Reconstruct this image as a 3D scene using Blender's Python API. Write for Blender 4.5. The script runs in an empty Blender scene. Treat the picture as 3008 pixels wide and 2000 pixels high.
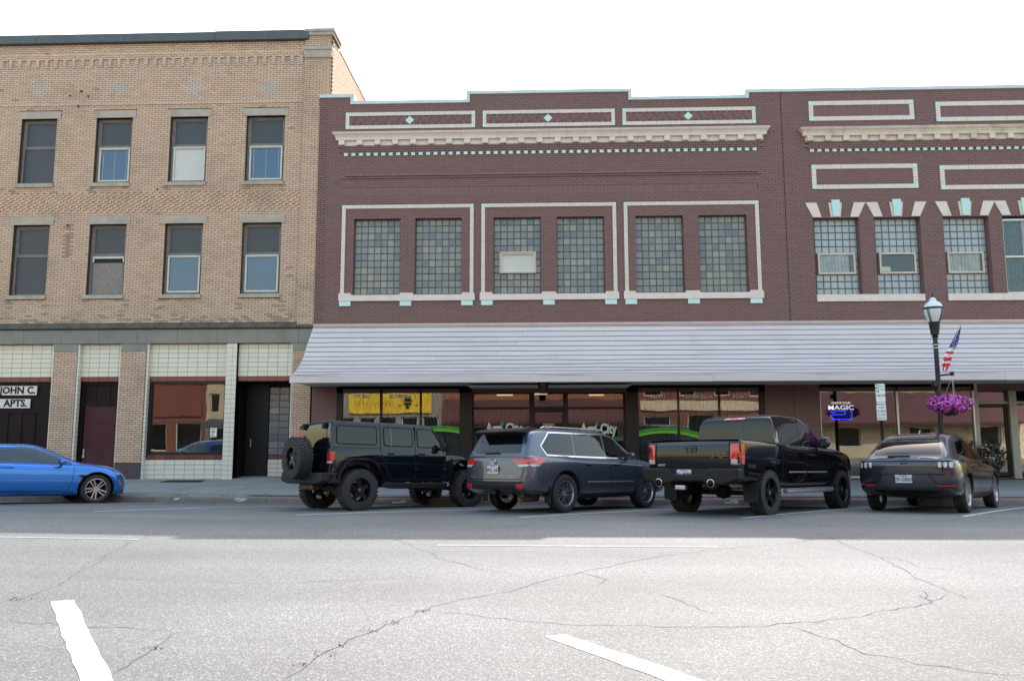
import bpy, bmesh, math, random
import numpy as np
from mathutils import Vector, Matrix
from mathutils.bvhtree import BVHTree
from mathutils.geometry import delaunay_2d_cdt

random.seed(7)
SC = bpy.context.scene
COL = SC.collection
R = math.radians

# ------------------------------------------------------------------ camera
F = 2286.0                         # focal length in pixels of a 3008 px wide frame
PITCH, YAW, ROLL = R(6.87), R(1.86), R(0.12)
DIST, EYE = 23.52, 1.747           # camera to facade plane (Y = 0), eye height above the gutter


def ray(px, py):
    x, y = (px - 1504) / F, (py - 1000) / F
    c, s = math.cos(ROLL), math.sin(ROLL)
    x, y = c * x - s * y, s * x + c * y
    c, s = math.cos(PITCH), math.sin(PITCH)
    d = (x, c + y * s, s - y * c)
    c, s = math.cos(YAW), math.sin(YAW)
    return Vector((d[0] * c - d[1] * s, d[0] * s + d[1] * c, d[2]))


def at(px, py, Y=0.0):
    """where the line of sight through a photo point meets the plane at depth Y"""
    d = ray(px, py)
    t = (Y + DIST) / d.y
    return Vector((d.x * t, Y, EYE + d.z * t))


def ax(px, py, Y=0.0):
    return at(px, py, Y).x


def az(px, py, Y=0.0):
    return at(px, py, Y).z


cam_data = bpy.data.cameras.new("camera")
cam = bpy.data.objects.new("camera", cam_data)
COL.objects.link(cam)
cam_data.sensor_width = 36.0
cam_data.lens = F / 3008 * 36.0
cam_data.clip_start, cam_data.clip_end = 0.1, 2000
fw = ray(1504, 1000).normalized()
rt = (ray(1604, 1000) - ray(1504, 1000)).normalized()
upv = rt.cross(fw)
cam.matrix_world = Matrix(((rt.x, upv.x, -fw.x, 0), (rt.y, upv.y, -fw.y, -DIST), (rt.z, upv.z, -fw.z, EYE), (0, 0, 0, 1)))
SC.camera = cam

# ------------------------------------------------------------------ light
SUN_DIR = Vector((3.1, 13.0, 12.75)).normalized()      # towards the sun, behind the buildings
SUN_EL = math.asin(SUN_DIR.z)
world = bpy.data.worlds.new("World")
SC.world = world
world.use_nodes = True
wn = world.node_tree.nodes
sky = wn.new("ShaderNodeTexSky")
sky.sky_type = 'NISHITA'
sky.sun_disc = False
sky.sun_elevation = SUN_EL
sky.sun_rotation = math.atan2(SUN_DIR.x, SUN_DIR.y)
sky.air_density, sky.dust_density, sky.ozone_density = 2.0, 3.0, 1.0
wn["Background"].inputs[1].default_value = 0.15
world.node_tree.links.new(sky.outputs[0], wn["Background"].inputs[0])
sun_data = bpy.data.lights.new("sun", 'SUN')
sun_data.energy, sun_data.angle, sun_data.color = 2.0, R(0.5), (1.0, 0.975, 0.94)
sun = bpy.data.objects.new("sun", sun_data)
sun.rotation_euler = SUN_DIR.to_track_quat('Z', 'Y').to_euler()
sun.location = (0, 0, 40)
COL.objects.link(sun)
SC.view_settings.view_transform = 'Standard'
SC.view_settings.look = 'None'
SC.view_settings.gamma = 1.0
SC.view_settings.use_curve_mapping = False
SC.view_settings.exposure = 1.66
SC.view_settings.use_white_balance = True          # the camera's own balance, set a little warm for the shade
SC.view_settings.white_balance_temperature = 6700
SC.view_settings.white_balance_tint = 11
SC.render.engine = 'CYCLES'
SC.cycles.use_denoising = True
SC.cycles.max_bounces = 8
SC.cycles.transparent_max_bounces = 12
SC.cycles.caustics_reflective = False
SC.cycles.caustics_refractive = False
SC.cycles.sample_clamp_indirect = 6.0


# ------------------------------------------------------------------ helpers
def tag(o, label=None, cat=None, group=None, kind=None):
    if label: o["label"] = label
    if cat: o["category"] = cat
    if group: o["group"] = group
    if kind: o["kind"] = kind
    return o


def thing(name, label, cat, loc=(0, 0, 0), group=None, rot=None):
    o = bpy.data.objects.new(name, None)
    o.empty_display_size = 0.2
    COL.objects.link(o)
    if rot is not None:
        o.matrix_basis = Matrix.Translation(loc) @ rot.to_4x4()
    else:
        o.location = loc
    return tag(o, label, cat, group)


WORLD_ROOTS = {}


def par(o, root):
    """parent a mesh built in world space under a thing or part"""
    if root is None:
        return o
    o.parent = root
    m = root.matrix_basis.copy()
    p = root
    while p.parent is not None:
        m = p.parent.matrix_basis @ p.matrix_parent_inverse @ m
        p = p.parent
    o.matrix_parent_inverse = m.inverted()
    return o


def sharpen(me, ang=38):
    bm = bmesh.new()
    bm.from_mesh(me)
    lim = R(ang)
    for f in bm.faces:
        f.smooth = True
    for e in bm.edges:
        if len(e.link_faces) == 2:
            if e.calc_face_angle(0) > lim:
                e.smooth = False
        else:
            e.smooth = False
    bm.to_mesh(me)
    bm.free()


class MB:
    def __init__(s):
        s.v, s.f, s.m, s.t = [], [], [], []

    def face(s, pts, mi=0, t=0.5):
        n = len(s.v)
        s.v.extend([tuple(p) for p in pts])
        s.f.append(tuple(range(n, n + len(pts))))
        s.m.append(mi)
        s.t.append(t)

    def box(s, x0, x1, y0, y1, z0, z1, mi=0, t=0.5, back=True):
        n = len(s.v)
        s.v.extend([(x0, y0, z0), (x1, y0, z0), (x1, y1, z0), (x0, y1, z0), (x0, y0, z1), (x1, y0, z1), (x1, y1, z1), (x0, y1, z1)])
        fs = [(0, 1, 5, 4), (1, 2, 6, 5), (3, 0, 4, 7), (4, 5, 6, 7), (3, 2, 1, 0)]
        if back:
            fs.append((2, 3, 7, 6))
        for f in fs:
            s.f.append(tuple(n + i for i in f))
            s.m.append(mi)
            s.t.append(t)

    def prism(s, poly, y0, y1, mi=0, t=0.5, axis='y'):
        """polygon (a, b) extruded: axis y -> (a, y, b); axis x -> (x, a, b); axis z -> (a, b, z)"""
        def P(a, b, c):
            return {'y': (a, c, b), 'x': (c, a, b), 'z': (a, b, c)}[axis]
        n, k = len(s.v), len(poly)
        for c in (y0, y1):
            s.v.extend(P(a, b, c) for a, b in poly)
        ar = sum(poly[i][0] * poly[(i + 1) % k][1] - poly[(i + 1) % k][0] * poly[i][1] for i in range(k))
        flip = (ar > 0) == (axis in ('y',))
        fr, bk = list(range(n, n + k)), list(range(n + k, n + 2 * k))
        s.f.append(tuple(fr if flip else fr[::-1])); s.m.append(mi); s.t.append(t)
        s.f.append(tuple(bk[::-1] if flip else bk)); s.m.append(mi); s.t.append(t)
        for i in range(k):
            j = (i + 1) % k
            q = (n + j, n + i, n + k + i, n + k + j)
            s.f.append(q if flip else q[::-1]); s.m.append(mi); s.t.append(t)

    def cyl(s, p0, p1, r0, r1=None, n=12, mi=0, caps=True, t=0.5):
        r1 = r0 if r1 is None else r1
        p0, p1 = Vector(p0), Vector(p1)
        d = (p1 - p0).normalized()
        a = d.orthogonal().normalized()
        b = d.cross(a)
        k = len(s.v)
        for p, r in ((p0, r0), (p1, r1)):
            for i in range(n):
                q = p + (a * math.cos(2 * math.pi * i / n) + b * math.sin(2 * math.pi * i / n)) * r
                s.v.append(tuple(q))
        for i in range(n):
            j = (i + 1) % n
            s.f.append((k + i, k + j, k + n + j, k + n + i)); s.m.append(mi); s.t.append(t)
        if caps:
            s.f.append(tuple(range(k + n - 1, k - 1, -1))); s.m.append(mi); s.t.append(t)
            s.f.append(tuple(range(k + n, k + 2 * n))); s.m.append(mi); s.t.append(t)

    def tube(s, path, r, n=8, mi=0, t=0.5):
        for a, b in zip(path[:-1], path[1:]):
            s.cyl(a, b, r, r, n, mi, True, t)

    def lathe(s, prof, c=(0, 0, 0), axis='z', n=24, mi=0, mis=None, t=0.5):
        k = len(s.v)
        m = len(prof)
        for r, h in prof:
            for i in range(n):
                a = 2 * math.pi * i / n
                ca, sa = r * math.cos(a), r * math.sin(a)
                if axis == 'z':
                    p = (c[0] + ca, c[1] + sa, c[2] + h)
                elif axis == 'y':
                    p = (c[0] + ca, c[1] + h, c[2] + sa)
                else:
                    p = (c[0] + h, c[1] + ca, c[2] + sa)
                s.v.append(p)
        for q in range(m - 1):
            for i in range(n):
                j = (i + 1) % n
                f = (k + q * n + i, k + q * n + j, k + (q + 1) * n + j, k + (q + 1) * n + i)
                s.f.append(f if axis != 'y' else f[::-1]); s.m.append(mis[q] if mis else mi); s.t.append(t)

    def grid(s, P, mi=0, t=0.5, closed=False):
        """P[i][j] points"""
        k = len(s.v)
        a, b = len(P), len(P[0])
        for row in P:
            s.v.extend(tuple(p) for p in row)
        for i in range(a - 1):
            for j in range(b - 1 if not closed else b):
                j2 = (j + 1) % b
                s.f.append((k + i * b + j, k + i * b + j2, k + (i + 1) * b + j2, k + (i + 1) * b + j)); s.m.append(mi); s.t.append(t)

    def mesh(s, name, mats, smooth=None, recalc=False):
        me = bpy.data.meshes.new(name)
        me.from_pydata(s.v, [], s.f)
        for m in (mats if isinstance(mats, (list, tuple)) else [mats]):
            me.materials.append(m)
        if any(s.m):
            me.polygons.foreach_set("material_index", s.m)
        a = me.attributes.new("tint", 'FLOAT', 'FACE')
        a.data.foreach_set("value", s.t)
        if recalc:
            bm = bmesh.new(); bm.from_mesh(me)
            bmesh.ops.remove_doubles(bm, verts=bm.verts, dist=1e-5)
            bmesh.ops.recalc_face_normals(bm, faces=bm.faces)
            bm.to_mesh(me); bm.free()
        if smooth:
            sharpen(me, smooth)
        me.update()
        return me

    def build(s, name, mats, root=None, smooth=None, local=False, bevel=0, recalc=False, kind=None, label=None):
        o = bpy.data.objects.new(name, s.mesh(name, mats, smooth, recalc))
        COL.objects.link(o)
        if root is not None:
            if local:
                o.parent = root
            else:
                par(o, root)
        if bevel:
            bv = o.modifiers.new("bevel", 'BEVEL')
            bv.width, bv.segments, bv.limit_method, bv.angle_limit = bevel, 2, 'ANGLE', R(40)
            bv.harden_normals = False
        if kind: o["kind"] = kind
        if label: o["label"] = label
        return o


def text_mesh(name, body, size, mat, align='CENTER', bold=0.0, extrude=0.004, width=1.0):
    c = bpy.data.curves.new(name, 'FONT')
    c.body, c.size, c.align_x, c.align_y = body, size, align, 'CENTER'
    c.offset, c.extrude, c.resolution_u = bold * size, extrude, 2
    o = bpy.data.objects.new(name, c)
    COL.objects.link(o)
    dg = bpy.context.evaluated_depsgraph_get()
    me = bpy.data.meshes.new_from_object(o.evaluated_get(dg))
    bpy.data.objects.remove(o)
    bpy.data.curves.remove(c)
    if width != 1.0:
        for v in me.vertices:
            v.co.x *= width
    me.materials.clear()
    me.materials.append(mat)
    return me


def wall_text(name, body, size, X, Y, Z, mat, root, align='CENTER', bold=0.0, extrude=0.004, width=1.0):
    """lettering standing on a surface that faces the street (-Y)"""
    me = text_mesh(name, body, size, mat, align, bold, extrude, width)
    for v in me.vertices:
        x, y, z = v.co
        v.co = (X + x, Y - z, Z + y)
    o = bpy.data.objects.new(name, me)
    COL.objects.link(o)
    return par(o, root) if root else o


# ------------------------------------------------------------------ materials
def nodes(name):
    m = bpy.data.materials.new(name)
    m.use_nodes = True
    nt = m.node_tree
    return m, nt, nt.nodes["Principled BSDF"], nt.nodes.new, nt.links.new


def pm(name, col, col2=None, rough=0.6, metal=0.0, scale=6.0, bump=0.0, bscale=60.0, coat=0.0, tint=None, spec=0.5, stain=None, stain_scale=0.6, emit=None, jitter=0.0):
    """procedural material: noise between two colours, optional per-piece tint, stains, fine relief"""
    m, nt, b, N, L = nodes(name)
    col2 = col2 or tuple(c * 0.82 for c in col)
    tc = N("ShaderNodeTexCoord")
    n1 = N("ShaderNodeTexNoise"); n1.inputs["Scale"].default_value = scale; n1.inputs["Detail"].default_value = 6
    L(tc.outputs["Object"], n1.inputs["Vector"])
    mx = N("ShaderNodeMix"); mx.data_type = 'RGBA'
    mx.inputs[6].default_value = (*col, 1); mx.inputs[7].default_value = (*col2, 1)
    mr = N("ShaderNodeMapRange"); mr.inputs[1].default_value = 0.35; mr.inputs[2].default_value = 0.68
    L(n1.outputs["Fac"], mr.inputs[0]); L(mr.outputs[0], mx.inputs[0])
    out = mx.outputs[2]
    if tint:
        at_ = N("ShaderNodeAttribute"); at_.attribute_name = "tint"
        m2 = N("ShaderNodeMix"); m2.data_type = 'RGBA'
        ramp = N("ShaderNodeValToRGB")
        els = ramp.color_ramp.elements
        for i, c in enumerate(tint):
            pos = i / (len(tint) - 1)
            e = els[i] if i < 2 else els.new(pos)
            e.position = pos
        for i, c in enumerate(tint):
            pos = i / (len(tint) - 1)
            e = min(els, key=lambda q: abs(q.position - pos)); e.color = (*c, 1)
        L(at_.outputs["Fac"], ramp.inputs[0])
        m2.blend_type = 'MIX'; m2.inputs[0].default_value = 0.78
        L(out, m2.inputs[6]); L(ramp.outputs[0], m2.inputs[7])
        out = m2.outputs[2]
    if stain:
        n2 = N("ShaderNodeTexNoise"); n2.inputs["Scale"].default_value = stain_scale; n2.inputs["Detail"].default_value = 8; n2.inputs["Roughness"].default_value = 0.65
        L(tc.outputs["Object"], n2.inputs["Vector"])
        r2 = N("ShaderNodeMapRange"); r2.inputs[1].default_value = 0.5; r2.inputs[2].default_value = 0.75; r2.inputs[4].default_value = 0.55
        L(n2.outputs["Fac"], r2.inputs[0])
        m3 = N("ShaderNodeMix"); m3.data_type = 'RGBA'
        L(r2.outputs[0], m3.inputs[0]); L(out, m3.inputs[6]); m3.inputs[7].default_value = (*stain, 1)
        out = m3.outputs[2]
    L(out, b.inputs["Base Color"])
    b.inputs["Roughness"].default_value = rough
    b.inputs["Metallic"].default_value = metal
    b.inputs["Specular IOR Level"].default_value = spec
    b.inputs["Coat Weight"].default_value = coat
    b.inputs["Coat Roughness"].default_value = 0.03
    if emit:
        b.inputs["Emission Color"].default_value = (*emit[0], 1)
        b.inputs["Emission Strength"].default_value = emit[1]
    if bump:
        n3 = N("ShaderNodeTexNoise"); n3.inputs["Scale"].default_value = bscale; n3.inputs["Detail"].default_value = 4
        L(tc.outputs["Object"], n3.inputs["Vector"])
        bp = N("ShaderNodeBump"); bp.inputs["Strength"].default_value = bump; bp.inputs["Distance"].default_value = 0.01
        L(n3.outputs["Fac"], bp.inputs["Height"]); L(bp.outputs[0], b.inputs["Normal"])
    return m


def glass_mat(name, ior=1.9, tintc=(0.8, 0.85, 0.85), rough=0.0, wobble=0.0):
    """window glass: clear sheet with its surface reflection"""
    m, nt, b, N, L = nodes(name)
    nt.nodes.remove(b)
    out = nt.nodes["Material Output"]
    fr = N("ShaderNodeFresnel"); fr.inputs[0].default_value = ior
    tr = N("ShaderNodeBsdfTransparent"); tr.inputs[0].default_value = (*tintc, 1)
    gl = N("ShaderNodeBsdfGlossy"); gl.inputs["Roughness"].default_value = rough
    if wobble:
        tc = N("ShaderNodeTexCoord"); n3 = N("ShaderNodeTexNoise"); n3.inputs["Scale"].default_value = 0.9; n3.inputs["Detail"].default_value = 1
        L(tc.outputs["Object"], n3.inputs["Vector"])
        bp = N("ShaderNodeBump"); bp.inputs["Strength"].default_value = wobble; bp.inputs["Distance"].default_value = 0.05
        L(n3.outputs["Fac"], bp.inputs["Height"]); L(bp.outputs[0], gl.inputs["Normal"])
    mx = N("ShaderNodeMixShader")
    L(fr.outputs[0], mx.inputs[0]); L(tr.outputs[0], mx.inputs[1]); L(gl.outputs[0], mx.inputs[2]); L(mx.outputs[0], out.inputs[0])
    return m


def dark_glass(name, base=(0.012, 0.016, 0.02), ior=1.6, rough=0.015, wobble=0.0, col2=None):
    m = pm(name, base, col2 or tuple(c * 1.15 for c in base), rough, 0, 1.5)
    b = m.node_tree.nodes["Principled BSDF"]
    b.inputs["IOR"].default_value = ior
    if wobble:
        N, L = m.node_tree.nodes.new, m.node_tree.links.new
        tc = N("ShaderNodeTexCoord"); n3 = N("ShaderNodeTexNoise"); n3.inputs["Scale"].default_value = 1.3
        L(tc.outputs["Object"], n3.inputs["Vector"])
        bp = N("ShaderNodeBump"); bp.inputs["Strength"].default_value = wobble; bp.inputs["Distance"].default_value = 0.05
        L(n3.outputs["Fac"], bp.inputs["Height"]); L(bp.outputs[0], b.inputs["Normal"])
    return m


def asphalt_mat():
    m, nt, b, N, L = nodes("aged asphalt with pale aggregate")
    tc = N("ShaderNodeTexCoord")
    vo = N("ShaderNodeTexVoronoi"); vo.inputs["Scale"].default_value = 88
    v2 = N("ShaderNodeTexVoronoi"); v2.inputs["Scale"].default_value = 150
    nz = N("ShaderNodeTexNoise"); nz.inputs["Scale"].default_value = 0.35; nz.inputs["Detail"].default_value = 7; nz.inputs["Roughness"].default_value = 0.6
    mp = N("ShaderNodeMapping"); mp.inputs["Scale"].default_value = (0.16, 1.3, 1)
    L(tc.outputs["Object"], mp.inputs[0])
    nw = N("ShaderNodeTexNoise"); nw.inputs["Scale"].default_value = 0.7; nw.inputs["Detail"].default_value = 5
    for v in (vo, v2, nz):
        L(tc.outputs["Object"], v.inputs["Vector"])
    L(mp.outputs[0], nw.inputs["Vector"])
    r1 = N("ShaderNodeValToRGB")
    e = r1.color_ramp.elements
    e[0].position, e[0].color = 0.0, (0.108, 0.109, 0.109, 1)
    e[1].position, e[1].color = 1.0, (0.285, 0.276, 0.264, 1)
    for p, c in ((0.45, (0.136, 0.138, 0.138, 1)), (0.74, (0.164, 0.164, 0.161, 1)), (0.88, (0.215, 0.210, 0.203, 1))):
        q = e.new(p); q.color = c
    sep = N("ShaderNodeSeparateColor")
    L(vo.outputs["Color"], sep.inputs[0]); L(sep.outputs[0], r1.inputs[0])
    sp2 = N("ShaderNodeSeparateColor"); L(v2.outputs["Color"], sp2.inputs[0])
    r2 = N("ShaderNodeMapRange"); r2.inputs[3].default_value = 0.78; r2.inputs[4].default_value = 1.2
    L(sp2.outputs[1], r2.inputs[0])
    m1 = N("ShaderNodeMix"); m1.data_type = 'RGBA'; m1.blend_type = 'MULTIPLY'; m1.inputs[0].default_value = 1
    L(r1.outputs[0], m1.inputs[6]); L(r2.outputs[0], m1.inputs[7])
    r3 = N("ShaderNodeMapRange"); r3.inputs[1].default_value = 0.3; r3.inputs[2].default_value = 0.72; r3.inputs[3].default_value = 0.84; r3.inputs[4].default_value = 1.12
    L(nz.outputs["Fac"], r3.inputs[0])
    m2 = N("ShaderNodeMix"); m2.data_type = 'RGBA'; m2.blend_type = 'MULTIPLY'; m2.inputs[0].default_value = 1
    L(m1.outputs[2], m2.inputs[6]); L(r3.outputs[0], m2.inputs[7])
    r4 = N("ShaderNodeMapRange"); r4.inputs[1].default_value = 0.35; r4.inputs[2].default_value = 0.7; r4.inputs[3].default_value = 0.86; r4.inputs[4].default_value = 1.1
    L(nw.outputs["Fac"], r4.inputs[0])
    m3 = N("ShaderNodeMix"); m3.data_type = 'RGBA'; m3.blend_type = 'MULTIPLY'; m3.inputs[0].default_value = 1
    L(m2.outputs[2], m3.inputs[6]); L(r4.outputs[0], m3.inputs[7])
    L(m3.outputs[2], b.inputs["Base Color"])
    b.inputs["Roughness"].default_value = 0.74
    bp = N("ShaderNodeBump"); bp.inputs["Strength"].default_value = 0.5; bp.inputs["Distance"].default_value = 0.006
    L(vo.outputs["Distance"], bp.inputs["Height"]); L(bp.outputs[0], b.inputs["Normal"])
    return m


TAN = [(0.523, 0.335, 0.233), (0.597, 0.409, 0.295), (0.565, 0.384, 0.28), (0.639, 0.459, 0.341), (0.577, 0.374, 0.258), (0.608, 0.478, 0.379)]
M = {}
M['asphalt'] = asphalt_mat()
M['tan'] = pm("tan face brick", (0.55, 0.405, 0.31), (0.47, 0.345, 0.265), 0.8, 0, 3.0, 0.25, 90, tint=TAN, stain=(0.26, 0.20, 0.16), stain_scale=0.5)
M['greybrick'] = pm("pale grey face brick", (0.55, 0.46, 0.39), (0.48, 0.40, 0.34), 0.8, 0, 3.0, 0.25, 90)
M['soottan'] = pm("soot-stained tan brick", (0.40, 0.295, 0.225), (0.31, 0.235, 0.185), 0.85, 0, 6, 0.25, 90)
M['rusttan'] = pm("rust-stained tan brick", (0.42, 0.255, 0.18), (0.36, 0.21, 0.16), 0.85, 0, 6, 0.25, 90)
M['mortar'] = pm("dark mortar", (0.075, 0.055, 0.042), (0.055, 0.042, 0.034), 0.9, 0, 4)
M['brown'] = pm("brown painted brick", (0.19, 0.098, 0.093), (0.165, 0.085, 0.082), 0.62, 0, 2.5, 0.3, 70, tint=[(0.175, 0.089, 0.085), (0.196, 0.103, 0.097), (0.183, 0.096, 0.095), (0.207, 0.113, 0.106)], stain=(0.195, 0.118, 0.108), stain_scale=0.4)
M['brownj'] = pm("brown painted joints", (0.115, 0.062, 0.057), (0.095, 0.053, 0.05), 0.75)
M['cream'] = pm("cream painted brick", (0.70, 0.635, 0.59), (0.64, 0.58, 0.54), 0.6, 0, 5, 0.15, 60)
M['creamstone'] = pm("cream painted terracotta", (0.68, 0.595, 0.545), (0.62, 0.54, 0.495), 0.55, 0, 4, 0.15, 40)
M['wornstone'] = pm("peeling cream terracotta", (0.66, 0.575, 0.50), (0.57, 0.49, 0.42), 0.6, 0, 4, 0.3, 40, stain=(0.20, 0.16, 0.13), stain_scale=2.6)
M['teal'] = pm("pale turquoise paint", (0.50, 0.72, 0.70), (0.46, 0.66, 0.65), 0.5, 0, 5)
M['coping'] = pm("pale grey metal coping", (0.50, 0.60, 0.62), (0.45, 0.54, 0.56), 0.45, 0.1, 3)
M['darkcoping'] = pm("dark slate metal coping", (0.075, 0.088, 0.10), (0.06, 0.07, 0.082), 0.5, 0.2, 3)
M['stone'] = pm("weathered grey limestone", (0.42, 0.37, 0.32), (0.36, 0.315, 0.27), 0.85, 0, 5, 0.3, 50, stain=(0.19, 0.175, 0.15), stain_scale=1.6)
M['band'] = pm("blue-grey weathered stone", (0.235, 0.225, 0.20), (0.185, 0.18, 0.165), 0.85, 0, 3, 0.3, 40, tint=[(0.20, 0.20, 0.19), (0.26, 0.245, 0.205), (0.22, 0.215, 0.195)], stain=(0.115, 0.11, 0.10), stain_scale=1.2)
M['soot'] = pm("sooty stone moulding", (0.12, 0.108, 0.09), (0.07, 0.065, 0.06), 0.9, 0, 5, 0.4, 30)
M['tile'] = pm("cream glazed tile", (0.68, 0.645, 0.545), (0.64, 0.605, 0.51), 0.22, 0, 3, tint=[(0.64, 0.61, 0.52), (0.69, 0.655, 0.56), (0.665, 0.62, 0.52)])
M['tilej'] = pm("grey tile joints", (0.10, 0.105, 0.095), (0.08, 0.085, 0.08), 0.8)
M['redtile'] = pm("oxblood glazed tile", (0.16, 0.045, 0.035), (0.13, 0.035, 0.03), 0.2, 0, 3, tint=[(0.13, 0.035, 0.03), (0.19, 0.055, 0.04), (0.16, 0.042, 0.033)])
M['darkwood'] = pm("dark maroon board", (0.014, 0.006, 0.008), (0.009, 0.004, 0.006), 0.6, 0, 5, spec=0.2)
M['purple'] = pm("maroon painted door", (0.075, 0.022, 0.032), (0.06, 0.018, 0.026), 0.6, 0, 3, spec=0.2, stain=(0.10, 0.05, 0.05), stain_scale=2)
M['purplebase'] = pm("maroon painted base", (0.075, 0.05, 0.062), (0.06, 0.042, 0.05), 0.7, 0, 4)
M['screen'] = pm("dark insect screen", (0.04, 0.046, 0.062), (0.034, 0.04, 0.054), 0.45, 0, 1.0)
M['oldframe'] = pm("weathered brown window wood", (0.20, 0.18, 0.17), (0.15, 0.13, 0.12), 0.7, 0, 12)
M['whiteframe'] = pm("white painted sash", (0.58, 0.58, 0.54), (0.52, 0.52, 0.48), 0.5, 0, 8)
M['lilac'] = pm("pale mauve painted siding", (0.63, 0.555, 0.55), (0.57, 0.50, 0.495), 0.55, 0, 1.4, 0.2, 25, tint=[(0.585, 0.51, 0.505), (0.655, 0.58, 0.575), (0.62, 0.545, 0.54)], stain=(0.50, 0.45, 0.46), stain_scale=0.8)
M['lilacdark'] = pm("gap between siding boards", (0.06, 0.055, 0.065), None, 0.8)
M['pinktrim'] = pm("pinkish trim board", (0.60, 0.48, 0.45), (0.54, 0.43, 0.41), 0.6, 0, 3)
M['soffit'] = pm("pale soffit", (0.66, 0.65, 0.63), (0.58, 0.57, 0.56), 0.7, 0, 2)
M['bronze'] = pm("dark bronze storefront frame", (0.022, 0.012, 0.012), (0.016, 0.01, 0.01), 0.45, 0, 5, spec=0.3)
M['brownpier'] = pm("brown painted pier", (0.072, 0.036, 0.034), (0.06, 0.03, 0.03), 0.6, 0, 3, 0.2, 60)
M['alu'] = pm("satin aluminium frame", (0.50, 0.50, 0.49), (0.44, 0.44, 0.43), 0.35, 0.6, 4)
M['creamwood'] = pm("khaki painted wood", (0.36, 0.34, 0.27), (0.31, 0.29, 0.23), 0.5, 0, 4)
M['glass'] = glass_mat("storefront glass", 1.9, tintc=(0.92, 0.95, 0.94), wobble=0.05)
M['thinglass'] = glass_mat("single sheet glass", 1.4, tintc=(0.94, 0.96, 0.96))
M['skyglass'] = dark_glass("double-glazed sash with painted sky", (0.010, 0.065, 0.15), 1.65, 0.01, 0.03)  # blue base colour paints the reflected sky into the panes
M['blind'] = pm("white roller blind behind glass", (0.55, 0.55, 0.52), (0.46, 0.47, 0.46), 0.35, 0, 0.8)
M['osb'] = pm("weathered strand board", (0.16, 0.14, 0.13), (0.30, 0.27, 0.25), 0.85, 0, 40, 0.3, 60)
M['black'] = pm("black paint", (0.006, 0.006, 0.007), (0.009, 0.009, 0.01), 0.5, 0, 6, spec=0.25)
M['interior'] = pm("dim shop interior", (0.045, 0.042, 0.04), (0.03, 0.03, 0.03), 0.8, 0, 1.2)
M['curtain'] = pm("grey vertical blind", (0.135, 0.135, 0.12), (0.115, 0.115, 0.105), 0.7, 0, 2)
M['yellow'] = pm("yellow vinyl banner", (0.86, 0.58, 0.05), (0.81, 0.54, 0.045), 0.4, 0, 2)
M['white'] = pm("white lettering", (0.84, 0.84, 0.82), (0.80, 0.80, 0.78), 0.4, 0, 6)
M['concrete'] = pm("concrete paving", (0.25, 0.25, 0.24), (0.21, 0.21, 0.205), 0.85, 0, 3, 0.25, 60, tint=[(0.225, 0.225, 0.22), (0.265, 0.26, 0.25), (0.245, 0.245, 0.24)], stain=(0.13, 0.13, 0.13), stain_scale=1.0)
M['curb'] = pm("worn concrete curb", (0.225, 0.195, 0.175), (0.175, 0.155, 0.145), 0.9, 0, 5, 0.4, 40, stain=(0.12, 0.10, 0.09), stain_scale=2.0)
M['redbrick'] = pm("red paving brick", (0.18, 0.07, 0.055), (0.14, 0.055, 0.05), 0.85, 0, 6, tint=[(0.15, 0.06, 0.05), (0.21, 0.085, 0.065)])
M['paint'] = pm("white road paint", (0.74, 0.74, 0.72), (0.64, 0.64, 0.62), 0.6, 0, 9, 0.3, 60)
M['oldpaint'] = pm("worn white road paint", (0.60, 0.60, 0.59), (0.46, 0.46, 0.45), 0.7, 0, 14)
M['dashpaint'] = pm("thin worn lane paint", (0.34, 0.34, 0.33), (0.22, 0.22, 0.215), 0.75, 0, 11)
M['crack'] = pm("asphalt crack", (0.10, 0.095, 0.088), (0.075, 0.07, 0.065), 0.95, 0, 30)
M['weed'] = pm("weeds", (0.07, 0.10, 0.03), (0.11, 0.13, 0.045), 0.7, 0, 9)

# ------------------------------------------------------------------ street, curb, sidewalk
YC, YO = -3.94, -21.98            # gutter lines: far side (by the shops) and near side (by the camera)


def gz(X, Y):
    d = (Y + DIST) / 0.96
    rise = 0.12 * (1 - math.exp((X + 5) / 6)) if X < -5 else 0.0
    if Y <= YC:
        if Y >= YO:
            return 0.96 * (0.316 - 0.00358 * (d - 11) ** 2) + rise
        return 0.15 + rise
    return 0.158 + (Y - YC) * 0.0622 + rise * (-Y / -YC if Y < 0 else 0)


def gnd(px, py):
    d = ray(px, py)
    lo, hi = 1.0, 80.0
    t = lo
    while t < hi:
        if EYE + d.z * t <= gz(d.x * t, d.y * t - DIST):
            break
        t += 0.02
    t -= 0.01
    return Vector((d.x * t, d.y * t - DIST, gz(d.x * t, d.y * t - DIST)))


g = MB()
g.face([(-500, -500, -0.4), (500, -500, -0.4), (500, 500, -0.4), (-500, 500, -0.4)])
tag(g.build("ground", M['concrete']), kind="structure")
XS = [-60, -40, -30] + [-25 + 1.25 * i for i in range(41)] + [30, 40, 60]
YS = [YO + (YC - YO) * i / 40 for i in range(41)]
g = MB()
g.grid([[(x, y, gz(x, y)) for x in XS] for y in YS])
street = tag(g.build("street", M['asphalt'], smooth=60), kind="structure")


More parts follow.
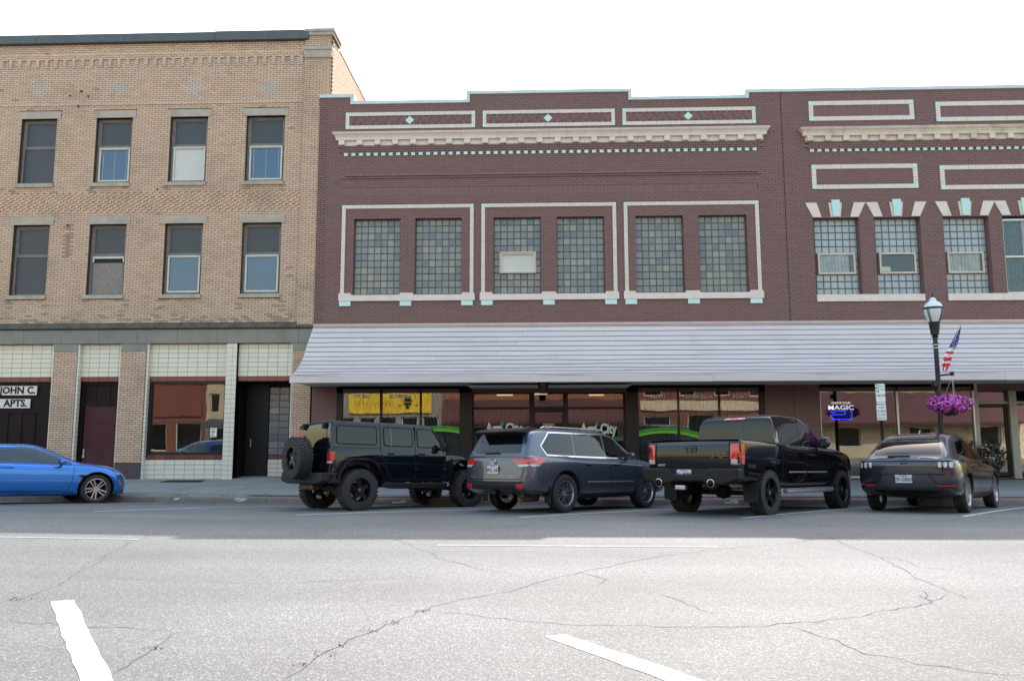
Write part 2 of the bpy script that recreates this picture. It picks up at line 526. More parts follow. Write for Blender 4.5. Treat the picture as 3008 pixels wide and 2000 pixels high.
def ribbon(mb, pts, w, lift=0.004, mi=0, step=0.4, jit=0.0, taper=False):
    """flat strip along ground points, following the road surface"""
    P = []
    for a, b in zip(pts[:-1], pts[1:]):
        n = max(1, int((b - a).length / step))
        P += [a.lerp(b, i / n) for i in range(n)]
    P.append(pts[-1])
    rows = []
    for i, p in enumerate(P):
        t = (P[min(i + 1, len(P) - 1)] - P[max(i - 1, 0)])
        t.z = 0
        t = t.normalized()
        nrm = Vector((-t.y, t.x, 0))
        q = p + nrm * (random.uniform(-jit, jit) if 0 < i < len(P) - 1 else 0)
        ww = w * (random.uniform(0.45, 1.4) if jit else 1) * (0.3 if taper and i in (0, len(P) - 1) else 1)
        l, r = q + nrm * ww / 2, q - nrm * ww / 2
        rows.append([(l.x, l.y, gz(l.x, l.y) + lift), (r.x, r.y, gz(r.x, r.y) + lift)])
    mb.grid(rows, mi)


for a, b, w in (((-260, 1486), (560, 1476), .11), ((275, 1502), (1010, 1483), .10), ((868, 1512.5), (1405, 1496), .10), ((1526, 1519.5), (1975, 1495), .10),
                ((2182, 1521.5), (2560, 1490), .10), ((2830, 1517), (3030, 1488), .11)):
    g = MB()
    A, B = gnd(*a), gnd(*b)
    if B.y > YC - 0.15:
        B = A.lerp(B, (YC - 0.15 - A.y) / (B.y - A.y))
    ribbon(g, [A, B], w, step=0.5)
    par(g.build("parking_line", M['oldpaint']), street)
for a, b in (((-300, 1572), (407, 1584)), ((1284, 1601), (2107, 1606)), ):
    g = MB()
    ribbon(g, [gnd(*a), gnd(*b)], .10)
    par(g.build("lane_dash", M['dashpaint']), street)
for q in (((146, 1767), (218, 1763), (345, 2020), (240, 2020)), ((1597, 1869), (1660, 1863), (2130, 2020), (2010, 2020))):
    P = [gnd(*p) for p in q]
    g = MB()
    n = 14
    rows = []
    for i in range(n + 1):
        a, b = P[0].lerp(P[3], i / n), P[1].lerp(P[2], i / n)
        row = []
        for j in range(4):
            c = a.lerp(b, j / 3)
            e = random.uniform(-.012, .012) if j in (0, 3) else 0
            row.append((c.x + e, c.y, gz(c.x, c.y) + .004))
        rows.append(row)
    g.grid(rows[::-1])
    par(g.build("parking_line", M['paint']), street)
CR = [[(1155, 1575), (1180, 1590), (1215, 1605), (1270, 1625), (1290, 1640), (1350, 1655), (1420, 1672), (1500, 1685)],
      [(830, 2010), (900, 1950), (1000, 1895), (1090, 1855), (1165, 1825), (1250, 1790), (1330, 1765), (1420, 1750), (1500, 1735), (1560, 1715), (1700, 1680), (1780, 1665), (1900, 1640), (2050, 1620), (2200, 1605), (2330, 1595), (2400, 1580)],
      [(2275, 1514), (2290, 1520), (2350, 1545), (2420, 1570), (2500, 1605), (2580, 1635), (2650, 1670), (2700, 1700), (2780, 1735), (2870, 1765)],
      [(30, 1770), (100, 1745), (170, 1720), (240, 1675), (280, 1660), (330, 1620), (400, 1585), (440, 1570)],
      [(318, 1985), (400, 1940), (460, 1905), (515, 1860), (560, 1850)], [(0, 1825), (170, 1835), (400, 1845), (520, 1852)],
      [(290, 1700), (450, 1702), (600, 1708), (800, 1715), (1000, 1705), (1150, 1698), (1290, 1695)],
      [(1280, 1795), (1400, 1810), (1520, 1822), (1700, 1835), (1900, 1840), (2100, 1840), (2250, 1835), (2400, 1825), (2520, 1810), (2600, 1795), (2680, 1780), (2750, 1765), (2790, 1745)],
      [(2310, 1840), (2450, 1880), (2550, 1920), (2700, 1950), (2850, 1970), (3000, 1985)], [(1930, 1745), (2000, 1765), (2060, 1790), (2120, 1805)],
      [(0, 1505), (300, 1508), (600, 1512), (900, 1518), (1200, 1524), (1500, 1527), (2000, 1530), (2600, 1550)], [(2580, 1635), (2640, 1640), (2700, 1665), (2850, 1680), (3008, 1697)],
      [(0, 1650), (120, 1655), (270, 1655)], [(1700, 1680), (1790, 1700), (1760, 1720)], [(2710, 1735), (2740, 1770), (2700, 1745)]]
g = MB()
for c in CR:
    P = [gnd(*p) for p in c]
    far = sum(p.y for p in P) / len(P) > -12
    ribbon(g, P, 0.012 if far else 0.0068, 0.003, step=0.10, jit=0.03, taper=True)
par(g.build("cracks", M['crack'], kind="stuff"), street)
g = MB()
for c in ((1000, 1895), (1090, 1855), (1165, 1828), (900, 1950), (950, 1922), (460, 1905), (60, 1760), (1240, 1795)):
    p = gnd(*c)
    for k in range(14):
        a, rr = random.uniform(0, 6.28), random.uniform(0, .06)
        x, y = p.x + rr * 2.2 * math.cos(a), p.y + rr * math.sin(a)
        z = gz(x, y)
        h, b = random.uniform(.008, .022), random.uniform(0, 6.28)
        g.face([(x, y, z), (x + .012 * math.cos(b), y + .012 * math.sin(b), z + .003), (x + .006 + .02 * math.cos(b + .6), y + .02 * math.sin(b + .6), z + h)])
par(g.build("crack_weeds", M['weed'], kind="stuff"), street)

# near sidewalk under the camera and far sidewalk in slabs
g = MB()
g.grid([[(x, y, gz(x, YO - 1) if y < YO else 0) for x in XS] for y in (-28.2, YO - .001)])
g.grid([[(x, YO - .0005, gz(x, YO)) for x in XS], [(x, YO - .001, gz(x, YO - 1)) for x in XS]][::-1])
tag(g.build("near_sidewalk", M['concrete']), kind="structure")
g = MB()
g.grid([[(x, y, gz(x, y) - .03) for x in XS] for y in (YC + .01, -2, 3)])
walk = tag(g.build("sidewalk", M['tilej']), kind="structure")
slabs = [-20 + 1.5 * i for i in range(27)]
for i, x in enumerate(slabs):
    for y0, y1 in ((-3.18, -1.95), (-1.95, -.72), (-.72, .95)):
        g = MB()
        e = .006
        x0, x1, ya, yb = x + e, x + 1.5 - e, y0 + e, y1 - e
        dz = random.uniform(-.003, .003)
        top = [(x0, ya, gz(x0, ya) + dz), (x1, ya, gz(x1, ya) + dz), (x1, yb, gz(x1, yb) + dz), (x0, yb, gz(x0, yb) + dz)]
        t = random.random()
        g.face(top, 0, t)
        bot = [(p[0], p[1], p[2] - .05) for p in top]
        for k in range(4):
            g.face([top[k], bot[k], bot[(k + 1) % 4], top[(k + 1) % 4]], 0, t)
        par(g.build("paving_slab", M['concrete']), walk)
g = MB()
x = -20.0
while x < 20:                                         # brick strip behind the curb, in place from the tan shop's edge on
    for r in range(3):
        xo = x + (r % 2) * .1
        y0 = YC + .17 + r * .1
        c = 'redbrick'
        t = random.random()
        if x > -7.5:
            z = gz(xo, y0)
            g.box(xo + .004, xo + .2 - .004, y0 + .004, y0 + .096, z - .05, z + .004, 0, t)
        else:
            z = gz(xo, y0)
            g.box(xo, xo + .2, y0, y0 + .1, z - .05, z + .002, 1, .5)
    x += .2
for r in range(2):
    y0 = YC + .47 + r * .145
    x = -20.0
    while x < 20:
        z = gz(x, y0)
        g.box(x + .003, x + .997, y0, y0 + .14, z - .05, z + .003, 1, random.random())
        x += 1.0
par(g.build("brick_strip", [M['redbrick'], M['concrete']], kind="stuff"), walk)
curb = MB()
curb.grid([[(x, YC + .16, gz(x, YC + .01) - .02) for x in XS], [(x, YC + .02, gz(x, YC) - .05) for x in XS]][::-1])
curb = tag(curb.build("curb", M['curb']), kind="structure")
x = -20.0
while x < 20:
    w = random.choice((1.8, 2.2, 2.6))
    g = MB()
    a, b = x + .006, x + w - .006
    top = lambda q: gz(q, YC + .01) + .004
    pr = [(YC - .012, -.06), (YC, .10), (YC + .012, .145), (YC + .04, .158), (YC + .165, .162), (YC + .165, -.02)]
    rows = []
    n = 6
    for q in [a + (b - a) * i / n for i in range(n + 1)]:
        base = gz(q, YC)
        rows.append([(q, y + random.uniform(-.004, .004), base + z + (0.008 if z > 0 else 0) + random.uniform(-.004, .004)) for y, z in pr])
    g.grid(rows)
    g.face(rows[0]); g.face(rows[-1][::-1])
    par(g.build("curb_stone", M['curb']), curb)
    x += w
# gutter pan with worn paint scraps
g = MB()
rows = [[(x, YC - .40, gz(x, YC - .40) + .004) for x in XS], [(x, YC - .01, gz(x, YC - .01) + .006) for x in XS]]
g.grid(rows)
par(g.build("gutter", M['curb']), curb)
g = MB()
for px in (690, 700, 712, 1150, 1170, 1185, 2135, 2150, 520):
    X = ax(px, 1466, YC)
    for k in range(3):
        w, h = random.uniform(.08, .22), random.uniform(.03, .07)
        xx, z = X + random.uniform(-.1, .1), gz(X, YC) + random.uniform(.04, .10)
        g.face([(xx, YC - .022, z), (xx + w, YC - .022, z + .01), (xx + w * .9, YC - .02, z + h), (xx + w * .15, YC - .02, z + h * .8)])
par(g.build("curb_paint_scrap", M['oldpaint'], kind="stuff"), curb)
g = MB()
for px in (365, 430, 540, 560, 690, 800, 815, 870, 300):
    X = ax(px, 1455, -3.2)
    for k in range(34):
        x, y = X + random.gauss(0, .13), YC + .18 + random.uniform(0, .05)
        z, a, h = gz(x, y), random.uniform(0, 6.28), random.uniform(.01, .05)
        g.face([(x, y, z), (x + .018 * math.cos(a), y + .018 * math.sin(a), z + .006), (x + .03 * math.cos(a + .5), y + .03 * math.sin(a + .5), z + h)])
par(g.build("curb_weeds", M['weed'], kind="stuff"), curb)

# ------------------------------------------------------------------ masonry tools
BL, CH, JT = 0.211, 0.0677, 0.013


def cuts(x0, x1, zc, holes):
    seg = [(x0, x1)]
    for hx0, hx1, hz0, hz1 in holes:
        if hz0 < zc < hz1:
            new = []
            for a, b in seg:
                if hx1 <= a or hx0 >= b:
                    new.append((a, b))
                else:
                    if hx0 > a: new.append((a, hx0))
                    if hx1 < b: new.append((hx1, b))
            seg = new
    return seg


def bricks(x0, x1, z0, z1, holes, y, out, fn=None, proud=.010, shift=0.0, bl=BL):
    n = max(1, round((z1 - z0) / CH))
    ch = (z1 - z0) / n
    for r in range(n):
        za, zb = z0 + r * ch + JT / 2, z0 + (r + 1) * ch - JT / 2
        zc = (za + zb) / 2
        segs = cuts(x0, x1, zc, holes)
        k0 = math.floor(x0 / bl) - 1
        k1 = math.ceil(x1 / bl) + 1
        for k in range(k0, k1):
            a = (k + .5 * (r % 2)) * bl + shift
            b = a + bl
            for s0, s1 in segs:
                xa, xb = max(a, s0), min(b, s1)
                if xb - xa < .035:
                    continue
                full = xb - xa > bl - 1e-6
                t, pr, mi = (random.random(), proud, 0) if fn is None else fn((xa + xb) / 2, zc, k, r)
                out.append((xa + JT / 2, xb - JT / 2, za, zb, y - pr, t, mi, full and pr == proud))


def lay(out, y, mats, root, limit=300, depth=.012):
    """the bricks that show largest as single pieces, the rest as one mass"""
    full = [b for b in out if b[7]]
    full.sort(key=lambda b: (b[0]) ** 2 + DIST ** 2 + (b[2] - EYE) ** 2)
    pick = {}
    single = set(id(b) for b in full[:limit])
    g = MB()
    for b in out:
        if id(b) not in single:
            g.box(b[0], b[1], b[4], y + depth, b[2], b[3], b[6], b[5], back=False)
    g.build("brickwork", mats, root, kind="stuff")
    cache = {}
    for b in full[:limit]:
        key = (round(b[1] - b[0], 3), round(b[3] - b[2], 4), round(b[5] * 9), b[6], round(y - b[4], 4))
        if key not in cache:
            q = MB()
            q.box(-key[0] / 2, key[0] / 2, -key[4], depth, -key[1] / 2, key[1] / 2, b[6], b[5], back=False)
            cache[key] = q.mesh("brick", mats)
        o = bpy.data.objects.new("brick", cache[key])
        COL.objects.link(o)
        o.parent = root
        o.location = Vector(((b[0] + b[1]) / 2, y, (b[2] + b[3]) / 2)) - root.location


def wall_holes(mb, x0, x1, z0, z1, holes, y, depth, mi=0, rmi=0):
    xs = sorted({x0, x1, *[h[0] for h in holes], *[h[1] for h in holes]})
    zs = sorted({z0, z1, *[h[2] for h in holes], *[h[3] for h in holes]})
    xs = [x for x in xs if x0 <= x <= x1]
    zs = [z for z in zs if z0 <= z <= z1]
    for a, b in zip(xs[:-1], xs[1:]):
        for c, d in zip(zs[:-1], zs[1:]):
            xm, zm = (a + b) / 2, (c + d) / 2
            if any(h[0] < xm < h[1] and h[2] < zm < h[3] for h in holes):
                continue
            mb.face([(a, y, c), (b, y, c), (b, y, d), (a, y, d)], mi)
    for hx0, hx1, hz0, hz1 in holes:
        d = y + depth
        mb.face([(hx0, y, hz1), (hx1, y, hz1), (hx1, d, hz1), (hx0, d, hz1)], rmi)
        mb.face([(hx0, d, hz0), (hx1, d, hz0), (hx1, y, hz0), (hx0, y, hz0)], rmi)
        mb.face([(hx0, y, hz0), (hx0, y, hz1), (hx0, d, hz1), (hx0, d, hz0)], rmi)
        mb.face([(hx1, d, hz0), (hx1, d, hz1), (hx1, y, hz1), (hx1, y, hz0)], rmi)


def frame_box(mb, x0, x1, z0, z1, w, y0, y1, mi=0, wb=None):
    wb = w if wb is None else wb
    mb.box(x0, x0 + w, y0, y1, z0, z1, mi)
    mb.box(x1 - w, x1, y0, y1, z0, z1, mi)
    mb.box(x0 + w, x1 - w, y0, y1, z1 - w, z1, mi)
    mb.box(x0 + w, x1 - w, y0, y1, z0, z0 + wb, mi)


def boxpart(name, m, root, x0, x1, y0, y1, z0, z1, bevel=0, kind=None, t=.5):
    g = MB()
    g.box(x0, x1, y0, y1, z0, z1, 0, t)
    return g.build(name, m, root, bevel=bevel, kind=kind)

# ------------------------------------------------------------------ tan three-storey brick building
TY = 0.10                                            # its wall plane; pilaster stands a little proud of it
PX0, PX1 = ax(884, 550, TY - .06), ax(973, 200, TY - .06)
TX0 = -20.0
tan = thing("brick_building", "three-storey tan brick building with grey stone lintels and cream tiled shop front", "building", (-13, TY, 0.4))
ZB = az(500, 1409, TY)
ZCOP0 = (az(100, 150, TY) + az(850, 107, TY)) / 2      # coping underside
ZCOP1 = (az(100, 121, TY) + az(850, 86, TY)) / 2
ZBELT = az(450, 967, TY)
ZBAND = az(450, 1009, TY)
cols_u = [(65.4, 170.6, 51, 155), (285.4, 392.9, 277, 380), (504.5, 613, 494, 603), (729, 841, 719.5, 832)]
cols_l = [(41, 147.3, 26, 130), (263, 371.5, 250, 359), (483.5, 596, 475.5, 587), (711, 826, 703.5, 818)]
yu, yl = [(359, 546), (349, 539), (342, 534), (333, 529)], [(665, 870), (660, 868), (656, 865), (652, 862)]
zu1 = sum(az(c[0] + 50, y[0], TY) for c, y in zip(cols_u, yu)) / 4
zu0 = sum(az(c[2] + 50, y[1], TY) for c, y in zip(cols_u, yu)) / 4
zl1 = sum(az(c[0] + 50, y[0], TY) for c, y in zip(cols_l, yl)) / 4
zl0 = sum(az(c[2] + 50, y[1], TY) for c, y in zip(cols_l, yl)) / 4
wx = []
for cu, cl, a, b in zip(cols_u, cols_l, yu, yl):
    l = (ax(cu[0], a[0], TY) + ax(cu[2], a[1], TY) + ax(cl[0], b[0], TY) + ax(cl[2], b[1], TY)) / 4
    r = (ax(cu[1], a[0], TY) + ax(cu[3], a[1], TY) + ax(cl[1], b[0], TY) + ax(cl[3], b[1], TY)) / 4
    wx.append((l, r))
holes = [(l, r, zu0, zu1) for l, r in wx] + [(l, r, zl0, zl1) for l, r in wx]
LH, SH = .25, .125
stones = []
for l, r in wx:
    for z0, z1 in ((zu0, zu1), (zl0, zl1)):
        stones.append(("lintel", (l - .10, r + .12, z1, z1 + LH)))
        stones.append(("sill", (l - .07, r + .03, z0 - SH, z0)))
g = MB()
wall_holes(g, TX0, PX1, ZBAND, ZCOP1, holes, TY, .22)
g.box(TX0, PX1, TY + .45, 26, ZBAND - .05, ZCOP0 - .3)
g.box(TX0, PX1, TY + 2.9, 26, .3, ZBAND - .05)           # the body of the house behind the front
g.face([(PX1, TY, ZBAND), (PX1, TY + .5, ZBAND), (PX1, TY + .5, ZCOP1), (PX1, TY, ZCOP1)])
g.face([(TX0, TY, ZCOP1), (PX1, TY, ZCOP1), (PX1, TY + .5, ZCOP1), (TX0, TY + .5, ZCOP1)])
g.build("wall", M['mortar'], tan)
sh = [h for _, h in stones]
zpan0, zpan1 = az(480, 293, TY), az(480, 230, TY)       # band with pale diamonds
zden0, zden1 = az(480, 200, TY), az(480, 174, TY)
zr0, zr1 = az(300, 624, TY), az(300, 568, TY)           # basket-like rough band
dia = [(ax(126, 273, TY), az(126, 273, TY)), (ax(346, 268, TY), az(346, 268, TY)), (ax(572, 257, TY), az(572, 257, TY)), (ax(794, 253, TY), az(794, 253, TY))]
dz_ = sum(d[1] for d in dia) / 4


def tanfn(x, z, k, r):
    t = min(.999, max(0, random.gauss(.45, .25)))
    for dx, _ in dia:
        if abs(x - dx) / .42 + abs(z - dz_) / .27 < 1:
            return t, .010, 1
    if abs(z - zpan1) < CH * .6 or abs(z - zpan0) < CH * .6:
        return t, .010, (1 if random.random() < .8 else 0)
    if zden1 < z < zden1 + 3 * CH:
        return t, .045, 0
    if abs(z - (zpan0 - 2.6 * CH)) < CH * .5:
        return t, .03, 0
    if z < ZBELT + .55 and random.random() < .55 - (z - ZBELT - .2) * 1.8:
        return t, .010, 2
    for l, r_ in wx:                                   # run-off marks under the sill ends
        for zz in (zu0, zl0):
            dz = zz - SH - z
            if 0 < dz < .5:
                for e in (l - .02, r_ + .0):
                    if abs(x - e) < .16 - .12 * dz and random.random() < .6 - dz:
                        return t, .010, 2
    if abs(x - ax(200, 690, TY)) < .12 and az(200, 760, TY) < z < az(200, 660, TY) and random.random() < .75:
        return t, .010, 3
    if random.random() < .005:
        return t, .010, 2
    return t, .010, 0


out = []
bricks(TX0, PX0, ZBELT, ZCOP0, holes + sh + [(TX0, PX0, zr0, zr1)], TY, out, tanfn)
nr = round((zr1 - zr0) / CH)                            # rough band: every other brick end stands out, stepping course by course
hr = (zr1 - zr0) / nr
for r in range(nr):
    x = TX0 + (r % 2) * .104 + (r // 2) * .03
    k = 0
    while x < PX0 - .02:
        w = min(.104, PX0 - x)
        out.append((x + .004, x + w - .004, zr0 + r * hr + .005, zr0 + (r + 1) * hr - .005, TY - (.034 if k % 2 else .004), random.random(), 0, False))
        x += w
        k += 1
lay(out, TY, [M['tan'], M['greybrick'], M['soottan'], M['rusttan']], tan, 300, .01)
x = PX0 - .12
while x > TX0:
    g = MB()
    for r in range(4):
        z = zden1 - (r + 1) * CH
        g.box(x - .052, x + .052, TY - (.05 if r < 3 else .03), TY - .011, z + JT / 2, z + CH - JT / 2, 0, random.random())
    g.build("dentil", M['greybrick'], tan)
    x -= .299
# pilaster at the corner, with capital and cap
PY = TY - .06
g = MB()
g.box(PX0, PX1, PY, TY + .4, ZBELT, ZCOP1 + .02)
pil = g.build("pilaster", M['mortar'], tan)
out = []
bricks(PX0, PX1, ZBELT, ZCOP1 - .02, [], PY, out, None, shift=.05)
g = MB()
for b in out:
    g.box(b[0], b[1], b[4], PY + .005, b[2], b[3], 0, b[5], back=False)
par(g.build("pilaster_bricks", M['tan'], kind="stuff"), pil)
zc1, zc0 = az(940, 138, PY), az(940, 171, PY)
g = MB()
g.prism([(PX0 - .08, zc1), (PX1 + .03, zc1), (PX1 + .03, zc1 - .09), (PX1 - .0, zc0 + .1), (PX1, zc0), (PX0, zc0), (PX0, zc0 + .1), (PX0 - .08, zc1 - .09)], PY - .06, PY + .2)
g.box(PX0 - .01, PX1 + .01, PY - .09, PY + .2, zc1 - .13, zc1 - .05)
par(g.build("capital", M['stone']), pil)
g = MB()
zt = az(940, 88, PY)
g.box(PX0 - .03, PX1 + .06, PY - .07, PY + .9, zt - .21, zt - .1)
g.box(PX0 - .01, PX1 + .10, PY - .10, PY + .9, zt - .1, zt)
par(g.build("cap_stone", M['stone']), pil)
# side wall rising over the neighbour's roof, laid in courses
out = []
g = MB()
n = int(7.0 / CH)
for r in range(n):
    z1 = ZCOP0 + .05 - r * CH
    k = 0
    y = TY + .02 + (r % 2) * BL / 2
    while y < 12:
        g.box(PX1 - .005, PX1 + .012, y, y + BL - JT, z1 - CH + JT, z1, 0, random.random())
        y += BL
g.build("side_brickwork", M['tan'], tan, kind="stuff")
g = MB()
g.box(PX1 - .35, PX1 + .03, TY + .9, 26, ZCOP0 + .06, ZCOP0 + .12)
g.build("side_coping", M['stone'], tan)
g = MB()
a, b = Vector((PX1 - .1, 1.0, ZCOP1 - .1)), Vector((PX1 - .1, 9.5, ZCOP1 - .05))
g.tube([a, a.lerp(b, .5) - Vector((0, 0, .12)), b], .012, 5)
g.build("roof_cable", M['black'], tan)
# coping in lengths
x = PX0 - .0
i = 0
while x > TX0:
    g = MB()
    w = 2.95
    g.box(x - w + .004, x + (.12 if i == 0 else 0), TY - .15, TY + .5, ZCOP0, ZCOP1 + (.02 if i == 0 else 0))
    g.build("coping_length", M['darkcoping'], tan, bevel=.012)
    x -= w
    i += 1
for n_, (a, b, c, d) in stones:
    if n_ == "lintel":
        g = MB()
        g.box(a, b, TY - .03, TY + .1, c, d)
        g.build("lintel", M['stone'], tan, bevel=.008)
    else:
        g = MB()
        g.box(a, b, TY - .07, TY + .22, c, d)
        g.build("window_sill", M['stone'], tan, bevel=.01)


def sash_window(l, r, z0, z1, kind):
    y = TY + .12
    g = MB()
    frame_box(g, l, r, z0, z1, .075, y, y + .1)
    zm = z0 + (z1 - z0) * .565
    g.box(l + .075, r - .075, y + .015, y + .085, zm - .03, zm + .035)
    w = g.build("window", M['oldframe'], tan, bevel=.01)
    g = MB()
    frame_box(g, l + .075, r - .075, zm + .035, z1 - .075, .035, y + .02, y + .07)
    par(g.build("upper_sash", M['oldframe']), w)
    par(boxpart("insect_screen", M['screen'], None, l + .11, r - .11, y + .045, y + .06, zm + .07, z1 - .11), w)
    a, b, c, d = l + .085, r - .085, z0 + .08, zm - .03
    if kind == "screen":
        par(boxpart("insect_screen", M['screen'], None, a, b, y + .04, y + .06, c, d), w)
        return
    if kind == "board":
        par(boxpart("strand_board", M['osb'], None, a + .01, b - .01, y + .02, y + .045, c - .06, d - .2), w)
        g = MB()
        g.box(a, b, y - .01, y + .05, d - .06, d)
        g.box(a, a + .04, y - .01, y + .05, d - .18, d - .06)
        g.box(b - .04, b, y - .01, y + .05, d - .18, d - .06)
        par(g.build("sash_rail", M['whiteframe']), w)
        par(boxpart("sash_gap", M['black'], None, a + .04, b - .04, y + .03, y + .05, d - .2, d - .06), w)
        return
    g = MB()
    frame_box(g, a, b, c, d, .055, y - .02, y + .06)
    g.box(a - .012, b + .012, y - .035, y + .03, d - .03, d + .01)
    par(g.build("lower_sash", M['whiteframe'], bevel=.006), w)
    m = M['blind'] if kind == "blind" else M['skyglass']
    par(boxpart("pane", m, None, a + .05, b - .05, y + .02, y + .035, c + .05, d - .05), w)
    if kind == "cords":
        g = MB()
        for f in (.13, .5, .88):
            xx = a + (b - a) * f
            g.box(xx - .004, xx + .004, y + .012, y + .019, c + .06, d - .06)
        par(g.build("blind_cords", M['blind'], kind="stuff"), w)


for (l, r), ku, kl in zip(wx, ("screen", "cords", "blind", "cords"), ("screen", "board", "glass", "glass")):
    sash_window(l, r, zu0, zu1, ku)
    sash_window(l, r, zl0, zl1, kl)
# small iron anchor plates and a rusty bracket
for px, py, s in ((240, 270, .05), (231, 313, .05), (207, 283, .035), (260, 284, .04), (463, 557, .03), (200, 662, .05)):
    p = at(px, py, TY)
    g = MB()
    g.cyl((p.x, TY - .05, p.z), (p.x, TY, p.z), s * .7, s, 8)
    g.build("wall_anchor", M['soot'], tan)
# belt moulding and stone band in blocks
g = MB()
pr = [(TY - .02, ZBELT + .20), (TY - .06, ZBELT + .17), (TY - .06, ZBELT + .12), (TY - .13, ZBELT + .08), (TY - .13, ZBELT + .02), (TY - .05, ZBELT - .02), (TY + .1, ZBELT - .02), (TY + .1, ZBELT + .2)]
x = TX0
bx = [TX0] + [ax(v, 990, TY) for v in (-160, -44, 72, 182, 293, 406.5, 523, 640, 758, 879)] + [PX1]
for a, b in zip(bx[:-1], bx[1:]):
    g = MB()
    g.prism(pr, a + .002, b - .002, axis='x')
    g.build("belt_moulding", M['soot'], tan)
    g = MB()
    g.box(a + .003, b - .003, TY - .055, TY + .3, ZBAND, ZBELT - .024, 0, random.random())
    g.build("stone_block", M['band'], tan, bevel=.006)

# --- ground floor: brick piers, tiled bays, shop window, doors
RY = TY + .14                                        # face of the tiled bays


def gx(px, py=1150, Y=TY):
    return ax(px, py, Y)


piers = [(gx(152), gx(222)), (gx(350), gx(426)), (gx(857), gx(913))]
zcap = az(300, 1034, TY)
for i, (a, b) in enumerate(piers):
    g = MB()
    g.box(a, b, TY - .02, TY + .5, ZB - .3, ZBAND)
    p = g.build("pier", M['mortar'], tan)
    zb = az(390, 1358, TY) if i < 2 else ZB
    out = []
    bricks(a, b, zb, zcap, [], TY - .02, out, None, shift=.03 * i)
    g = MB()
    for q in out:
        g.box(q[0], q[1], q[4], TY, q[2], q[3], 0, q[5], back=False)
    par(g.build("pier_bricks", M['tan'], kind="stuff"), p)
    par(boxpart("pier_cap", M['band'], None, a - .004, b + .004, TY - .036, TY + .3, zcap, ZBAND - .002, bevel=.006), p)
    if i < 2:
        par(boxpart("pier_base", M['purplebase'], None, a - .004, b + .004, TY - .034, TY + .3, ZB - .3, zb), p)
TW, TH = .309, .1425
ztop = ZBAND - .004


def tiles(x0, x1, z0, z1, Y, root, rows=None, wid=TW, m='tile', name="tile", phase=0.0):
    n = rows or max(1, round((z1 - z0) / TH))
    h = (z1 - z0) / n
    for r in range(n):
        k = 0
        x = x0 - phase
        while x < x1 - .02:
            a, b = max(x, x0), min(x + wid, x1)
            if b - a > .03:
                boxpart(name, M[m], root, a + .0055, b - .0055, Y - .012, Y + .004, z0 + r * h + .0055, z0 + (r + 1) * h - .0055, t=random.random())
            x += wid


bays = [(TX0, piers[0][0]), (piers[0][1], piers[1][0]), (piers[1][1], gx(661)), (gx(692), piers[2][0])]
zt0 = az(500, 1106, RY)                               # under the cream tiles
zt1 = az(500, 1120, RY)                               # under the red tile row
for i, (a, b) in enumerate(bays):
    g = MB()
    g.box(a, b, RY, RY + .3, zt1, ZBAND)
    p = g.build("tile_panel", M['tilej'], tan)
    tiles(max(a, gx(-150)), b, zt0, ztop, RY, p, 7)
    tiles(max(a, gx(-150)), b, zt1, zt0, RY, p, 1, m='redtile', name="red_tile")
# tiled jambs: narrow columns of tile returning into the bays
for a, w, z0 in ((bays[1][0], .055, ZB), (bays[2][0], .055, ZB)):
    g = MB()
    g.box(a - .002, a + w, TY + .005, RY + .02, ZB - .1, ZBAND)
    p = g.build("tile_jamb", M['tilej'], tan)
    n = round((ztop - ZB) / TH)
    h = (ztop - ZB) / n
    for r in range(n):
        boxpart("tile", M['tile'], p, a, a + w + .006, TY - .008, RY, ZB + r * h + .004, ZB + (r + 1) * h - .004, t=random.random())
for a in (piers[0][0], piers[1][0], piers[2][0]):
    g = MB()
    g.box(a - .034, a - .004, TY - .002, RY + .02, ZB - .1, ZBAND - .002)
    g.build("corner_tile_strip", M['tile'], tan)
a, b = gx(661), gx(692)
g = MB()
g.box(a + .004, b - .004, TY + .01, RY + .25, ZB - .1, ZBAND)
p = g.build("tile_column", M['tilej'], tan)
n = round((ztop - ZB) / TH)
h = (ztop - ZB) / n
for r in range(n):
    for u, v in ((0, .58), (.58, 1)):
        boxpart("tile", M['tile'], p, a + (b - a) * u + .004, a + (b - a) * v - .004, TY - .006, TY + .012 if v < 1 else RY + .2, ZB + r * h + .004, ZB + (r + 1) * h - .004, t=random.random())
# bay of the apartments sign: dark boards
a, b = bays[0]
g = MB()
g.box(a, b - .04, RY + .06, RY + .12, ZB - .1, zt1)
brd = g.build("board_front", M['darkwood'], tan)
x = b - .16
zmid = az(100, 1212, RY)
while x > TX0 + 1:
    par(boxpart("batten", M['darkwood'], None, x - .02, x + .02, RY + .035, RY + .06, ZB, zmid), brd)
    x -= .43
par(boxpart("rail", M['darkwood'], None, a, b - .05, RY + .03, RY + .06, zmid, zmid + .07), brd)
for txt, px, py, w, h, tx in (("JOHN C.", 108, 1147, 1.45, .285, .60), ("APTS.", 88, 1185, 1.30, .285, .46)):
    X1, Z = ax(px, py, RY), az(px - 50, py, RY)
    s = thing("sign_board", ("upper weathered white sign board with a name in dark letters on the dark boarded bay" if txt[0] == 'J' else "lower white sign board lettered Apts. on the dark boarded bay"), "sign", (X1 - w / 2, RY + .03, Z))
    boxpart("board", M['cream'], s, X1 - w, X1, RY + .0, RY + .03, Z - h / 2, Z + h / 2)
    tsz = .30
    wall_text("lettering", txt, tsz, X1 - tx, RY - .004, Z, M['darkwood'], s, bold=.03, width=1.0)
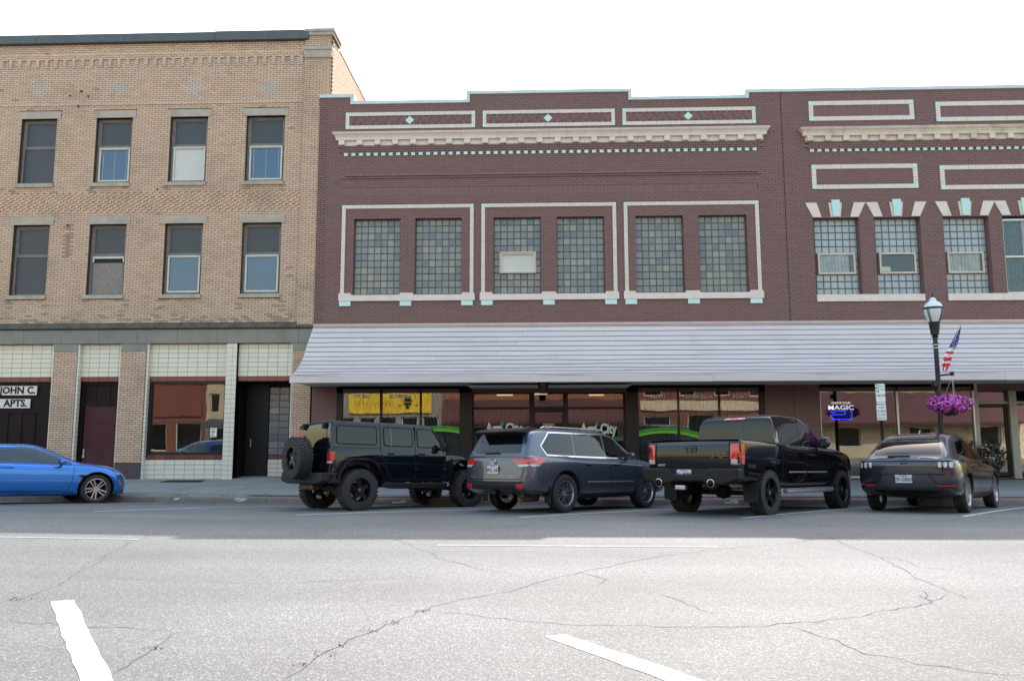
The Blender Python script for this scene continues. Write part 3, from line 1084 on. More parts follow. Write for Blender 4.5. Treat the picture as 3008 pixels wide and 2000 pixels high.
# maroon door with transom board
a, b = bays[1]
g = MB()
frame_box(g, a + .06, b - .03, ZB, zt1, .09, RY + .08, RY + .2)
zd = az(290, 1190, RY)
g.box(a + .15, b - .12, RY + .09, RY + .19, zd, zd + .09)
g.box(a + .15, b - .12, RY + .13, RY + .16, zd + .09, zt1 - .09)
for f in (.36, .68):
    xx = a + (b - a) * f
    g.box(xx - .015, xx + .015, RY + .11, RY + .13, zd + .09, zt1 - .09)
dr = g.build("door_frame", M['darkwood'], tan)
d = par(boxpart("door", M['purple'], None, a + .17, b - .14, RY + .13, RY + .17, ZB, zd - .005, bevel=.006), dr)
g = MB()
hx, hz = a + .23, az(250, 1330, RY)
g.box(hx - .02, hx + .02, RY + .09, RY + .13, hz - .04, hz + .12)
g.box(hx - .03, hx + .03, RY + .08, RY + .13, hz - .15, hz - .06)
par(g.build("door_lock", M['alu']), dr)
# shop window
a, b = bays[2]
zw1, zw0 = zt1, az(550, 1336, RY)
g = MB()
frame_box(g, a + .055, b, zw0, zw1, .085, RY + .02, RY + .14)
w = g.build("shop_window", M['bronze'], tan, bevel=.008)
par(boxpart("pane", M['glass'], None, a + .13, b - .08, RY + .08, RY + .09, zw0 + .08, zw1 - .08), w)
g = MB()
g.box(a, b, RY + 2.4, RY + 2.5, ZB, zw1)
g.box(a, b, RY + .15, RY + 2.5, zw1, zw1 + .05)
g.box(a, b, RY + .15, RY + 2.5, zw0 - .1, zw0 - .05)
g.box(a - .05, a, RY + .15, RY + 2.5, ZB, zw1)
g.box(b, b + .05, RY + .15, RY + 2.5, ZB, zw1)
par(g.build("shop_interior", M['interior']), w)
pp = at(627, 1270, RY + .07)
po = thing("poster", "small pale flyer taped inside the tan building's shop window", "poster", (pp.x, RY + .07, pp.z))
boxpart("sheet", M['white'], po, pp.x - .10, pp.x + .10, RY + .065, RY + .075, pp.z - .14, pp.z + .14)
g = MB()
for i in range(7):
    zz = pp.z + .11 - i * .036
    g.box(pp.x - .08 + (.05 if i % 3 == 1 else 0), pp.x + random.uniform(.0, .08), RY + .061, RY + .064, zz - .009, zz + .009, i % 2)
g.build("print", [M['purple'], M['black']], po)
zr_ = az(550, 1350, RY)
g = MB()
g.box(a, b, RY, RY + .2, ZB - .1, zw0)
p = g.build("tile_base", M['tilej'], tan)
tiles(a + .05, b, zr_, zw0, RY, p, 1, m='redtile', name="red_tile")
tiles(a + .05, b, ZB, zr_, RY, p, 4)
# recessed doorway beside it
a, b = bays[3]
DY = RY + .75
g = MB()
g.box(a - .1, b + .1, DY + .06, DY + .1, ZB, zt1)
g.face([(a, RY + .2, ZB), (a, RY + .2, zt1), (a, DY + .06, zt1), (a, DY + .06, ZB)])
g.face([(b, DY + .06, ZB), (b, DY + .06, zt1), (b, RY, zt1), (b, RY, ZB)])
g.box(a, b, RY + .3, DY + .1, zt1, zt1 + .05)
rec = g.build("doorway", M['darkwood'], tan)
xm = gx(786, 1300, DY)
g = MB()
frame_box(g, a + .03, xm, ZB + .06, zt1 - .06, .11, DY, DY + .05)
g.box(a + .14, xm - .11, DY + .005, DY + .045, az(740, 1190, DY), az(740, 1190, DY) + .08)
d = par(g.build("door_frame", M['black']), rec)
par(boxpart("door_glass", M['black'], None, a + .14, xm - .11, DY + .02, DY + .03, ZB + .1, zt1 - .17), rec)
par(boxpart("door_pull", M['alu'], None, a + .20, a + .225, DY - .06, DY - .03, az(705, 1313, DY), az(705, 1288, DY)), rec)
BLK = {}


def glass_block_mesh(w, h, mats, t, key):
    k = (round(w, 3), round(h, 3), round(t, 3), key)
    if k not in BLK:
        g = MB()
        e = .012
        W, H = w / 2, h / 2
        o = [(-W, 0, -H), (W, 0, -H), (W, 0, H), (-W, 0, H)]
        i_ = [(-W + e, -.012, -H + e), (W - e, -.012, -H + e), (W - e, -.012, H - e), (-W + e, -.012, H - e)]
        bk = [(x, .05, z) for x, _, z in o]
        for j in range(4):
            q = (j + 1) % 4
            g.face([o[j], o[q], i_[q], i_[j]], 1, t)
            g.face([bk[j], bk[q], o[q], o[j]], 1, t)
        g.face(i_, 0, t)
        BLK[k] = g.mesh("glass_block", mats)
    return BLK[k]


def block_window(root, x0, x1, z0, z1, Y, nx, nz, mats, key, mortar, skip=None, joint=.007, first=1.0, name="window"):
    g = MB()
    g.box(x0, x1, Y + .01, Y + .06, z0, z1)
    w = g.build(name, mortar, root)
    tot = (nx - 1) + first
    u = (x1 - x0) / tot
    h = (z1 - z0) / nz
    for i in range(nx):
        a = x0 if i == 0 else x0 + (first + i - 1) * u
        b = x0 + (first + i) * u
        for j in range(nz):
            xc, zc = (a + b) / 2, z0 + (j + .5) * h
            if skip and skip[0] < xc < skip[1] and skip[2] < zc < skip[3]:
                continue
            t = random.choice((0.02, .15, .3, .42, .5, .58, .7, .85, .98))
            o = bpy.data.objects.new("glass_block", glass_block_mesh(b - a - joint * 2, h - joint * 2, mats, t, key))
            COL.objects.link(o)
            o.location = (xc, Y, zc)
            par(o, w)
    return w


M['gb'] = pm("glass block face", (0.155, 0.175, 0.165), (0.125, 0.145, 0.145), 0.12, 0, 9, tint=[(0.075, 0.10, 0.165), (0.195, 0.19, 0.195), (0.13, 0.138, 0.165), (0.25, 0.235, 0.225), (0.095, 0.12, 0.20), (0.215, 0.205, 0.205), (0.15, 0.155, 0.18)])
M['gbe'] = pm("glass block rim", (0.22, 0.225, 0.175), (0.155, 0.17, 0.145), 0.25, 0, 9)
M['gbm'] = pm("glass block mortar", (0.09, 0.088, 0.072), (0.13, 0.125, 0.10), 0.9, 0, 20)
M['gb2'] = pm("frosted glass block face", (0.31, 0.37, 0.41), (0.28, 0.34, 0.38), 0.15, 0, 6, tint=[(0.28, 0.34, 0.385), (0.33, 0.385, 0.43), (0.30, 0.36, 0.42)])
M['gb2e'] = pm("frosted glass block rim", (0.28, 0.34, 0.38), None, 0.25, 0, 6)
M['gb2m'] = pm("brown painted block joints", (0.14, 0.105, 0.10), None, 0.8, 0, 9)
zg0 = az(800, 1336, DY)
wdo = block_window(rec, xm + .02, b - .02, zg0, zt1 - .15, DY + .02, 3, 10, [M['gb'], M['gbe']], 'a', M['gbm'], name="side_light")
tiles(xm + .02, b, zg0 - .13, zg0 - .004, DY + .03, rec, 1, m='redtile', name="red_tile")
tiles(xm + .02, b, ZB + .04, zg0 - .134, DY + .03, rec, 4)
boxpart("door_step", M['concrete'], tan, a - .05, b + .02, RY - .12, DY + .1, ZB - .2, ZB + .035)
g = MB()
p0 = Vector((gx(540, 1413, -.42), -.45, 0))
gr = thing("cellar_grate", "black iron cellar grate set in the sidewalk below the shop window", "grate", (p0.x, p0.y, gz(p0.x, p0.y)))
g = MB()
for i in range(16):
    yy = p0.y - .24 + i * .032
    z = gz(p0.x, yy)
    g.box(p0.x - .6, p0.x + .6, yy, yy + .018, z - .01, z + .012)
for xx in (-.6, .58):
    for i in range(4):
        yy = p0.y - .24 + i * .125
        g.box(p0.x + xx, p0.x + xx + .02, yy, yy + .125, gz(p0.x, yy) - .01, gz(p0.x, yy) + .014)
g.build("bars", M['black'], gr)
z = gz(p0.x, p0.y)
boxpart("pit", M['black'], gr, p0.x - .6, p0.x + .6, p0.y - .26, p0.y + .26, z - .03, z - .004)

# ------------------------------------------------------------------ brown painted two-storey shops
BX0 = ax(932, 600)
BXM = ax(2306, 600)
BX1 = 21.0
ZAW = (az(1000, 951) + az(2800, 945)) / 2             # head of the awning
mid = thing("shop_building", "brown painted brick shop with three cream framed pairs of glass block windows", "building", (.4, 0, .4))
rgt = thing("shop_building", "brown painted brick shop with cream window voussoirs and turquoise keystones", "building", (12.5, 0, .4))


def brick_frame(root, x0, x1, z0, z1, th, sides='tblr', corners='tl tr bl br', y=0.0, name="brick_frame"):
    """border of cream bricks standing on end, with turquoise blocks at the corners"""
    g = MB()
    yb, yf = y - .006, y - .03
    jj = .004
    if 't' in sides or 'b' in sides:
        n = max(1, round((x1 - x0 - 2 * th) / CH))
        w = (x1 - x0 - 2 * th) / n
        for k in range(n):
            a = x0 + th + k * w
            for s, za in (('t', z1 - th), ('b', z0)):
                if s in sides:
                    g.box(a + jj, a + w - jj, yf + random.uniform(-.002, .002), y + .012, za, za + th, 0, random.random())
    zb = z0 + th if 'b' in sides else z0
    n = max(1, round((z1 - th - zb) / CH))
    h = (z1 - th - zb) / n
    for k in range(n):
        for a in (x0, x1 - th):
            g.box(a, a + th, yf + random.uniform(-.002, .002), y + .012, zb + k * h + jj, zb + (k + 1) * h - jj, 0, random.random())
    f = g.build(name, M['cream'], root, kind="stuff")
    cm = {'tl': (x0, z1 - th), 'tr': (x1 - th, z1 - th), 'bl': (x0, z0), 'br': (x1 - th, z0)}
    for c in corners.split():
        a, b = cm[c]
        par(boxpart("corner_block", M['teal'], None, a + .003, a + th - .003, yf - .004, y + .012, b + .003, b + th - .003), f)
    return f


def cornice(root, x0, x1, z0, z1, m, n_mod, mod_w, returns=(True, True), xmods=None):
    """terracotta cornice in blocks with a row of modillions"""
    H = z1 - z0
    prof = [(.03, z0), (.06, z0 + .02), (.06, z0 + .40 * H), (.20, z0 + .43 * H), (.20, z0 + .50 * H), (.22, z0 + .64 * H), (.25, z0 + .70 * H), (.25, z0 + .74 * H), (.33, z0 + .86 * H), (.36, z0 + .95 * H), (.36, z1), (0, z1 + .015)]
    prof = [(p * .6, z) for p, z in prof]
    L = x1 - x0
    n = max(1, round(L / .55))
    for i in range(n):
        a, b = x0 + L * i / n, x0 + L * (i + 1) / n
        g = MB()
        rows = []
        for p, z in prof:
            l = a + .002 if i or not returns[0] else a - p
            r = b - .002 if i < n - 1 or not returns[1] else b + p
            row = [(l, .01, z), (l, -p, z), (r, -p, z), (r, .01, z)]
            rows.append(row)
        g.grid(rows)
        g.build("cornice_block", m, root, recalc=True)
    for i in range(n_mod):
        a = xmods[0] + (xmods[1] - xmods[0]) * i / (n_mod - 1)
        g = MB()
        g.box(a, a + mod_w, -.115, -.03, z0 + .03, z0 + .425 * H)
        g.box(a + .01, a + mod_w - .01, -.105, -.03, z0 + .015, z0 + .03)
        g.build("modillion", m, root, bevel=.01)


def dentils(root, xa, xb, n, z0, z1, w):
    for i in range(n):
        a = xa + (xb - xa) * i / (n - 1)
        boxpart("dentil", M['teal'], root, a, a + w, -.05, .0, z0, z1, bevel=.006)


TH_ = .113
# ---- middle shop: levels
zc_hi, zc_lo, zc_mid = az(990, 279), (az(1200, 297) + az(2000, 282)) / 2, az(1600, 265)
zc_r = az(2600, 257)
CT = .115                                             # coping face height
Xa, Xb, Xc, Xd = ax(1036, 285), ax(1375, 280), ax(1850, 275), ax(2193, 270)
prof_top = [(BX0 - .02, Xa, zc_hi), (Xa, Xb, zc_lo), (Xb, Xc, zc_mid), (Xc, Xd, zc_lo), (Xd, BXM, zc_r)]
panels = []
for (l, r), (t, b) in zip(((1016.3, 1396), (1418, 1806), (1828, 2219)), (((335, 327), (383, 374)), ((326, 320), (374, 369)), ((318.8, 316.2), (368, 365.5)))):
    z1_, z0_ = (az(l, t[0]) + az(r, t[1])) / 2, (az(l, b[0]) + az(r, b[1])) / 2
    panels.append((ax(l, t[0] + 20), ax(r, t[1] + 20), z0_, z1_))
pz0, pz1 = sum(p[2] for p in panels) / 3, sum(p[3] for p in panels) / 3
panels = [(p[0], p[1], pz0, pz1) for p in panels]
cz1, cz0 = (az(1100, 394) + az(2150, 379)) / 2, (az(1100, 430.5) + az(2150, 415.5)) / 2
cx0, cx1 = ax(1000, 430), ax(2238, 414)
dz0, dz1 = (az(1018, 459.5) + az(2216, 445)) / 2, (az(1018, 451) + az(2216, 436.5)) / 2
dxa, dxb = ax(1011.6, 455), ax(2210, 440)
rz0, rz1 = (az(1004, 529) + az(2230, 515.5)) / 2, (az(1004, 512) + az(2230, 499.5)) / 2
rx0, rx1 = ax(1006, 520), ax(2229, 508)
sz0, sz1 = (az(1010, 570) + az(2200, 560)) / 2, (az(1010, 550.5) + az(2200, 541)) / 2
fz1 = (az(1007, 605.4) + az(1392, 597.8) + az(1809, 593.2) + az(2228.7, 592)) / 4
fz0 = (az(998, 864) + az(1390, 861) + az(1813, 857) + az(2237, 856.5)) / 4
sill0 = (az(995.7, 885) + az(1391, 882) + az(2240, 878)) / 3
tl0 = (az(1010, 899) + az(2220, 892.5)) / 2
frames = [(ax(1003, 730), ax(1391, 730)), (ax(1414, 730), ax(1811.5, 730)), (ax(1834, 730), ax(2233, 730))]
wins = [(1038, 1174.5), (1219, 1356), (1450, 1588.5), (1636, 1775.5), (1868.5, 2009), (2056, 2197)]
wz1, wz0 = (az(1110, 641) + az(2130, 632)) / 2, fz0 - .005
holes = [(ax(a, 750), ax(b, 750), wz0, wz1) for a, b in wins]
nobrick = list(holes) + panels + [(a, b, fz1 - TH_, fz1) for a, b in frames] + [(a, a + TH_, fz0, fz1) for a, b in frames] + [(b - TH_, b, fz0, fz1) for a, b in frames]
nobrick += [(a - .04, b + .04, sill0, fz0) for a, b in frames] + [(BX0 + .75, BXM - .8, sz0, sz1)] + [(cx0 - .05, cx1 + .05, cz0, cz1)]
ZS = az(1500, 1142)                                    # head of the shop windows
g = MB()
for a, b, zt in prof_top:
    hh = [h for h in holes]
    lo = zc_lo - .2
    g.face([(a, 0, lo), (b, 0, lo), (b, 0, zt - .02), (a, 0, zt - .02)])
    g.face([(a, .32, zt - .02), (b, .32, zt - .02), (b, .32, lo), (a, .32, lo)])
    g.face([(a, 0, zt - .02), (b, 0, zt - .02), (b, .32, zt - .02), (a, .32, zt - .02)])
wall_holes(g, BX0, BXM, 3.0, zc_lo - .2, holes, 0, .28, 0, 1)
g.box(BX0, BXM, 1.2, 20, ZAW - .5, zc_lo - .6)
g.box(BX0 - .001, BX0 + .3, .0, 4, ZAW, zc_lo - .2)
g.face([(BX0, .32, 3), (BX0, .32, zc_lo - .2), (BXM, .32, zc_lo - .2), (BXM, .32, 3)])
g.build("wall", [M['brownj'], M['brown']], mid)
for i, (a, b, zt) in enumerate(prof_top):              # metal coping, stepping with the parapet
    g = MB()
    g.box(a - (.055 if i in (2, 4) else 0), b + (.055 if i in (0, 2) else 0) - (.055 if i in (1, 3) else 0) + (-.0), -.05, .38, zt - CT, zt)
    g.build("coping_length", M['coping'], mid, bevel=.01)
for x, za, zb, s in ((Xa, zc_lo, zc_hi, 1), (Xb, zc_lo, zc_mid, -1), (Xc, zc_lo, zc_mid, 1), (Xd, zc_lo, zc_r, -1)):
    g = MB()
    g.box(min(x - s * .055, x + s * .058), max(x - s * .055, x + s * .058), -.053, .377, za - CT + .0, zb - CT - .001)
    g.build("coping_corner", M['coping'], mid)


def brownfn(x, z, k, r):
    pr = .007
    if rz0 < z < rz1 and rx0 < x < rx1:
        pr = .05 - .02 * ((z - rz0) / (rz1 - rz0))
        pr = (.04, .07, .10)[min(2, int((z - rz0) / CH))]
    elif dz1 < z < cz0 and cx0 < x < cx1:
        pr = .03 + .03 * (z - dz1) / (cz0 - dz1)
    return random.random(), pr, 0


out = []
bricks(BX0, BXM, ZAW - .25, zc_lo - .2, nobrick, 0, out, brownfn, proud=.007)
for a, b, zt in prof_top:
    bricks(a, b, zc_lo - .2, zt - CT + .01, [], 0, out, None, proud=.007)
x = BX0 + .75
while x < BXM - .85:                                   # soldier course
    out.append((x + .005, x + CH - .005, sz0 + .005, sz1 - .005, -.008, random.random(), 0, False))
    x += CH
for p in panels:                                       # herringbone field
    a, b, c, d = p[0] + TH_, p[1] - TH_, p[2] + TH_, p[3] - TH_
    x = a
    i = 0
    while x < b - .06:
        out.append((x + .004, min(x + .1, b) - .004, c + (.05 if i % 2 else 0) + .003, d - (0 if i % 2 else .05) - .003, -.004, random.random(), 0, False))
        x += .1
        i += 1
lay(out, 0, [M['brown']], mid, 300, .01)
for p in panels:
    brick_frame(mid, *p, TH_)
    xm, zm = (p[0] + p[1]) / 2 - .02, (p[2] + p[3]) / 2
    g = MB()
    g.prism([(xm - .14, zm), (xm, zm - .135), (xm + .14, zm), (xm, zm + .135)], -.03, 0)
    g.build("diamond_block", M['teal'], mid, bevel=.006)
    g = MB()
    a, b = p[0] + TH_ + .05, p[1] - TH_ - .05
    x, s = a, 1
    while x < b - .2:                                  # zig-zag courses of the panel
        if abs(x + .1 - xm) > .22:
            for o in (0, .055):
                g.prism([(x + o, zm - .085 * s), (x + o + .03, zm - .085 * s), (x + o + .13, zm + .085 * s), (x + o + .10, zm + .085 * s)], -.02, -.003)
        x += .17
        s = -s
    g.build("zigzag_bricks", M['brown'], mid, kind="stuff")
cornice(mid, cx0, cx1, cz0, cz1, M['creamstone'], 24, .185, xmods=(ax(997, 425), ax(2219, 408)))
dentils(mid, dxa, dxb, 55, dz0, dz1, .122)
for (a, b), tp in zip(frames, ((997, 1174.7, 1354.8), (1413.4, 1595.3, 1777.7), (1836.9, 2020.8, 2204.3))):
    f = brick_frame(mid, a, b, fz0, fz1, TH_, 'tlr', 'tl tr')
    xm = (a + b) / 2
    ws = [h for h in holes if a < h[0] < b]
    e = .045
    zs = fz0 - .02
    pts = [(a - e, sill0), (b + e, sill0), (b + e, fz0 + .02), (ws[1][1] + .04, fz0 + .02), (ws[1][1], zs - .02), (ws[1][0], zs - .02), (ws[1][0] - .05, fz0 + .02), (ws[0][1] + .05, fz0 + .02), (ws[0][1], zs - .02), (ws[0][0], zs - .02), (ws[0][0] - .04, fz0 + .02), (a - e, fz0 + .02)]
    g = MB()
    g.prism([(a - e, sill0), (b + e, sill0), (b + e, zs - .02), (a - e, zs - .02)], -.07, .26)
    for q0, q1 in ((a - e, ws[0][0] - .02), (ws[0][1] + .02, ws[1][0] - .02), (ws[1][1] + .02, b + e)):
        g.prism([(q0, zs - .0205), (q1, zs - .0205), (q1 - .03, fz0 + .02), (q0, fz0 + .02)], -.068, .012)
    g.build("window_sill", M['creamstone'], mid, bevel=.006)
    w = .355
    for q in tp:
        X = ax(q, 890)
        boxpart("sill_block", M['teal'], mid, X, X + w, -.055, .01, tl0, sill0 - .003, bevel=.006)
ins = None
for i, h in enumerate(holes):
    sk = None
    if i == 2:
        sk = (ax(1468, 770, .16), ax(1575, 770, .16), az(1520, 804, .16), az(1520, 741, .16))
        ins = sk
    w = block_window(mid, *h, .17, 7, 11, [M['gb'], M['gbe']], 'a', M['gbm'], sk)
    if i == 2:
        g = MB()
        frame_box(g, sk[0], sk[1], sk[2], sk[3], .05, .07, .22)
        f = par(g.build("insert_frame", pm("tan sash paint", (.47, .40, .35), (.42, .36, .31), .5)), w)
        g = MB()
        frame_box(g, sk[0] + .05, sk[1] - .05, sk[2] + .05, sk[3] - .05, .035, .10, .2)
        par(g.build("insert_sash", M['creamstone']), w)
        par(boxpart("insert_pane", M['blind'], None, sk[0] + .08, sk[1] - .08, .15, .16, sk[2] + .08, sk[3] - .08), w)

# ---- right-hand shop
def rpanel(l, r, t, b):
    return (ax(l, (t + b) / 2), ax(r, (t + b) / 2), az((l + r) / 2, b), az((l + r) / 2, t))


rp = [rpanel(2375, 2683.5, 297, 354.5), rpanel(2748, 3061, 298.5, 356)]
rq = [rpanel(2384, 2695, 483.5, 555), rpanel(2761, 3077, 485, 556)]
rwin = [(2393, 2528), (2573, 2709), (2777, 2911), (2952, 3092)]
rz1w, rz0w = az(2600, 637), az(2600, 864.5)
rh = [(ax(a, 750), ax(b, 750), rz0w, rz1w) for a, b in rwin]
rc1, rc0 = az(2600, 378), az(2600, 416.5)
rcx0 = ax(2368, 415)
nob = list(rh) + rp + [(a, a + TH_, c, d) for a, b, c, d in rq] + [(b - TH_, b, c, d) for a, b, c, d in rq] + [(a, b, c, c + TH_) for a, b, c, d in rq] + [(a, b, d - TH_, d) for a, b, c, d in rq]
rs0, rs1 = az(2600, 885), az(2600, 864.6)
sills = [(ax(2399, 875), ax(2716, 875)), (ax(2784, 875), ax(3115, 875))]
nob += [(a, b, rs0, rs1) for a, b in sills] + [(rcx0 - .05, BX1, rc0, rc1)]
g = MB()
wall_holes(g, BXM, BX1, 3.0, zc_r - .02, rh, 0, .3, 0, 1)
g.face([(BXM, 0, zc_r - .02), (BX1, 0, zc_r - .02), (BX1, .32, zc_r - .02), (BXM, .32, zc_r - .02)])
g.face([(BXM, .32, 3), (BXM, .32, zc_r), (BX1, .32, zc_r), (BX1, .32, 3)])
g.box(BXM, BX1, 1.2, 20, ZAW - .5, zc_lo - .6)
g.build("wall", [M['brownj'], M['brown']], rgt)
rd1, rd0 = az(2600, 437), az(2600, 445)


def brownfn2(x, z, k, r):
    pr = .007
    if rd1 < z < rc0 and x > rcx0:
        pr = .05
    return random.random(), pr, 0


out = []
bricks(BXM + .006, BX1, ZAW - .25, zc_r - CT + .01, nob, 0, out, brownfn2, proud=.007, shift=.09)
for a, b, c, d in rp:
    x = a + TH_
    while x < b - TH_ - .02:
        out.append((x + .005, min(x + CH, b - TH_) - .005, c + TH_ + .01, d - TH_ - .01, -.004, random.random(), 0, False))
        x += CH
lay(out, 0, [M['brown']], rgt, 300, .01)
boxpart("movement_joint", M['black'], rgt, BXM - .006, BXM + .006, -.012, .01, ZAW, zc_r - CT)
x = BXM
while x < BX1:
    g = MB()
    g.box(x + .002, x + 3.0, -.05, .38, zc_r - CT, zc_r)
    g.build("coping_length", M['coping'], rgt, bevel=.01)
    x += 3.0
for p in rp + rq:
    brick_frame(rgt, *p, .135)
nm = 18
cornice(rgt, rcx0, BX1, rc0, rc1, M['wornstone'], nm, .18, (True, False), (ax(2368, 410), ax(2368, 410) + .553 * (nm - 1)))
dentils(rgt, ax(2378, 441), ax(2378, 441) + .2295 * 36, 37, rd0, rd1, .12)
for a, b in sills:
    xm = (a + b) / 2
    for q0, q1 in ((a, xm), (xm, b)):
        boxpart("window_sill", M['creamstone'], rgt, q0 + .002, q1 - .002, -.06, .28, rs0, rs1, bevel=.006)
zt_, zk = az(2600, 594.5), az(2600, 587)
for a, b in [(h[0], h[1]) for h in rh]:
    z0 = rz1w
    for s, e in ((1, a), (-1, b)):
        g = MB()
        q = [(e + s * .0, z0), (e + s * .26, z0), (e + s * .125, zt_), (e - s * .22, zt_)]
        g.prism(q if s > 0 else q[::-1], -.035, .01)
        g.build("voussoir", M['creamstone'], rgt, bevel=.006, recalc=True)
    xm = (a + b) / 2
    g = MB()
    g.prism([(xm - .15, z0), (xm + .15, z0), (xm + .205, zt_), (xm - .205, zt_)], -.03, .01)
    g.build("keystone_back", M['creamstone'], rgt, bevel=.006)
    g = MB()
    g.prism([(xm - .095, z0 + .002), (xm + .095, z0 + .002), (xm + .13, zk), (xm - .13, zk)], -.075, -.03)
    g.build("keystone", M['teal'], rgt, bevel=.006)
M['sheer'] = pm("sheer pale curtain", (.62, .68, .74), (.36, .45, .54), .8, 0, 3)
M['tanpaint'] = pm("cream sash paint", (.56, .48, .41), (.50, .42, .36), .5, 0, 4)


def curtain(root, x0, x1, z0, z1, y, folds, m, name="curtain", amp=.02):
    g = MB()
    n = folds * 4
    rows = []
    for z in (z0, z1):
        rows.append([(x0 + (x1 - x0) * i / n, y + amp * math.sin(i * math.pi / 2) * (1 + .5 * math.sin(i * 1.7)), z) for i in range(n + 1)])
    g.grid(rows)
    return par(g.build(name, m, smooth=80), root)


for i, h in enumerate(rh[:3]):
    l, r = ((2400, 2510), (2580, 2688), (2780, 2887))[i]
    Y = .22
    sk = (ax(l, 775, Y), ax(r, 775, Y), az(2600, 806, Y), az(2600, 744, Y))
    w = block_window(rgt, *h, Y, 7, 11, [M['gb2'], M['gb2e']], 'b', M['gb2m'], sk, joint=.010, first=.42)
    g = MB()
    frame_box(g, *sk, .06, Y - .1, Y + .06)
    par(g.build("insert_frame", M['tanpaint'], bevel=.006), w)
    a, b, c, d = sk[0] + .055, sk[1] - .055, sk[2] + .055, sk[3] - .055
    par(boxpart("insert_pane", M['thinglass'], None, a, b, Y - .06, Y - .055, c, d), w)
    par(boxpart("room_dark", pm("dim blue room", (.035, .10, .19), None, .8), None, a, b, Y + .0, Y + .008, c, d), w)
    if i != 1:
        curtain(w, a + .01, b - (.12 if i == 0 else .05), c, d, Y - .025, 9, M['sheer'])
    else:
        par(boxpart("window_notice", M['white'], None, a + .01, a + .28, Y - .05, Y - .045, c + .03, c + .17), w)
h = rh[3]
g = MB()
frame_box(g, h[0] + .01, h[1] - .01, rz0w, rz1w - .08, .06, .1, .2)
zmm = az(2980, 754, .1)
g.box(h[0] + .06, h[1] - .06, .09, .19, zmm - .025, zmm + .025)
w = g.build("window", pm("white vinyl sash", (.70, .72, .72), (.64, .66, .66), .4), rgt)
par(boxpart("pane", M['thinglass'], None, h[0] + .06, h[1] - .06, .13, .135, rz0w, rz1w - .1), w)
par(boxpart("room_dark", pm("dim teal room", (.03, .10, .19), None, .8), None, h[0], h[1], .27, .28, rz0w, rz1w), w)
curtain(w, h[0] + .07, h[1] - .5, rz0w + .05, rz1w - .12, .23, 12, pm("teal blue curtain", (.05, .19, .34), (.03, .13, .24), .8, 0, 5))
curtain(w, h[1] - .75, h[1] - .08, rz0w + .05, rz1w - .12, .19, 7, M['sheer'])

# ------------------------------------------------------------------ long mauve awning of lapped boards
awn = thing("awning", "long pale mauve bell-shaped awning of lapped boards over the two brown shops", "awning", (4, -1, 3.2))
AP = [(-.035, 5.02), (-.05, 4.985), (-.21, 4.825), (-.375, 4.645), (-.53, 4.485), (-.665, 4.33), (-.795, 4.175), (-.93, 4.02), (-1.09, 3.877), (-1.28, 3.742), (-1.49, 3.618), (-1.71, 3.508), (-1.93, 3.41), (-2.09, 3.345)]
AX0 = BX0
for i in range(len(AP) - 1):
    (y0, z0), (y1, z1) = AP[i], AP[i + 1]
    tx, tz = y1 - y0, z1 - z0
    L = math.hypot(tx, tz)
    nx_, nz_ = tz / L, -tx / L                          # outward normal in the (Y, Z) plane
    if nz_ < 0 and nx_ > 0: nx_, nz_ = -nx_, -nz_
    lap = .024
    x = AX0
    first = True
    while x < BX1:
        ln = random.uniform(2.2, 4.6) if not first else random.uniform(1.0, 4.0)
        first = False
        e = min(x + ln, BX1)
        n = max(2, int((e - x) / .35))
        g = MB()
        sag = random.uniform(-.006, .004)
        ph = random.uniform(0, 6.28)
        amp = .0025 if i < 7 else .006
        rowsT, rowsB, rowsU = [], [], []
        for k in range(n + 1):
            X = x + .002 + (e - x - .004) * k / n
            dw = amp * math.sin(X * (.9 + .07 * i) + i * 2.1) + amp * .5 * math.sin(X * 2.7 + i)
            cup = lap
            sl = .011 if i else 0
            dz0 = (.0025 if i < 8 else .006) * (math.sin(X * (.9 + .07 * (i - 1)) + (i - 1) * 2.1) + .5 * math.sin(X * 2.7 + i - 1)) if i else 0
            rowsT.append((X, y0 + nx_ * .004 + tx / L * sl, z0 + nz_ * .004 + tz / L * sl + dz0))
            rowsB.append((X, y1 + nx_ * cup, z1 + nz_ * cup + dw))
            rowsU.append((X, y1 + nx_ * (cup - .014), z1 + nz_ * (cup - .014) + dw))
        g.grid([rowsU, rowsB, rowsT], 0, random.random())
        g.face([rowsT[0], rowsB[0], rowsU[0]], 0); g.face([rowsT[-1], rowsU[-1], rowsB[-1]], 0)
        g.build("board", M['lilac'], awn)
        x = e
g = MB()
g.prism([(y + .012, z - .016) for y, z in AP] + [(-2.05, 3.25), (0, 3.25), (0, 5.02)], AX0 + .004, BX1, axis='x')
g.build("backing", M['lilacdark'], awn)
x = AX0
for w in (3.1, 3.6, 3.3, 3.7, 1.4, 4.2, 3.8, 4.2, 4):
    if x >= BX1: break
    e = min(x + w, BX1)
    g = MB()
    g.box(x + .002, e - .002, -.06, -.002, 5.03, ZAW - .03)
    g.box(x + .002, e - .002, -.085, -.002, ZAW - .03, ZAW + .012)
    g.build("head_trim", M['pinktrim'], awn)
    x = e
x = AX0 - .02
zf = (az(1200, 1121, -2.12) + az(2600, 1119, -2.12)) / 2
for i, w in enumerate((4.15, 4.4, 3.15, 3.9, 3.9, 3.9, 4.3, 4)):
    if x >= BX1: break
    e = min(x + w, BX1)
    g = MB()
    dz = random.uniform(-.004, .004)
    g.box(x + .002, e - .002, -2.135 - (.008 if i % 2 else 0), -2.105, zf + dz, 3.352 + dz)
    g.build("fascia_board", M['lilac'], awn)
    x = e
zso = zf + .03
g = MB()
g.box(AX0 + .02, BX1, -2.1, .02, zso, zso + .03)
g.build("soffit", M['soffit'], awn)
g = MB()
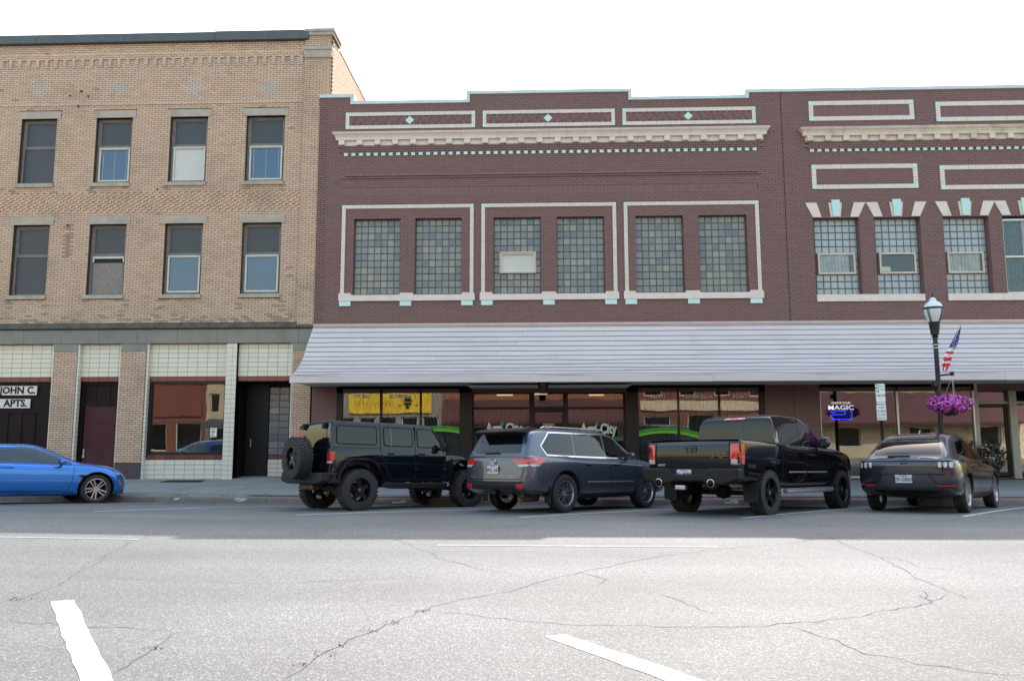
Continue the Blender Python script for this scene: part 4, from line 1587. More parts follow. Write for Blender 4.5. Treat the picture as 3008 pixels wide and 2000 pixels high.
g.prism([(y, z - .005) for y, z in AP] + [(-2.09, zso), (0, zso), (0, 5.0)], AX0 - .012, AX0 + .003, axis='x')
g.build("end_panel", M['lilac'], awn)

# ------------------------------------------------------------------ shop fronts under the awning
SZ0 = .42


def lay_pier(root, a, b, z0, z1, y, m='brown'):
    g = MB()
    g.box(a, b, y, y + .5, z0, z1)
    p = g.build("pier", M['brownj'], root)
    out = []
    bricks(a, b, z0, z1, [], y, out, None, proud=.006)
    g = MB()
    for q in out:
        g.box(q[0], q[1], q[4], y + .01, q[2], q[3], 0, q[5], back=False)
    par(g.build("pier_bricks", M[m], kind="stuff"), p)
    return p


SH1 = zso + .02
lay_pier(mid, BX0, ax(990, 1150), SZ0 - .2, SH1, 0)
lay_pier(mid, ax(2248, 1200), BXM - .003, SZ0 - .2, SH1, 0)
lay_pier(rgt, BXM + .003, ax(2410, 1200), SZ0 - .2, SH1, 0)


def shop_window(root, x0, x1, panes, z0, z1, Y, frame, depth=.12, name="shop_window", fz=None):
    g = MB()
    holes_ = [(a, b, c, d) for a, b, c, d in panes]
    wall_holes(g, x0, x1, z0, z1, holes_, Y, depth)
    w = g.build(name, frame, root)
    for a, b, c, d in panes:
        par(boxpart("pane", M['glass'], None, a - .01, b + .01, Y + .05, Y + .056, c - .01, d + .01), w)
    return w


PY1, PY0 = az(1200, 1142, .03), .75
w1p = [(ax(1006, 1200), ax(1115.5, 1200), PY0, PY1), (ax(1122, 1200), ax(1232.5, 1200), PY0, PY1), (ax(1238, 1200), ax(1350, 1200), PY0, PY1)]
win1 = shop_window(mid, ax(990, 1150), ax(1385, 1150), w1p, SZ0 - .1, SH1, 0, M['bronze'])
w3p = [(ax(1875.5, 1200), ax(1991, 1200), PY0, PY1), (ax(1996, 1200), ax(2111.5, 1200), PY0, PY1), (ax(2117, 1200), ax(2231.5, 1200), PY0, PY1)]
win3 = shop_window(mid, ax(1840, 1150), ax(2248, 1200), w3p, SZ0 - .1, SH1, 0, M['bronze'])
EY = .45                                                # the entrance stands back a little
ex0, ex1 = ax(1385, 1150), ax(1840, 1150)
d0, d1 = ax(1570, 1200, EY), ax(1654, 1200, EY)
ztr, zrail = az(1600, 1196, EY), az(1600, 1200, EY)
zp1, zp2, zp3 = az(1500, 1140, EY), az(1500, 1195, EY), az(1500, 1202, EY)
ep = [(ax(1386, 1200, EY) + .02, ax(1554.5, 1200, EY), zp2, zp1), (ax(1386, 1200, EY) + .02, ax(1554.5, 1200, EY), .6, zp3), (d0, d1, az(1600, 1194, EY), az(1600, 1149, EY)),
      (d0 + .03, d1 - .03, .62, az(1600, 1211, EY)), (ax(1668, 1200, EY), ax(1838.5, 1200, EY) - .02, zp2, zp1), (ax(1668, 1200, EY), ax(1838.5, 1200, EY) - .02, .6, zp3)]
ent = shop_window(mid, ex0, ex1, ep, SZ0 - .1, SH1, EY, M['bronze'], name="entrance")
g = MB()
g.face([(ex0, 0, SZ0), (ex0, EY, SZ0), (ex0, EY, SH1), (ex0, 0, SH1)])
g.face([(ex1, EY, SZ0), (ex1, 0, SZ0), (ex1, 0, SH1), (ex1, EY, SH1)])
g.box(ex0, ex1, -.01, EY, zso - .13, zso - .1)
par(g.build("entrance_reveal", M['brownpier']), ent)
par(boxpart("entrance_soffit", M['soffit'], None, ex0 + .002, ex1 - .002, -1.2, EY - .01, zso - .09, zso - .06), ent)
# the rooms behind the glass
for nm, root, a, b in (("shop_interior", mid, BX0 + .1, BXM - .1), ("shop_interior", rgt, BXM + .1, BX1)):
    g = MB()
    g.face([(a, 5, SZ0 - .1), (b, 5, SZ0 - .1), (b, 5, 3.6), (a, 5, 3.6)])
    g.face([(a, .13, 3.45), (b, .13, 3.45), (b, 5, 3.45), (a, 5, 3.45)])
    g.face([(a, .0, SZ0 + .001), (b, .0, SZ0 + .001), (b, 5, SZ0 + .001), (a, 5, SZ0 + .001)])
    g.face([(a, .1, SZ0), (a, 5, SZ0), (a, 5, 3.6), (a, .1, 3.6)])
    g.face([(b, .1, SZ0), (b, 5, SZ0), (b, 5, 3.6), (b, .1, 3.6)])
    g.build(nm, M['interior'], root)
curtain(win1, w1p[0][0] - .05, w1p[2][1] + .05, SZ0, PY1 + .1, .30, 46, M['curtain'], "vertical_blind", .018)
curtain(win3, w3p[0][0] - .05, w3p[2][1] + .05, SZ0, PY1 + .1, .30, 46, M['curtain'], "vertical_blind", .018)
for a, b in ((1390, 1548), (1672, 1836)):
    curtain(ent, ax(a, 1250, EY), ax(b, 1250, EY), SZ0, az(1500, 1201, EY), EY + .30, 22, M['curtain'], "vertical_blind", .018)
lamp_m = pm("lit strip lamp", (.9, .75, .55), None, .5, emit=((1.0, .72, .42), .30))
for px, py, w in ((1483, 1160, .55), (1586, 1157, .48), (1752, 1160, .50), (1511, 1149, .1), (1722, 1149, .1)):
    p = at(px, py, 3.0)
    boxpart("ceiling_lamp", lamp_m, mid, p.x - w / 2, p.x + w / 2, 2.95, 3.1, p.z - .02, p.z + .02)
# lettering on the glass
LT = .035
for wd, px, wn_ in (("HOME", 1063, win1), ("BUSINESS", 1176, win1), ("FARM", 1293, win1), ("AUTO", 1932, win3), ("UMBRELLA", 2053, win3), ("BOAT", 2173, win3)):
    p = at(px, 1164.5, LT)
    wall_text("lettering", wd, .168, p.x, LT, p.z, M['white'], wn_, bold=.03, extrude=.002)
leaf_m = pm("leaf green vinyl", (.05, .30, .03), (.03, .20, .025), .4, 0, 6)
for cx, cz_ in ((1480, 1258), (1758, 1260)):
    p = at(cx, cz_, EY + LT)
    me = wall_text("lettering", "Agri-City", .42, p.x, EY + LT, p.z, M['white'], ent, bold=.035, extrude=.002, width=.70)
    q = at(cx - 5, 1243, EY + LT)
    g = MB()
    g.prism([(q.x, q.z - .12), (q.x + .05, q.z - .05), (q.x + .055, q.z + .02), (q.x + .01, q.z + .13), (q.x - .03, q.z + .05), (q.x - .04, q.z - .04)], EY + LT - .004, EY + LT)
    par(g.build("leaf_emblem", leaf_m), ent)
    b0, b1 = at(cx - 55, 1294, EY + LT), at(cx + 62, 1283, EY + LT)
    par(boxpart("caption_band", pm("teal vinyl", (.01, .16, .12), None, .4), None, b0.x, b1.x, EY + LT - .001, EY + LT + .003, b0.z, b1.z), ent)
    wall_text("lettering", "INSURANCE", .10, (b0.x + b1.x) / 2, EY + LT - .002, (b0.z + b1.z) / 2, M['white'], ent, bold=.01, extrude=.002, width=1.25)
p = at(1602, 1183, EY + LT)
wall_text("lettering", "336", .17, p.x, EY + LT, p.z, pm("gold vinyl", (.25, .17, .10), None, .4), ent, bold=.03, extrude=.002)
notice = thing("notice", "black framed notice on the glass entrance door", "notice", tuple(at(1612, 1252, EY)))
p = at(1612, 1252, EY + .03)
boxpart("card", M['black'], notice, p.x - .18, p.x + .18, EY + .025, EY + .033, p.z - .10, p.z + .10)
g = MB()
frame_box(g, p.x - .17, p.x + .17, p.z - .09, p.z + .09, .008, EY + .02, EY + .025)
for i in range(3):
    g.box(p.x - .13, p.x + .13 - .03 * i, EY + .02, EY + .025, p.z + .04 - i * .05, p.z + .06 - i * .05)
g.build("print", M['white'], notice)
# green swooshes
for wn_, ctr, rad, spans in ((win1, (1290, 1455), 205, ((1234, 1350),)), (win3, (1955, 1500), 245, ((1876, 1990), (1997, 2075)))):
    for k, (col, dr) in enumerate((((.02, .30, .02), 0), ((.16, .50, .02), 9))):
        g = MB()
        for s0, s1 in spans:
            n = 16
            rows = []
            for rr in (rad - dr, rad - dr - 8):
                row = []
                for i in range(n + 1):
                    x = s0 + (s1 - s0) * i / n
                    dx = (x - ctr[0])
                    sc = .72 if wn_ is win3 else .62
                    y = ctr[1] - math.sqrt(max(0, rr * rr - dx * dx * sc))
                    p = at(x, y, LT)
                    row.append((p.x, LT, p.z))
                rows.append(row)
            g.grid(rows)
        par(g.build("green_swoosh", pm("green vinyl", col, None, .4)), wn_)
# lantern under the awning
lp = at(1596, 1138, -1.9)
lan = thing("lantern", "dark tapered hanging lantern under the awning at the entrance", "lantern", (lp.x, -1.9, zso))
g = MB()
g.lathe([(.0, .0), (.17, .0), (.165, -.05), (.10, -.30), (.09, -.34), (.0, -.34)], (lp.x, -1.9, zso), n=6)
g.build("body", M['bronze'], lan)
g = MB()
g.cyl((lp.x, -1.9, zso + .03), (lp.x, -1.9, zso), .05, .05, 10)
g.build("mount", M['black'], lan)

# ---- right-hand shop window, door
rw0, rw1 = ax(2410, 1250), ax(2868, 1250)
zt_w, zb_w = az(2600, 1134), az(2500, 1404)
xm_ = ax(2640, 1250)
win4 = shop_window(rgt, rw0, rw1, [(rw0 + .045, xm_ - .03, zb_w + .06, zt_w - .03), (xm_ + .03, rw1 - .06, zb_w + .06, zt_w - .03)], zb_w, SH1, 0, M['alu'])
par(boxpart("window_base", M['brownpier'], None, rw0, rw1, .01, .3, .1, zb_w - .002), win4)
g = MB()
n = 60
rows = [[(rw0 + .05 + (rw1 - rw0 - .1) * i / n, .12 + .02 * math.sin(i * 1.3), zt_w + .02) for i in range(n + 1)], [(rw0 + .05 + (rw1 - rw0 - .1) * i / n, .12 + .02 * math.sin(i * 1.3), zt_w - .10 - .05 * abs(math.sin(i * .21))) for i in range(n + 1)]]
g.grid(rows[::-1])
par(g.build("valance", M['black']), win4)
DY2 = .55
g = MB()
da, db = ax(2880, 1250, .05), ax(2985, 1250, .05)
g.box(rw1 + .002, rw1 + .10, -.01, .2, .2, SH1)
g.box(ax(2967, 1250, .3), ax(2989, 1250, .3), .25, .45, .2, SH1)
g.box(rw1 + .10, BX1, .3, .4, az(2900, 1186, .3), az(2900, 1179, .3))
g.box(rw1 + .10, BX1, .3, .45, az(2900, 1138, .3), SH1)
g.build("entry_frame", M['creamwood'], rgt)
x0, x1 = rw1 + .10, ax(2967, 1250, .3)
g = MB()
frame_box(g, x0, x1, .5, az(2900, 1187, .3), .10, .36, .42)
dr = g.build("door", M['bronze'], rgt)
par(boxpart("door_glass", M['glass'], None, x0 + .09, x1 - .09, .385, .392, .6, az(2900, 1187, .3) - .09), dr)
par(boxpart("transom_glass", M['glass'], None, x0 + .03, x1 - .03, .385, .392, az(2900, 1178, .3), az(2900, 1140, .3)), dr)
x2 = ax(2989, 1250, .3)
par(boxpart("side_glass", M['glass'], None, x2 + .04, BX1 - .3, .385, .392, .6, az(2900, 1187, .3) - .03), dr)
# neon sign
NZ = .16
white_neon = pm("white neon", (.8, .8, .8), None, .4, emit=((.88, .95, 1.0), .30))
blue_neon = pm("blue neon", (.1, .1, .8), None, .4, emit=((.02, .04, 1.0), .75))
neon = thing("neon_sign", "lit neon sign with white words above a blue sewing machine outline in the shop window", "neon sign", tuple(at(2470, 1210, NZ)))
p = at(2470, 1196.5, NZ)
wall_text("lettering", "MAGIC", .19, p.x, NZ, p.z - .01, white_neon, neon, bold=.01, extrude=.006, width=1.3)
p = at(2470, 1183.5, NZ)
wall_text("lettering", "CREATE YOUR", .085, p.x, NZ, p.z, white_neon, neon, bold=.01, extrude=.004)
g = MB()
Z = lambda a, b: tuple(at(2380 + a / 2.529, 930 + b / 2.529, NZ))
path = [(152, 700), (165, 712), (180, 712), (192, 700), (260, 700), (260, 726), (160, 728), (152, 742), (166, 748), (166, 762), (308, 762), (308, 698), (296, 698)]
g.tube([Z(*q) for q in path], .012, 6)
g.build("sewing_machine_outline", blue_neon, neon)
p = at(2470, 1210, NZ + .03)
boxpart("backing", pm("clear dark acrylic", (.01, .01, .03), None, .2), neon, p.x - .36, p.x + .36, NZ + .03, NZ + .036, p.z - .30, p.z + .28)
# planter with flowers by the door
pp = Vector((ax(2915, 1380, -.4), -.4, 0))
pp.z = gz(pp.x, pp.y)
pl = thing("planter", "dark blue pot with leafy dark plant beside the khaki shop door", "planter", tuple(pp))
g = MB()
g.lathe([(.0, .0), (.14, .0), (.2, .38), (.22, .40), (.19, .40), (.17, .36), (0, .36)], tuple(pp), n=16)
g.build("pot", pm("dark blue glazed pot", (.02, .025, .06), None, .3), pl, smooth=40)


def leaves(name, n, c, rx, ry, rz, size, mats, root, seed=1, up=.0, face=None):
    rnd = random.Random(seed)
    g = MB()
    for i in range(n):
        while True:
            v = Vector((rnd.uniform(-1, 1), rnd.uniform(-1, 1), rnd.uniform(-1, 1)))
            if .25 < v.length < 1: break
        if rnd.random() < .7:
            v = v.normalized() * rnd.uniform(.8, 1.03)
        p = Vector((c[0] + v.x * rx, c[1] + v.y * ry, c[2] + v.z * rz))
        nrm = (v + Vector((rnd.uniform(-.6, .6), rnd.uniform(-.6, .6), rnd.uniform(-.3, .6)))).normalized()
        t = nrm.orthogonal().normalized()
        t.rotate(Matrix.Rotation(rnd.uniform(0, 6.28), 3, nrm))
        b = nrm.cross(t)
        s = size * rnd.uniform(.7, 1.3)
        mi = rnd.randrange(len(mats))
        if face == 'flower':
            pts = []
            for k in range(10):
                rr = s * (1 if k % 2 == 0 else .62)
                a = k * math.pi / 5
                pts.append(p + t * rr * math.cos(a) + b * rr * math.sin(a) + nrm * (s * .25 if k % 2 == 0 else 0))
            g.face(pts, mi)
        else:
            g.face([p - t * s, p - b * s * .45 + nrm * s * .1, p + t * s, p + b * s * .45 + nrm * s * .1], mi)
    return g.build(name, mats, root, kind="stuff")


lf = [pm("dark leaf", (.014, .024, .010), (.010, .018, .008), .5), pm("mid leaf", (.028, .045, .018), (.02, .035, .013), .5), pm("bronze leaf", (.05, .02, .02), None, .5)]
leaves("foliage", 620, (pp.x, pp.y, pp.z + .72), .38, .38, .42, .06, lf, pl, 5)
leaves("blossoms", 60, (pp.x, pp.y, pp.z + .75), .36, .36, .38, .03, [pm("dull red petal", (.07, .015, .02), None, .6)], pl, 6, face='flower')

# ------------------------------------------------------------------ vehicles
def paint(name, col, metal=0.55, rough=0.32, col2=None):
    m = pm(name, col, col2 or tuple(c * .9 for c in col), rough, metal, 40, coat=1.0, spec=.2 if metal else 0.0)
    return m


M['tyre'] = pm("tyre rubber", (.016, .016, .018), (.026, .025, .025), .8, 0, 7, .2, 60)
M['dusty_tyre'] = pm("dusty tyre rubber", (.036, .036, .035), (.024, .024, .024), .88, 0, 6, .2, 50)
M['well'] = pm("wheel well", (.010, .010, .010), (.014, .013, .012), .9, 0, 5)
M['trim'] = pm("black plastic trim", (.010, .010, .012), (.014, .014, .016), .5, 0, 9, spec=.3)
M['gloss'] = pm("gloss black", (.008, .008, .009), None, .12, 0, 9, coat=1.0)
M['satin'] = pm("satin black metal", (.007, .007, .009), None, .42, 0, 9, spec=.3)
M['chrome'] = pm("bright metal", (.62, .63, .65), (.58, .59, .60), .14, 1.0, 5)
M['silver'] = pm("silver alloy", (.50, .50, .52), (.44, .44, .46), .28, .9, 5)
M['darkalloy'] = pm("dark alloy", (.06, .06, .068), (.05, .05, .055), .35, .7, 5)
M['blackalloy'] = pm("black alloy", (.012, .012, .014), (.016, .016, .018), .22, .4, 5)
M['carglass'] = dark_glass("tinted car glass", (.004, .005, .007), 1.5, .005)
M['clearglass'] = dark_glass("lightly tinted car glass", (.035, .05, .05), 1.65, .005, col2=(.02, .03, .035))
M['red'] = pm("red lamp lens", (.62, .015, .018), (.48, .012, .014), .12, 0, 18, coat=1.0)
M['dimred'] = pm("red reflector", (.48, .014, .016), (.40, .012, .012), .25, 0, 30)
M['clear'] = pm("clear lamp lens", (.55, .55, .56), (.42, .42, .44), .12, 0, 20, coat=1.0)
M['amber'] = pm("amber lens", (.75, .16, .015), (.6, .12, .01), .2, 0, 20)
M['seam'] = pm("panel gap", (.004, .004, .005), None, .9)
M['plate'] = pm("white licence plate", (.62, .65, .68), (.58, .60, .63), .4, 0, 12)
M['plateink'] = pm("dark blue plate ink", (.03, .035, .08), None, .5)
M['rust'] = pm("rusty exhaust steel", (.10, .06, .04), (.16, .12, .09), .7, .3, 12)


def pchip(P, k):
    P = np.asarray(P, float)
    n = len(P)
    d = np.diff(P, axis=0)
    m = np.zeros_like(P)
    m[0], m[-1] = d[0], d[-1]
    a, b = d[:-1], d[1:]
    same = (a * b) > 0
    with np.errstate(divide='ignore', invalid='ignore'):
        hm = 2 * a * b / (a + b)
    m[1:-1] = np.where(same, np.nan_to_num(hm), 0)
    out = []
    for i in range(n - 1):
        for s in range(k):
            t = s / k
            h00, h10, h01, h11 = 2 * t ** 3 - 3 * t ** 2 + 1, t ** 3 - 2 * t ** 2 + t, -2 * t ** 3 + 3 * t ** 2, t ** 3 - t ** 2
            out.append(h00 * P[i] + h10 * m[i] + h01 * P[i + 1] + h11 * m[i + 1])
    out.append(P[-1])
    return np.array(out)


def loft(st, kl=5, ks=5, bulge=(0.0, 0.0), closed=True):
    """st[i][j] = (x, y, z): half sections from the bottom centre to the top centre; mirrored and capped"""
    P = pchip(np.array(st, float), kl)
    P = np.swapaxes(pchip(np.swapaxes(P, 0, 1), ks), 0, 1)
    g = MB()
    n, J, _ = P.shape
    rows = []
    for i in range(n):
        half = [tuple(p) for p in P[i]]
        if closed:
            other = [(p[0], -p[1], p[2]) for p in half[-2:0:-1]]
        else:
            other = [(p[0], -p[1], p[2]) for p in half[-2::-1]]
        rows.append(half + other)
    g.grid(rows, closed=closed)
    for i, s, bl in ((0, -1, bulge[0]), (n - 1, 1, bulge[1])):
        K = [1, .75, .5, .25, 0, -.25, -.5, -.75, -1]
        cap = [[(p[0] + s * bl * (1 - k * k), p[1] * k, p[2]) for k in K] for p in P[i]]
        g.grid(cap)
    return g


def section(x, w, zb, zs, zc, dx=(0,) * 8, sq=0.0, ws=.93, zw=.5):
    H = zs - zb
    pts = [(0, zb), (w * .78, zb), (w * .955, zb + .09), (w, zb + H * zw), (w * (.985 + .012 * sq), zs - .11 + .06 * sq), (w * (ws + .045 * sq), zs), (w * .5, zs + (zc - zs) * .8), (0, zc)]
    return [(x + d, y, z) for (y, z), d in zip(pts, dx)]


def house(x, wb, zb, wt, zt, zc):
    wm = wb + (wt - wb) * .48
    return [(x, wb, zb), (x, wm + .012, zb + (zt - zb) * .5), (x, wt, zt), (x, wt * .86, zt + (zc - zt) * .62), (x, wt * .5, zt + (zc - zt) * .93), (x, 0, zc)]


def rounded(poly, r=.04, n=4):
    out = []
    k = len(poly)
    for i in range(k):
        p, a, b = Vector(poly[i]), Vector(poly[i - 1]), Vector(poly[(i + 1) % k])
        la, lb = (a - p).length, (b - p).length
        q = min(r, la * .45, lb * .45)
        s, e = p + (a - p).normalized() * q, p + (b - p).normalized() * q
        for j in range(n + 1):
            t = j / n
            out.append(tuple(s * (1 - t) ** 2 + p * 2 * t * (1 - t) + e * t * t))
    return out


class Car:
    def __init__(c, name, label, group, rear_right, heading, wb, track, Rw, pitch_fix=0.0):
        """rear_right: ground point of the right rear wheel"""
        h = R(heading)
        f, l = Vector((math.cos(h), math.sin(h), 0)), Vector((-math.sin(h), math.cos(h), 0))
        rr = Vector(rear_right)
        fr, rl = rr + f * wb, rr + l * track
        for p in (rr, fr, rl):
            p.z = gz(p.x, min(p.y, YC - .02))
        fx_ = (fr - rr).normalized()
        up = fx_.cross(rl - rr).normalized()
        ly = up.cross(fx_)
        org = rr + (fr - rr) * .5 + ly * track * .5
        rot = Matrix((fx_, ly, up)).transposed()
        c.root = thing(name, label, "car", tuple(org), group, rot)
        c.wb, c.track, c.R = wb, track, Rw
        c.meshes = []

    def add(c, name, g, mats, smooth=40, recalc=True, bevel=0, parent=None, kind=None, label=None):
        o = g.build(name, mats, parent or c.root, smooth=smooth, local=True, recalc=recalc, bevel=bevel, kind=kind, label=label)
        return o

    def arches(c, o, r, w, depth=.30, xs=None, zc=None):
        """cut the wheel arches out of a closed body"""
        cut = MB()
        for x in xs or (-c.wb / 2, c.wb / 2):
            for s in (-1, 1):
                ya, yb = s * (w - depth), s * (w + .4)
                cut.cyl((x, ya, zc or c.R), (x, yb, zc or c.R), r, r, 44, 0)
        cm = cut.mesh("cut", [M['well']], recalc=True)
        co = bpy.data.objects.new("cut", cm)
        COL.objects.link(co)
        bo = bpy.data.objects.new("bo", o.data)
        COL.objects.link(bo)
        md = bo.modifiers.new("b", 'BOOLEAN')
        md.object, md.operation, md.solver = co, 'DIFFERENCE', 'EXACT'
        md.material_mode = 'TRANSFER'
        dg = bpy.context.evaluated_depsgraph_get()
        me = bpy.data.meshes.new_from_object(bo.evaluated_get(dg))
        bpy.data.objects.remove(bo); bpy.data.objects.remove(co)
        sharpen(me, 40)
        o.data = me

    def scan(c, objs):
        vs, fs = [], []
        for o in objs:
            k = len(vs)
            vs += [v.co.copy() for v in o.data.vertices]
            fs += [[k + i for i in p.vertices] for p in o.data.polygons]
        c.bvh = BVHTree.FromPolygons(vs, fs)

    def hit(c, mode, a, b, s=-1):
        if mode == 'side':
            o, d = Vector((a, s * 3, b)), Vector((0, -s, 0))
        elif mode == 'rear':
            o, d = Vector((-6, a, b)), Vector((1, 0, 0))
        elif mode == 'front':
            o, d = Vector((6, a, b)), Vector((-1, 0, 0))
        else:
            o, d = Vector((a, b, 4)), Vector((0, 0, -1))
        r = c.bvh.ray_cast(o, d)
        if r[0] is None:
            n = c.bvh.find_nearest(o + d * (2.2 if mode == 'side' else 3.6))
            return n[0], -d
        return r[0], -d

    def panel(c, name, poly, mat, mode='side', s=-1, off=.004, rnd=.0, res=.07, parent=None, both=False, skirt=.014, label=None):
        """a sheet following the body, cut to an outline seen from the side, rear, front or top"""
        if both:
            c.panel(name, poly if mode == 'side' else [(-a, b) for a, b in poly], mat, mode, 1, off, rnd, res, parent, False, skirt, label)
        if rnd:
            poly = rounded(poly, rnd)
        P = []
        k = len(poly)
        for i in range(k):
            a, b = Vector(poly[i]), Vector(poly[(i + 1) % k])
            n = max(1, int((b - a).length / res))
            P += [a.lerp(b, j / n) for j in range(n)]
        nb = len(P)
        x0, x1, z0, z1 = min(p.x for p in P), max(p.x for p in P), min(p.y for p in P), max(p.y for p in P)

        def inside(q):
            ins = False
            for i in range(nb):
                a, b = P[i], P[(i + 1) % nb]
                if (a.y > q.y) != (b.y > q.y) and q.x < (b.x - a.x) * (q.y - a.y) / (b.y - a.y) + a.x:
                    ins = not ins
            return ins
        pts = list(P)
        x = x0 + res / 2
        while x < x1:
            z = z0 + res / 2
            while z < z1:
                q = Vector((x, z))
                if inside(q) and min((q - p).length for p in P) > res * .35:
                    pts.append(q)
                z += res
            x += res
        V, E_, Fc, *_ = delaunay_2d_cdt(pts, [(i, (i + 1) % nb) for i in range(nb)], [], 1, 1e-6)
        g = MB()
        W, D_ = [], None
        for v in V:
            p, n = c.hit(mode, v.x, v.y, s)
            W.append(p + n * off)
            D_ = n
        g.v = [tuple(w) for w in W]
        g.f = [tuple(f) for f in Fc]
        if skirt:
            k = len(g.v)
            g.v += [tuple(W[i] - D_ * (off + skirt)) for i in range(nb)]
            g.f += [(i, (i + 1) % nb, k + (i + 1) % nb, k + i) for i in range(nb)]
        g.m = [0] * len(g.f)
        g.t = [.5] * len(g.f)
        me = g.mesh(name, mat)
        bm = bmesh.new(); bm.from_mesh(me)
        bmesh.ops.recalc_face_normals(bm, faces=bm.faces)
        bm.faces.ensure_lookup_table()
        bm.normal_update()
        if bm.faces[0].normal.dot(D_) < 0:
            bmesh.ops.reverse_faces(bm, faces=bm.faces)
        bm.to_mesh(me); bm.free()
        sharpen(me, 50)
        o = bpy.data.objects.new(name, me)
        COL.objects.link(o)
        o.parent = parent or c.root
        if label: o["label"] = label
        return o

    def line(c, name, pts, w, mat, mode='side', s=-1, off=.003, both=False, parent=None, closed=False, lift=0):
        """a narrow strip following the body (panel gap, trim)"""
        for sd in ((s, -s) if both else (s,)):
            q = [Vector(p) for p in pts]
            if mode != 'side' and sd != s:
                q = [Vector((-p.x, p.y)) for p in q]
            D = []
            m = len(q) if closed else len(q) - 1
            for i in range(m):
                a, b = q[i], q[(i + 1) % len(q)]
                n = max(1, int((b - a).length / .05))
                D += [a.lerp(b, j / n) for j in range(n)]
            D.append(q[0] if closed else q[-1])
            rows = []
            for i, p in enumerate(D):
                t = (D[min(i + 1, len(D) - 1)] - D[max(i - 1, 0)]).normalized()
                nn = Vector((-t.y, t.x)) * w / 2
                row = []
                for k in (1, -1):
                    h, d = c.hit(mode, p.x + nn.x * k, p.y + nn.y * k, sd)
                    row.append(h + d * off)
                rows.append(row)
            g = MB()
            g.grid(rows)
            o = c.add(name, g, mat, None, False, parent=parent)

    def wheel(c, x, side, rim_r, width, style, rim_mat, tyre_mat=None, treads=False, y=None, center=None, axis='y'):
        yy = (c.track / 2 if y is None else y)
        Rw = c.R
        g = MB()
        w = width / 2
        prof = [(rim_r + .005, -w * .85), (rim_r + .02, -w * .98), (Rw * .86, -w * 1.06), (Rw * .965, -w * .94), (Rw, -w * .7), (Rw, -w * .3), (Rw - .008, -w * .28), (Rw - .008, -w * .2), (Rw, -w * .18), (Rw, w * .18), (Rw - .008, w * .2), (Rw - .008, w * .28), (Rw, w * .3), (Rw, w * .7), (Rw * .965, w * .94), (Rw * .86, w * 1.06), (rim_r + .02, w * .98), (rim_r + .005, w * .85)]
        g.lathe(prof, (0, 0, 0), 'y', 48)
        if treads:
            n = 34
            for i in range(n):
                for k, (ya, yb) in enumerate(((-w * 1.0, -w * .5), (-w * .36, w * .36), (w * .5, w * 1.0))):
                    a = 2 * math.pi * (i + (.5 if k == 1 else 0)) / n
                    da = math.pi / n * .62
                    for r0, r1 in ((Rw - .02, Rw + .012),):
                        q = []
                        for yv in (ya, yb):
                            for aa, rr in ((a - da, r0), (a + da, r0), (a + da, r1), (a - da, r1)):
                                q.append((rr * math.cos(aa), yv, rr * math.sin(aa)))
                        for f in ((0, 1, 2, 3), (7, 6, 5, 4), (3, 2, 6, 7), (1, 5, 6, 2), (4, 0, 3, 7)):
                            g.face([q[v] for v in f])
        hub = MB()
        hub.lathe([(0, .0), (rim_r * .62, .0), (rim_r * .62, -.03), (0, -.03)], (0, w * .05, 0), 'y', 24)
        sgn = 1 if side > 0 else -1
        root = c.add("wheel", hub, M['darkalloy'], 40)
        c.add("tyre", g, tyre_mat or M['tyre'], 40, parent=root, recalc=False)
        r = MB()
        yo = w * .80
        r.lathe([(rim_r * 1.03, w * .9), (rim_r * 1.035, w * .97), (rim_r * .99, w * .98), (rim_r * .94, yo), (rim_r * .93, -w * .7), (rim_r * 1.02, -w * .85)], (0, 0, 0), 'y', 40)
        hubr = rim_r * .25
        r.cyl((0, yo * .55, 0), (0, yo * .92, 0), hubr, hubr * .85, 16)

        def spoke(a, ww0, ww1, r0, r1, y0, y1, off=0.0, th=.02):
            ca, sa = math.cos(a), math.sin(a)
            q = []
            for rr, ww, yv in ((r0, ww0, y0), (r1, ww1, y1)):
                for t in (-1, 1):
                    for dy in (0, -th):
                        u = off * (.4 if rr == r0 else 1) + t * ww / 2
                        q.append((rr * ca - u * sa, yv + dy, rr * sa + u * ca))
            for f in ((0, 2, 6, 4), (1, 5, 7, 3), (0, 4, 5, 1), (2, 3, 7, 6), (4, 6, 7, 5)):
                r.face([q[v] for v in f])
        if style == 'double5':
            for k in range(5):
                a = math.pi / 2 + k * 2 * math.pi / 5
                for t in (-1, 1):
                    spoke(a, .028, .03, hubr * .7, rim_r * .97, yo * .9, yo * .98, t * .045)
        elif style == 'multi':
            for k in range(5):
                a = math.pi / 2 + .3 + k * 2 * math.pi / 5
                for t in (-1, 1):
                    spoke(a, .018, .022, hubr * .7, rim_r * .97, yo * .88, yo * 1.0, t * .055)
                spoke(a + math.pi / 5, .018, .02, hubr * .7, rim_r * .96, yo * .86, yo * .97)
        elif style == 'five':
            for k in range(5):
                spoke(math.pi / 2 + .2 + k * 2 * math.pi / 5, .11, .085, hubr * .6, rim_r * .97, yo * .8, yo * .9, th=.035)
        elif style == 'star':
            for k in range(5):
                a = math.pi / 2 + .1 + k * 2 * math.pi / 5
                spoke(a, .05, .075, hubr * .5, rim_r * .97, yo * .85, yo * 1.0)
                spoke(a + .42, .012, .014, hubr * .8, rim_r * .95, yo * .8, yo * .92)
        rm = c.add("rim", r, rim_mat, 35, parent=root)
        b = MB()
        for k in range(5):
            a = k * 2 * math.pi / 5 + .6
            b.cyl((hubr * .6 * math.cos(a), yo * .8, hubr * .6 * math.sin(a)), (hubr * .6 * math.cos(a), yo * .98, hubr * .6 * math.sin(a)), .011, .009, 6)
        b.cyl((0, yo * .8, 0), (0, yo * 1.0, 0), hubr * .33, hubr * .3, 12)
        c.add("wheel_nuts", b, M['silver'], None, parent=root, kind="stuff")
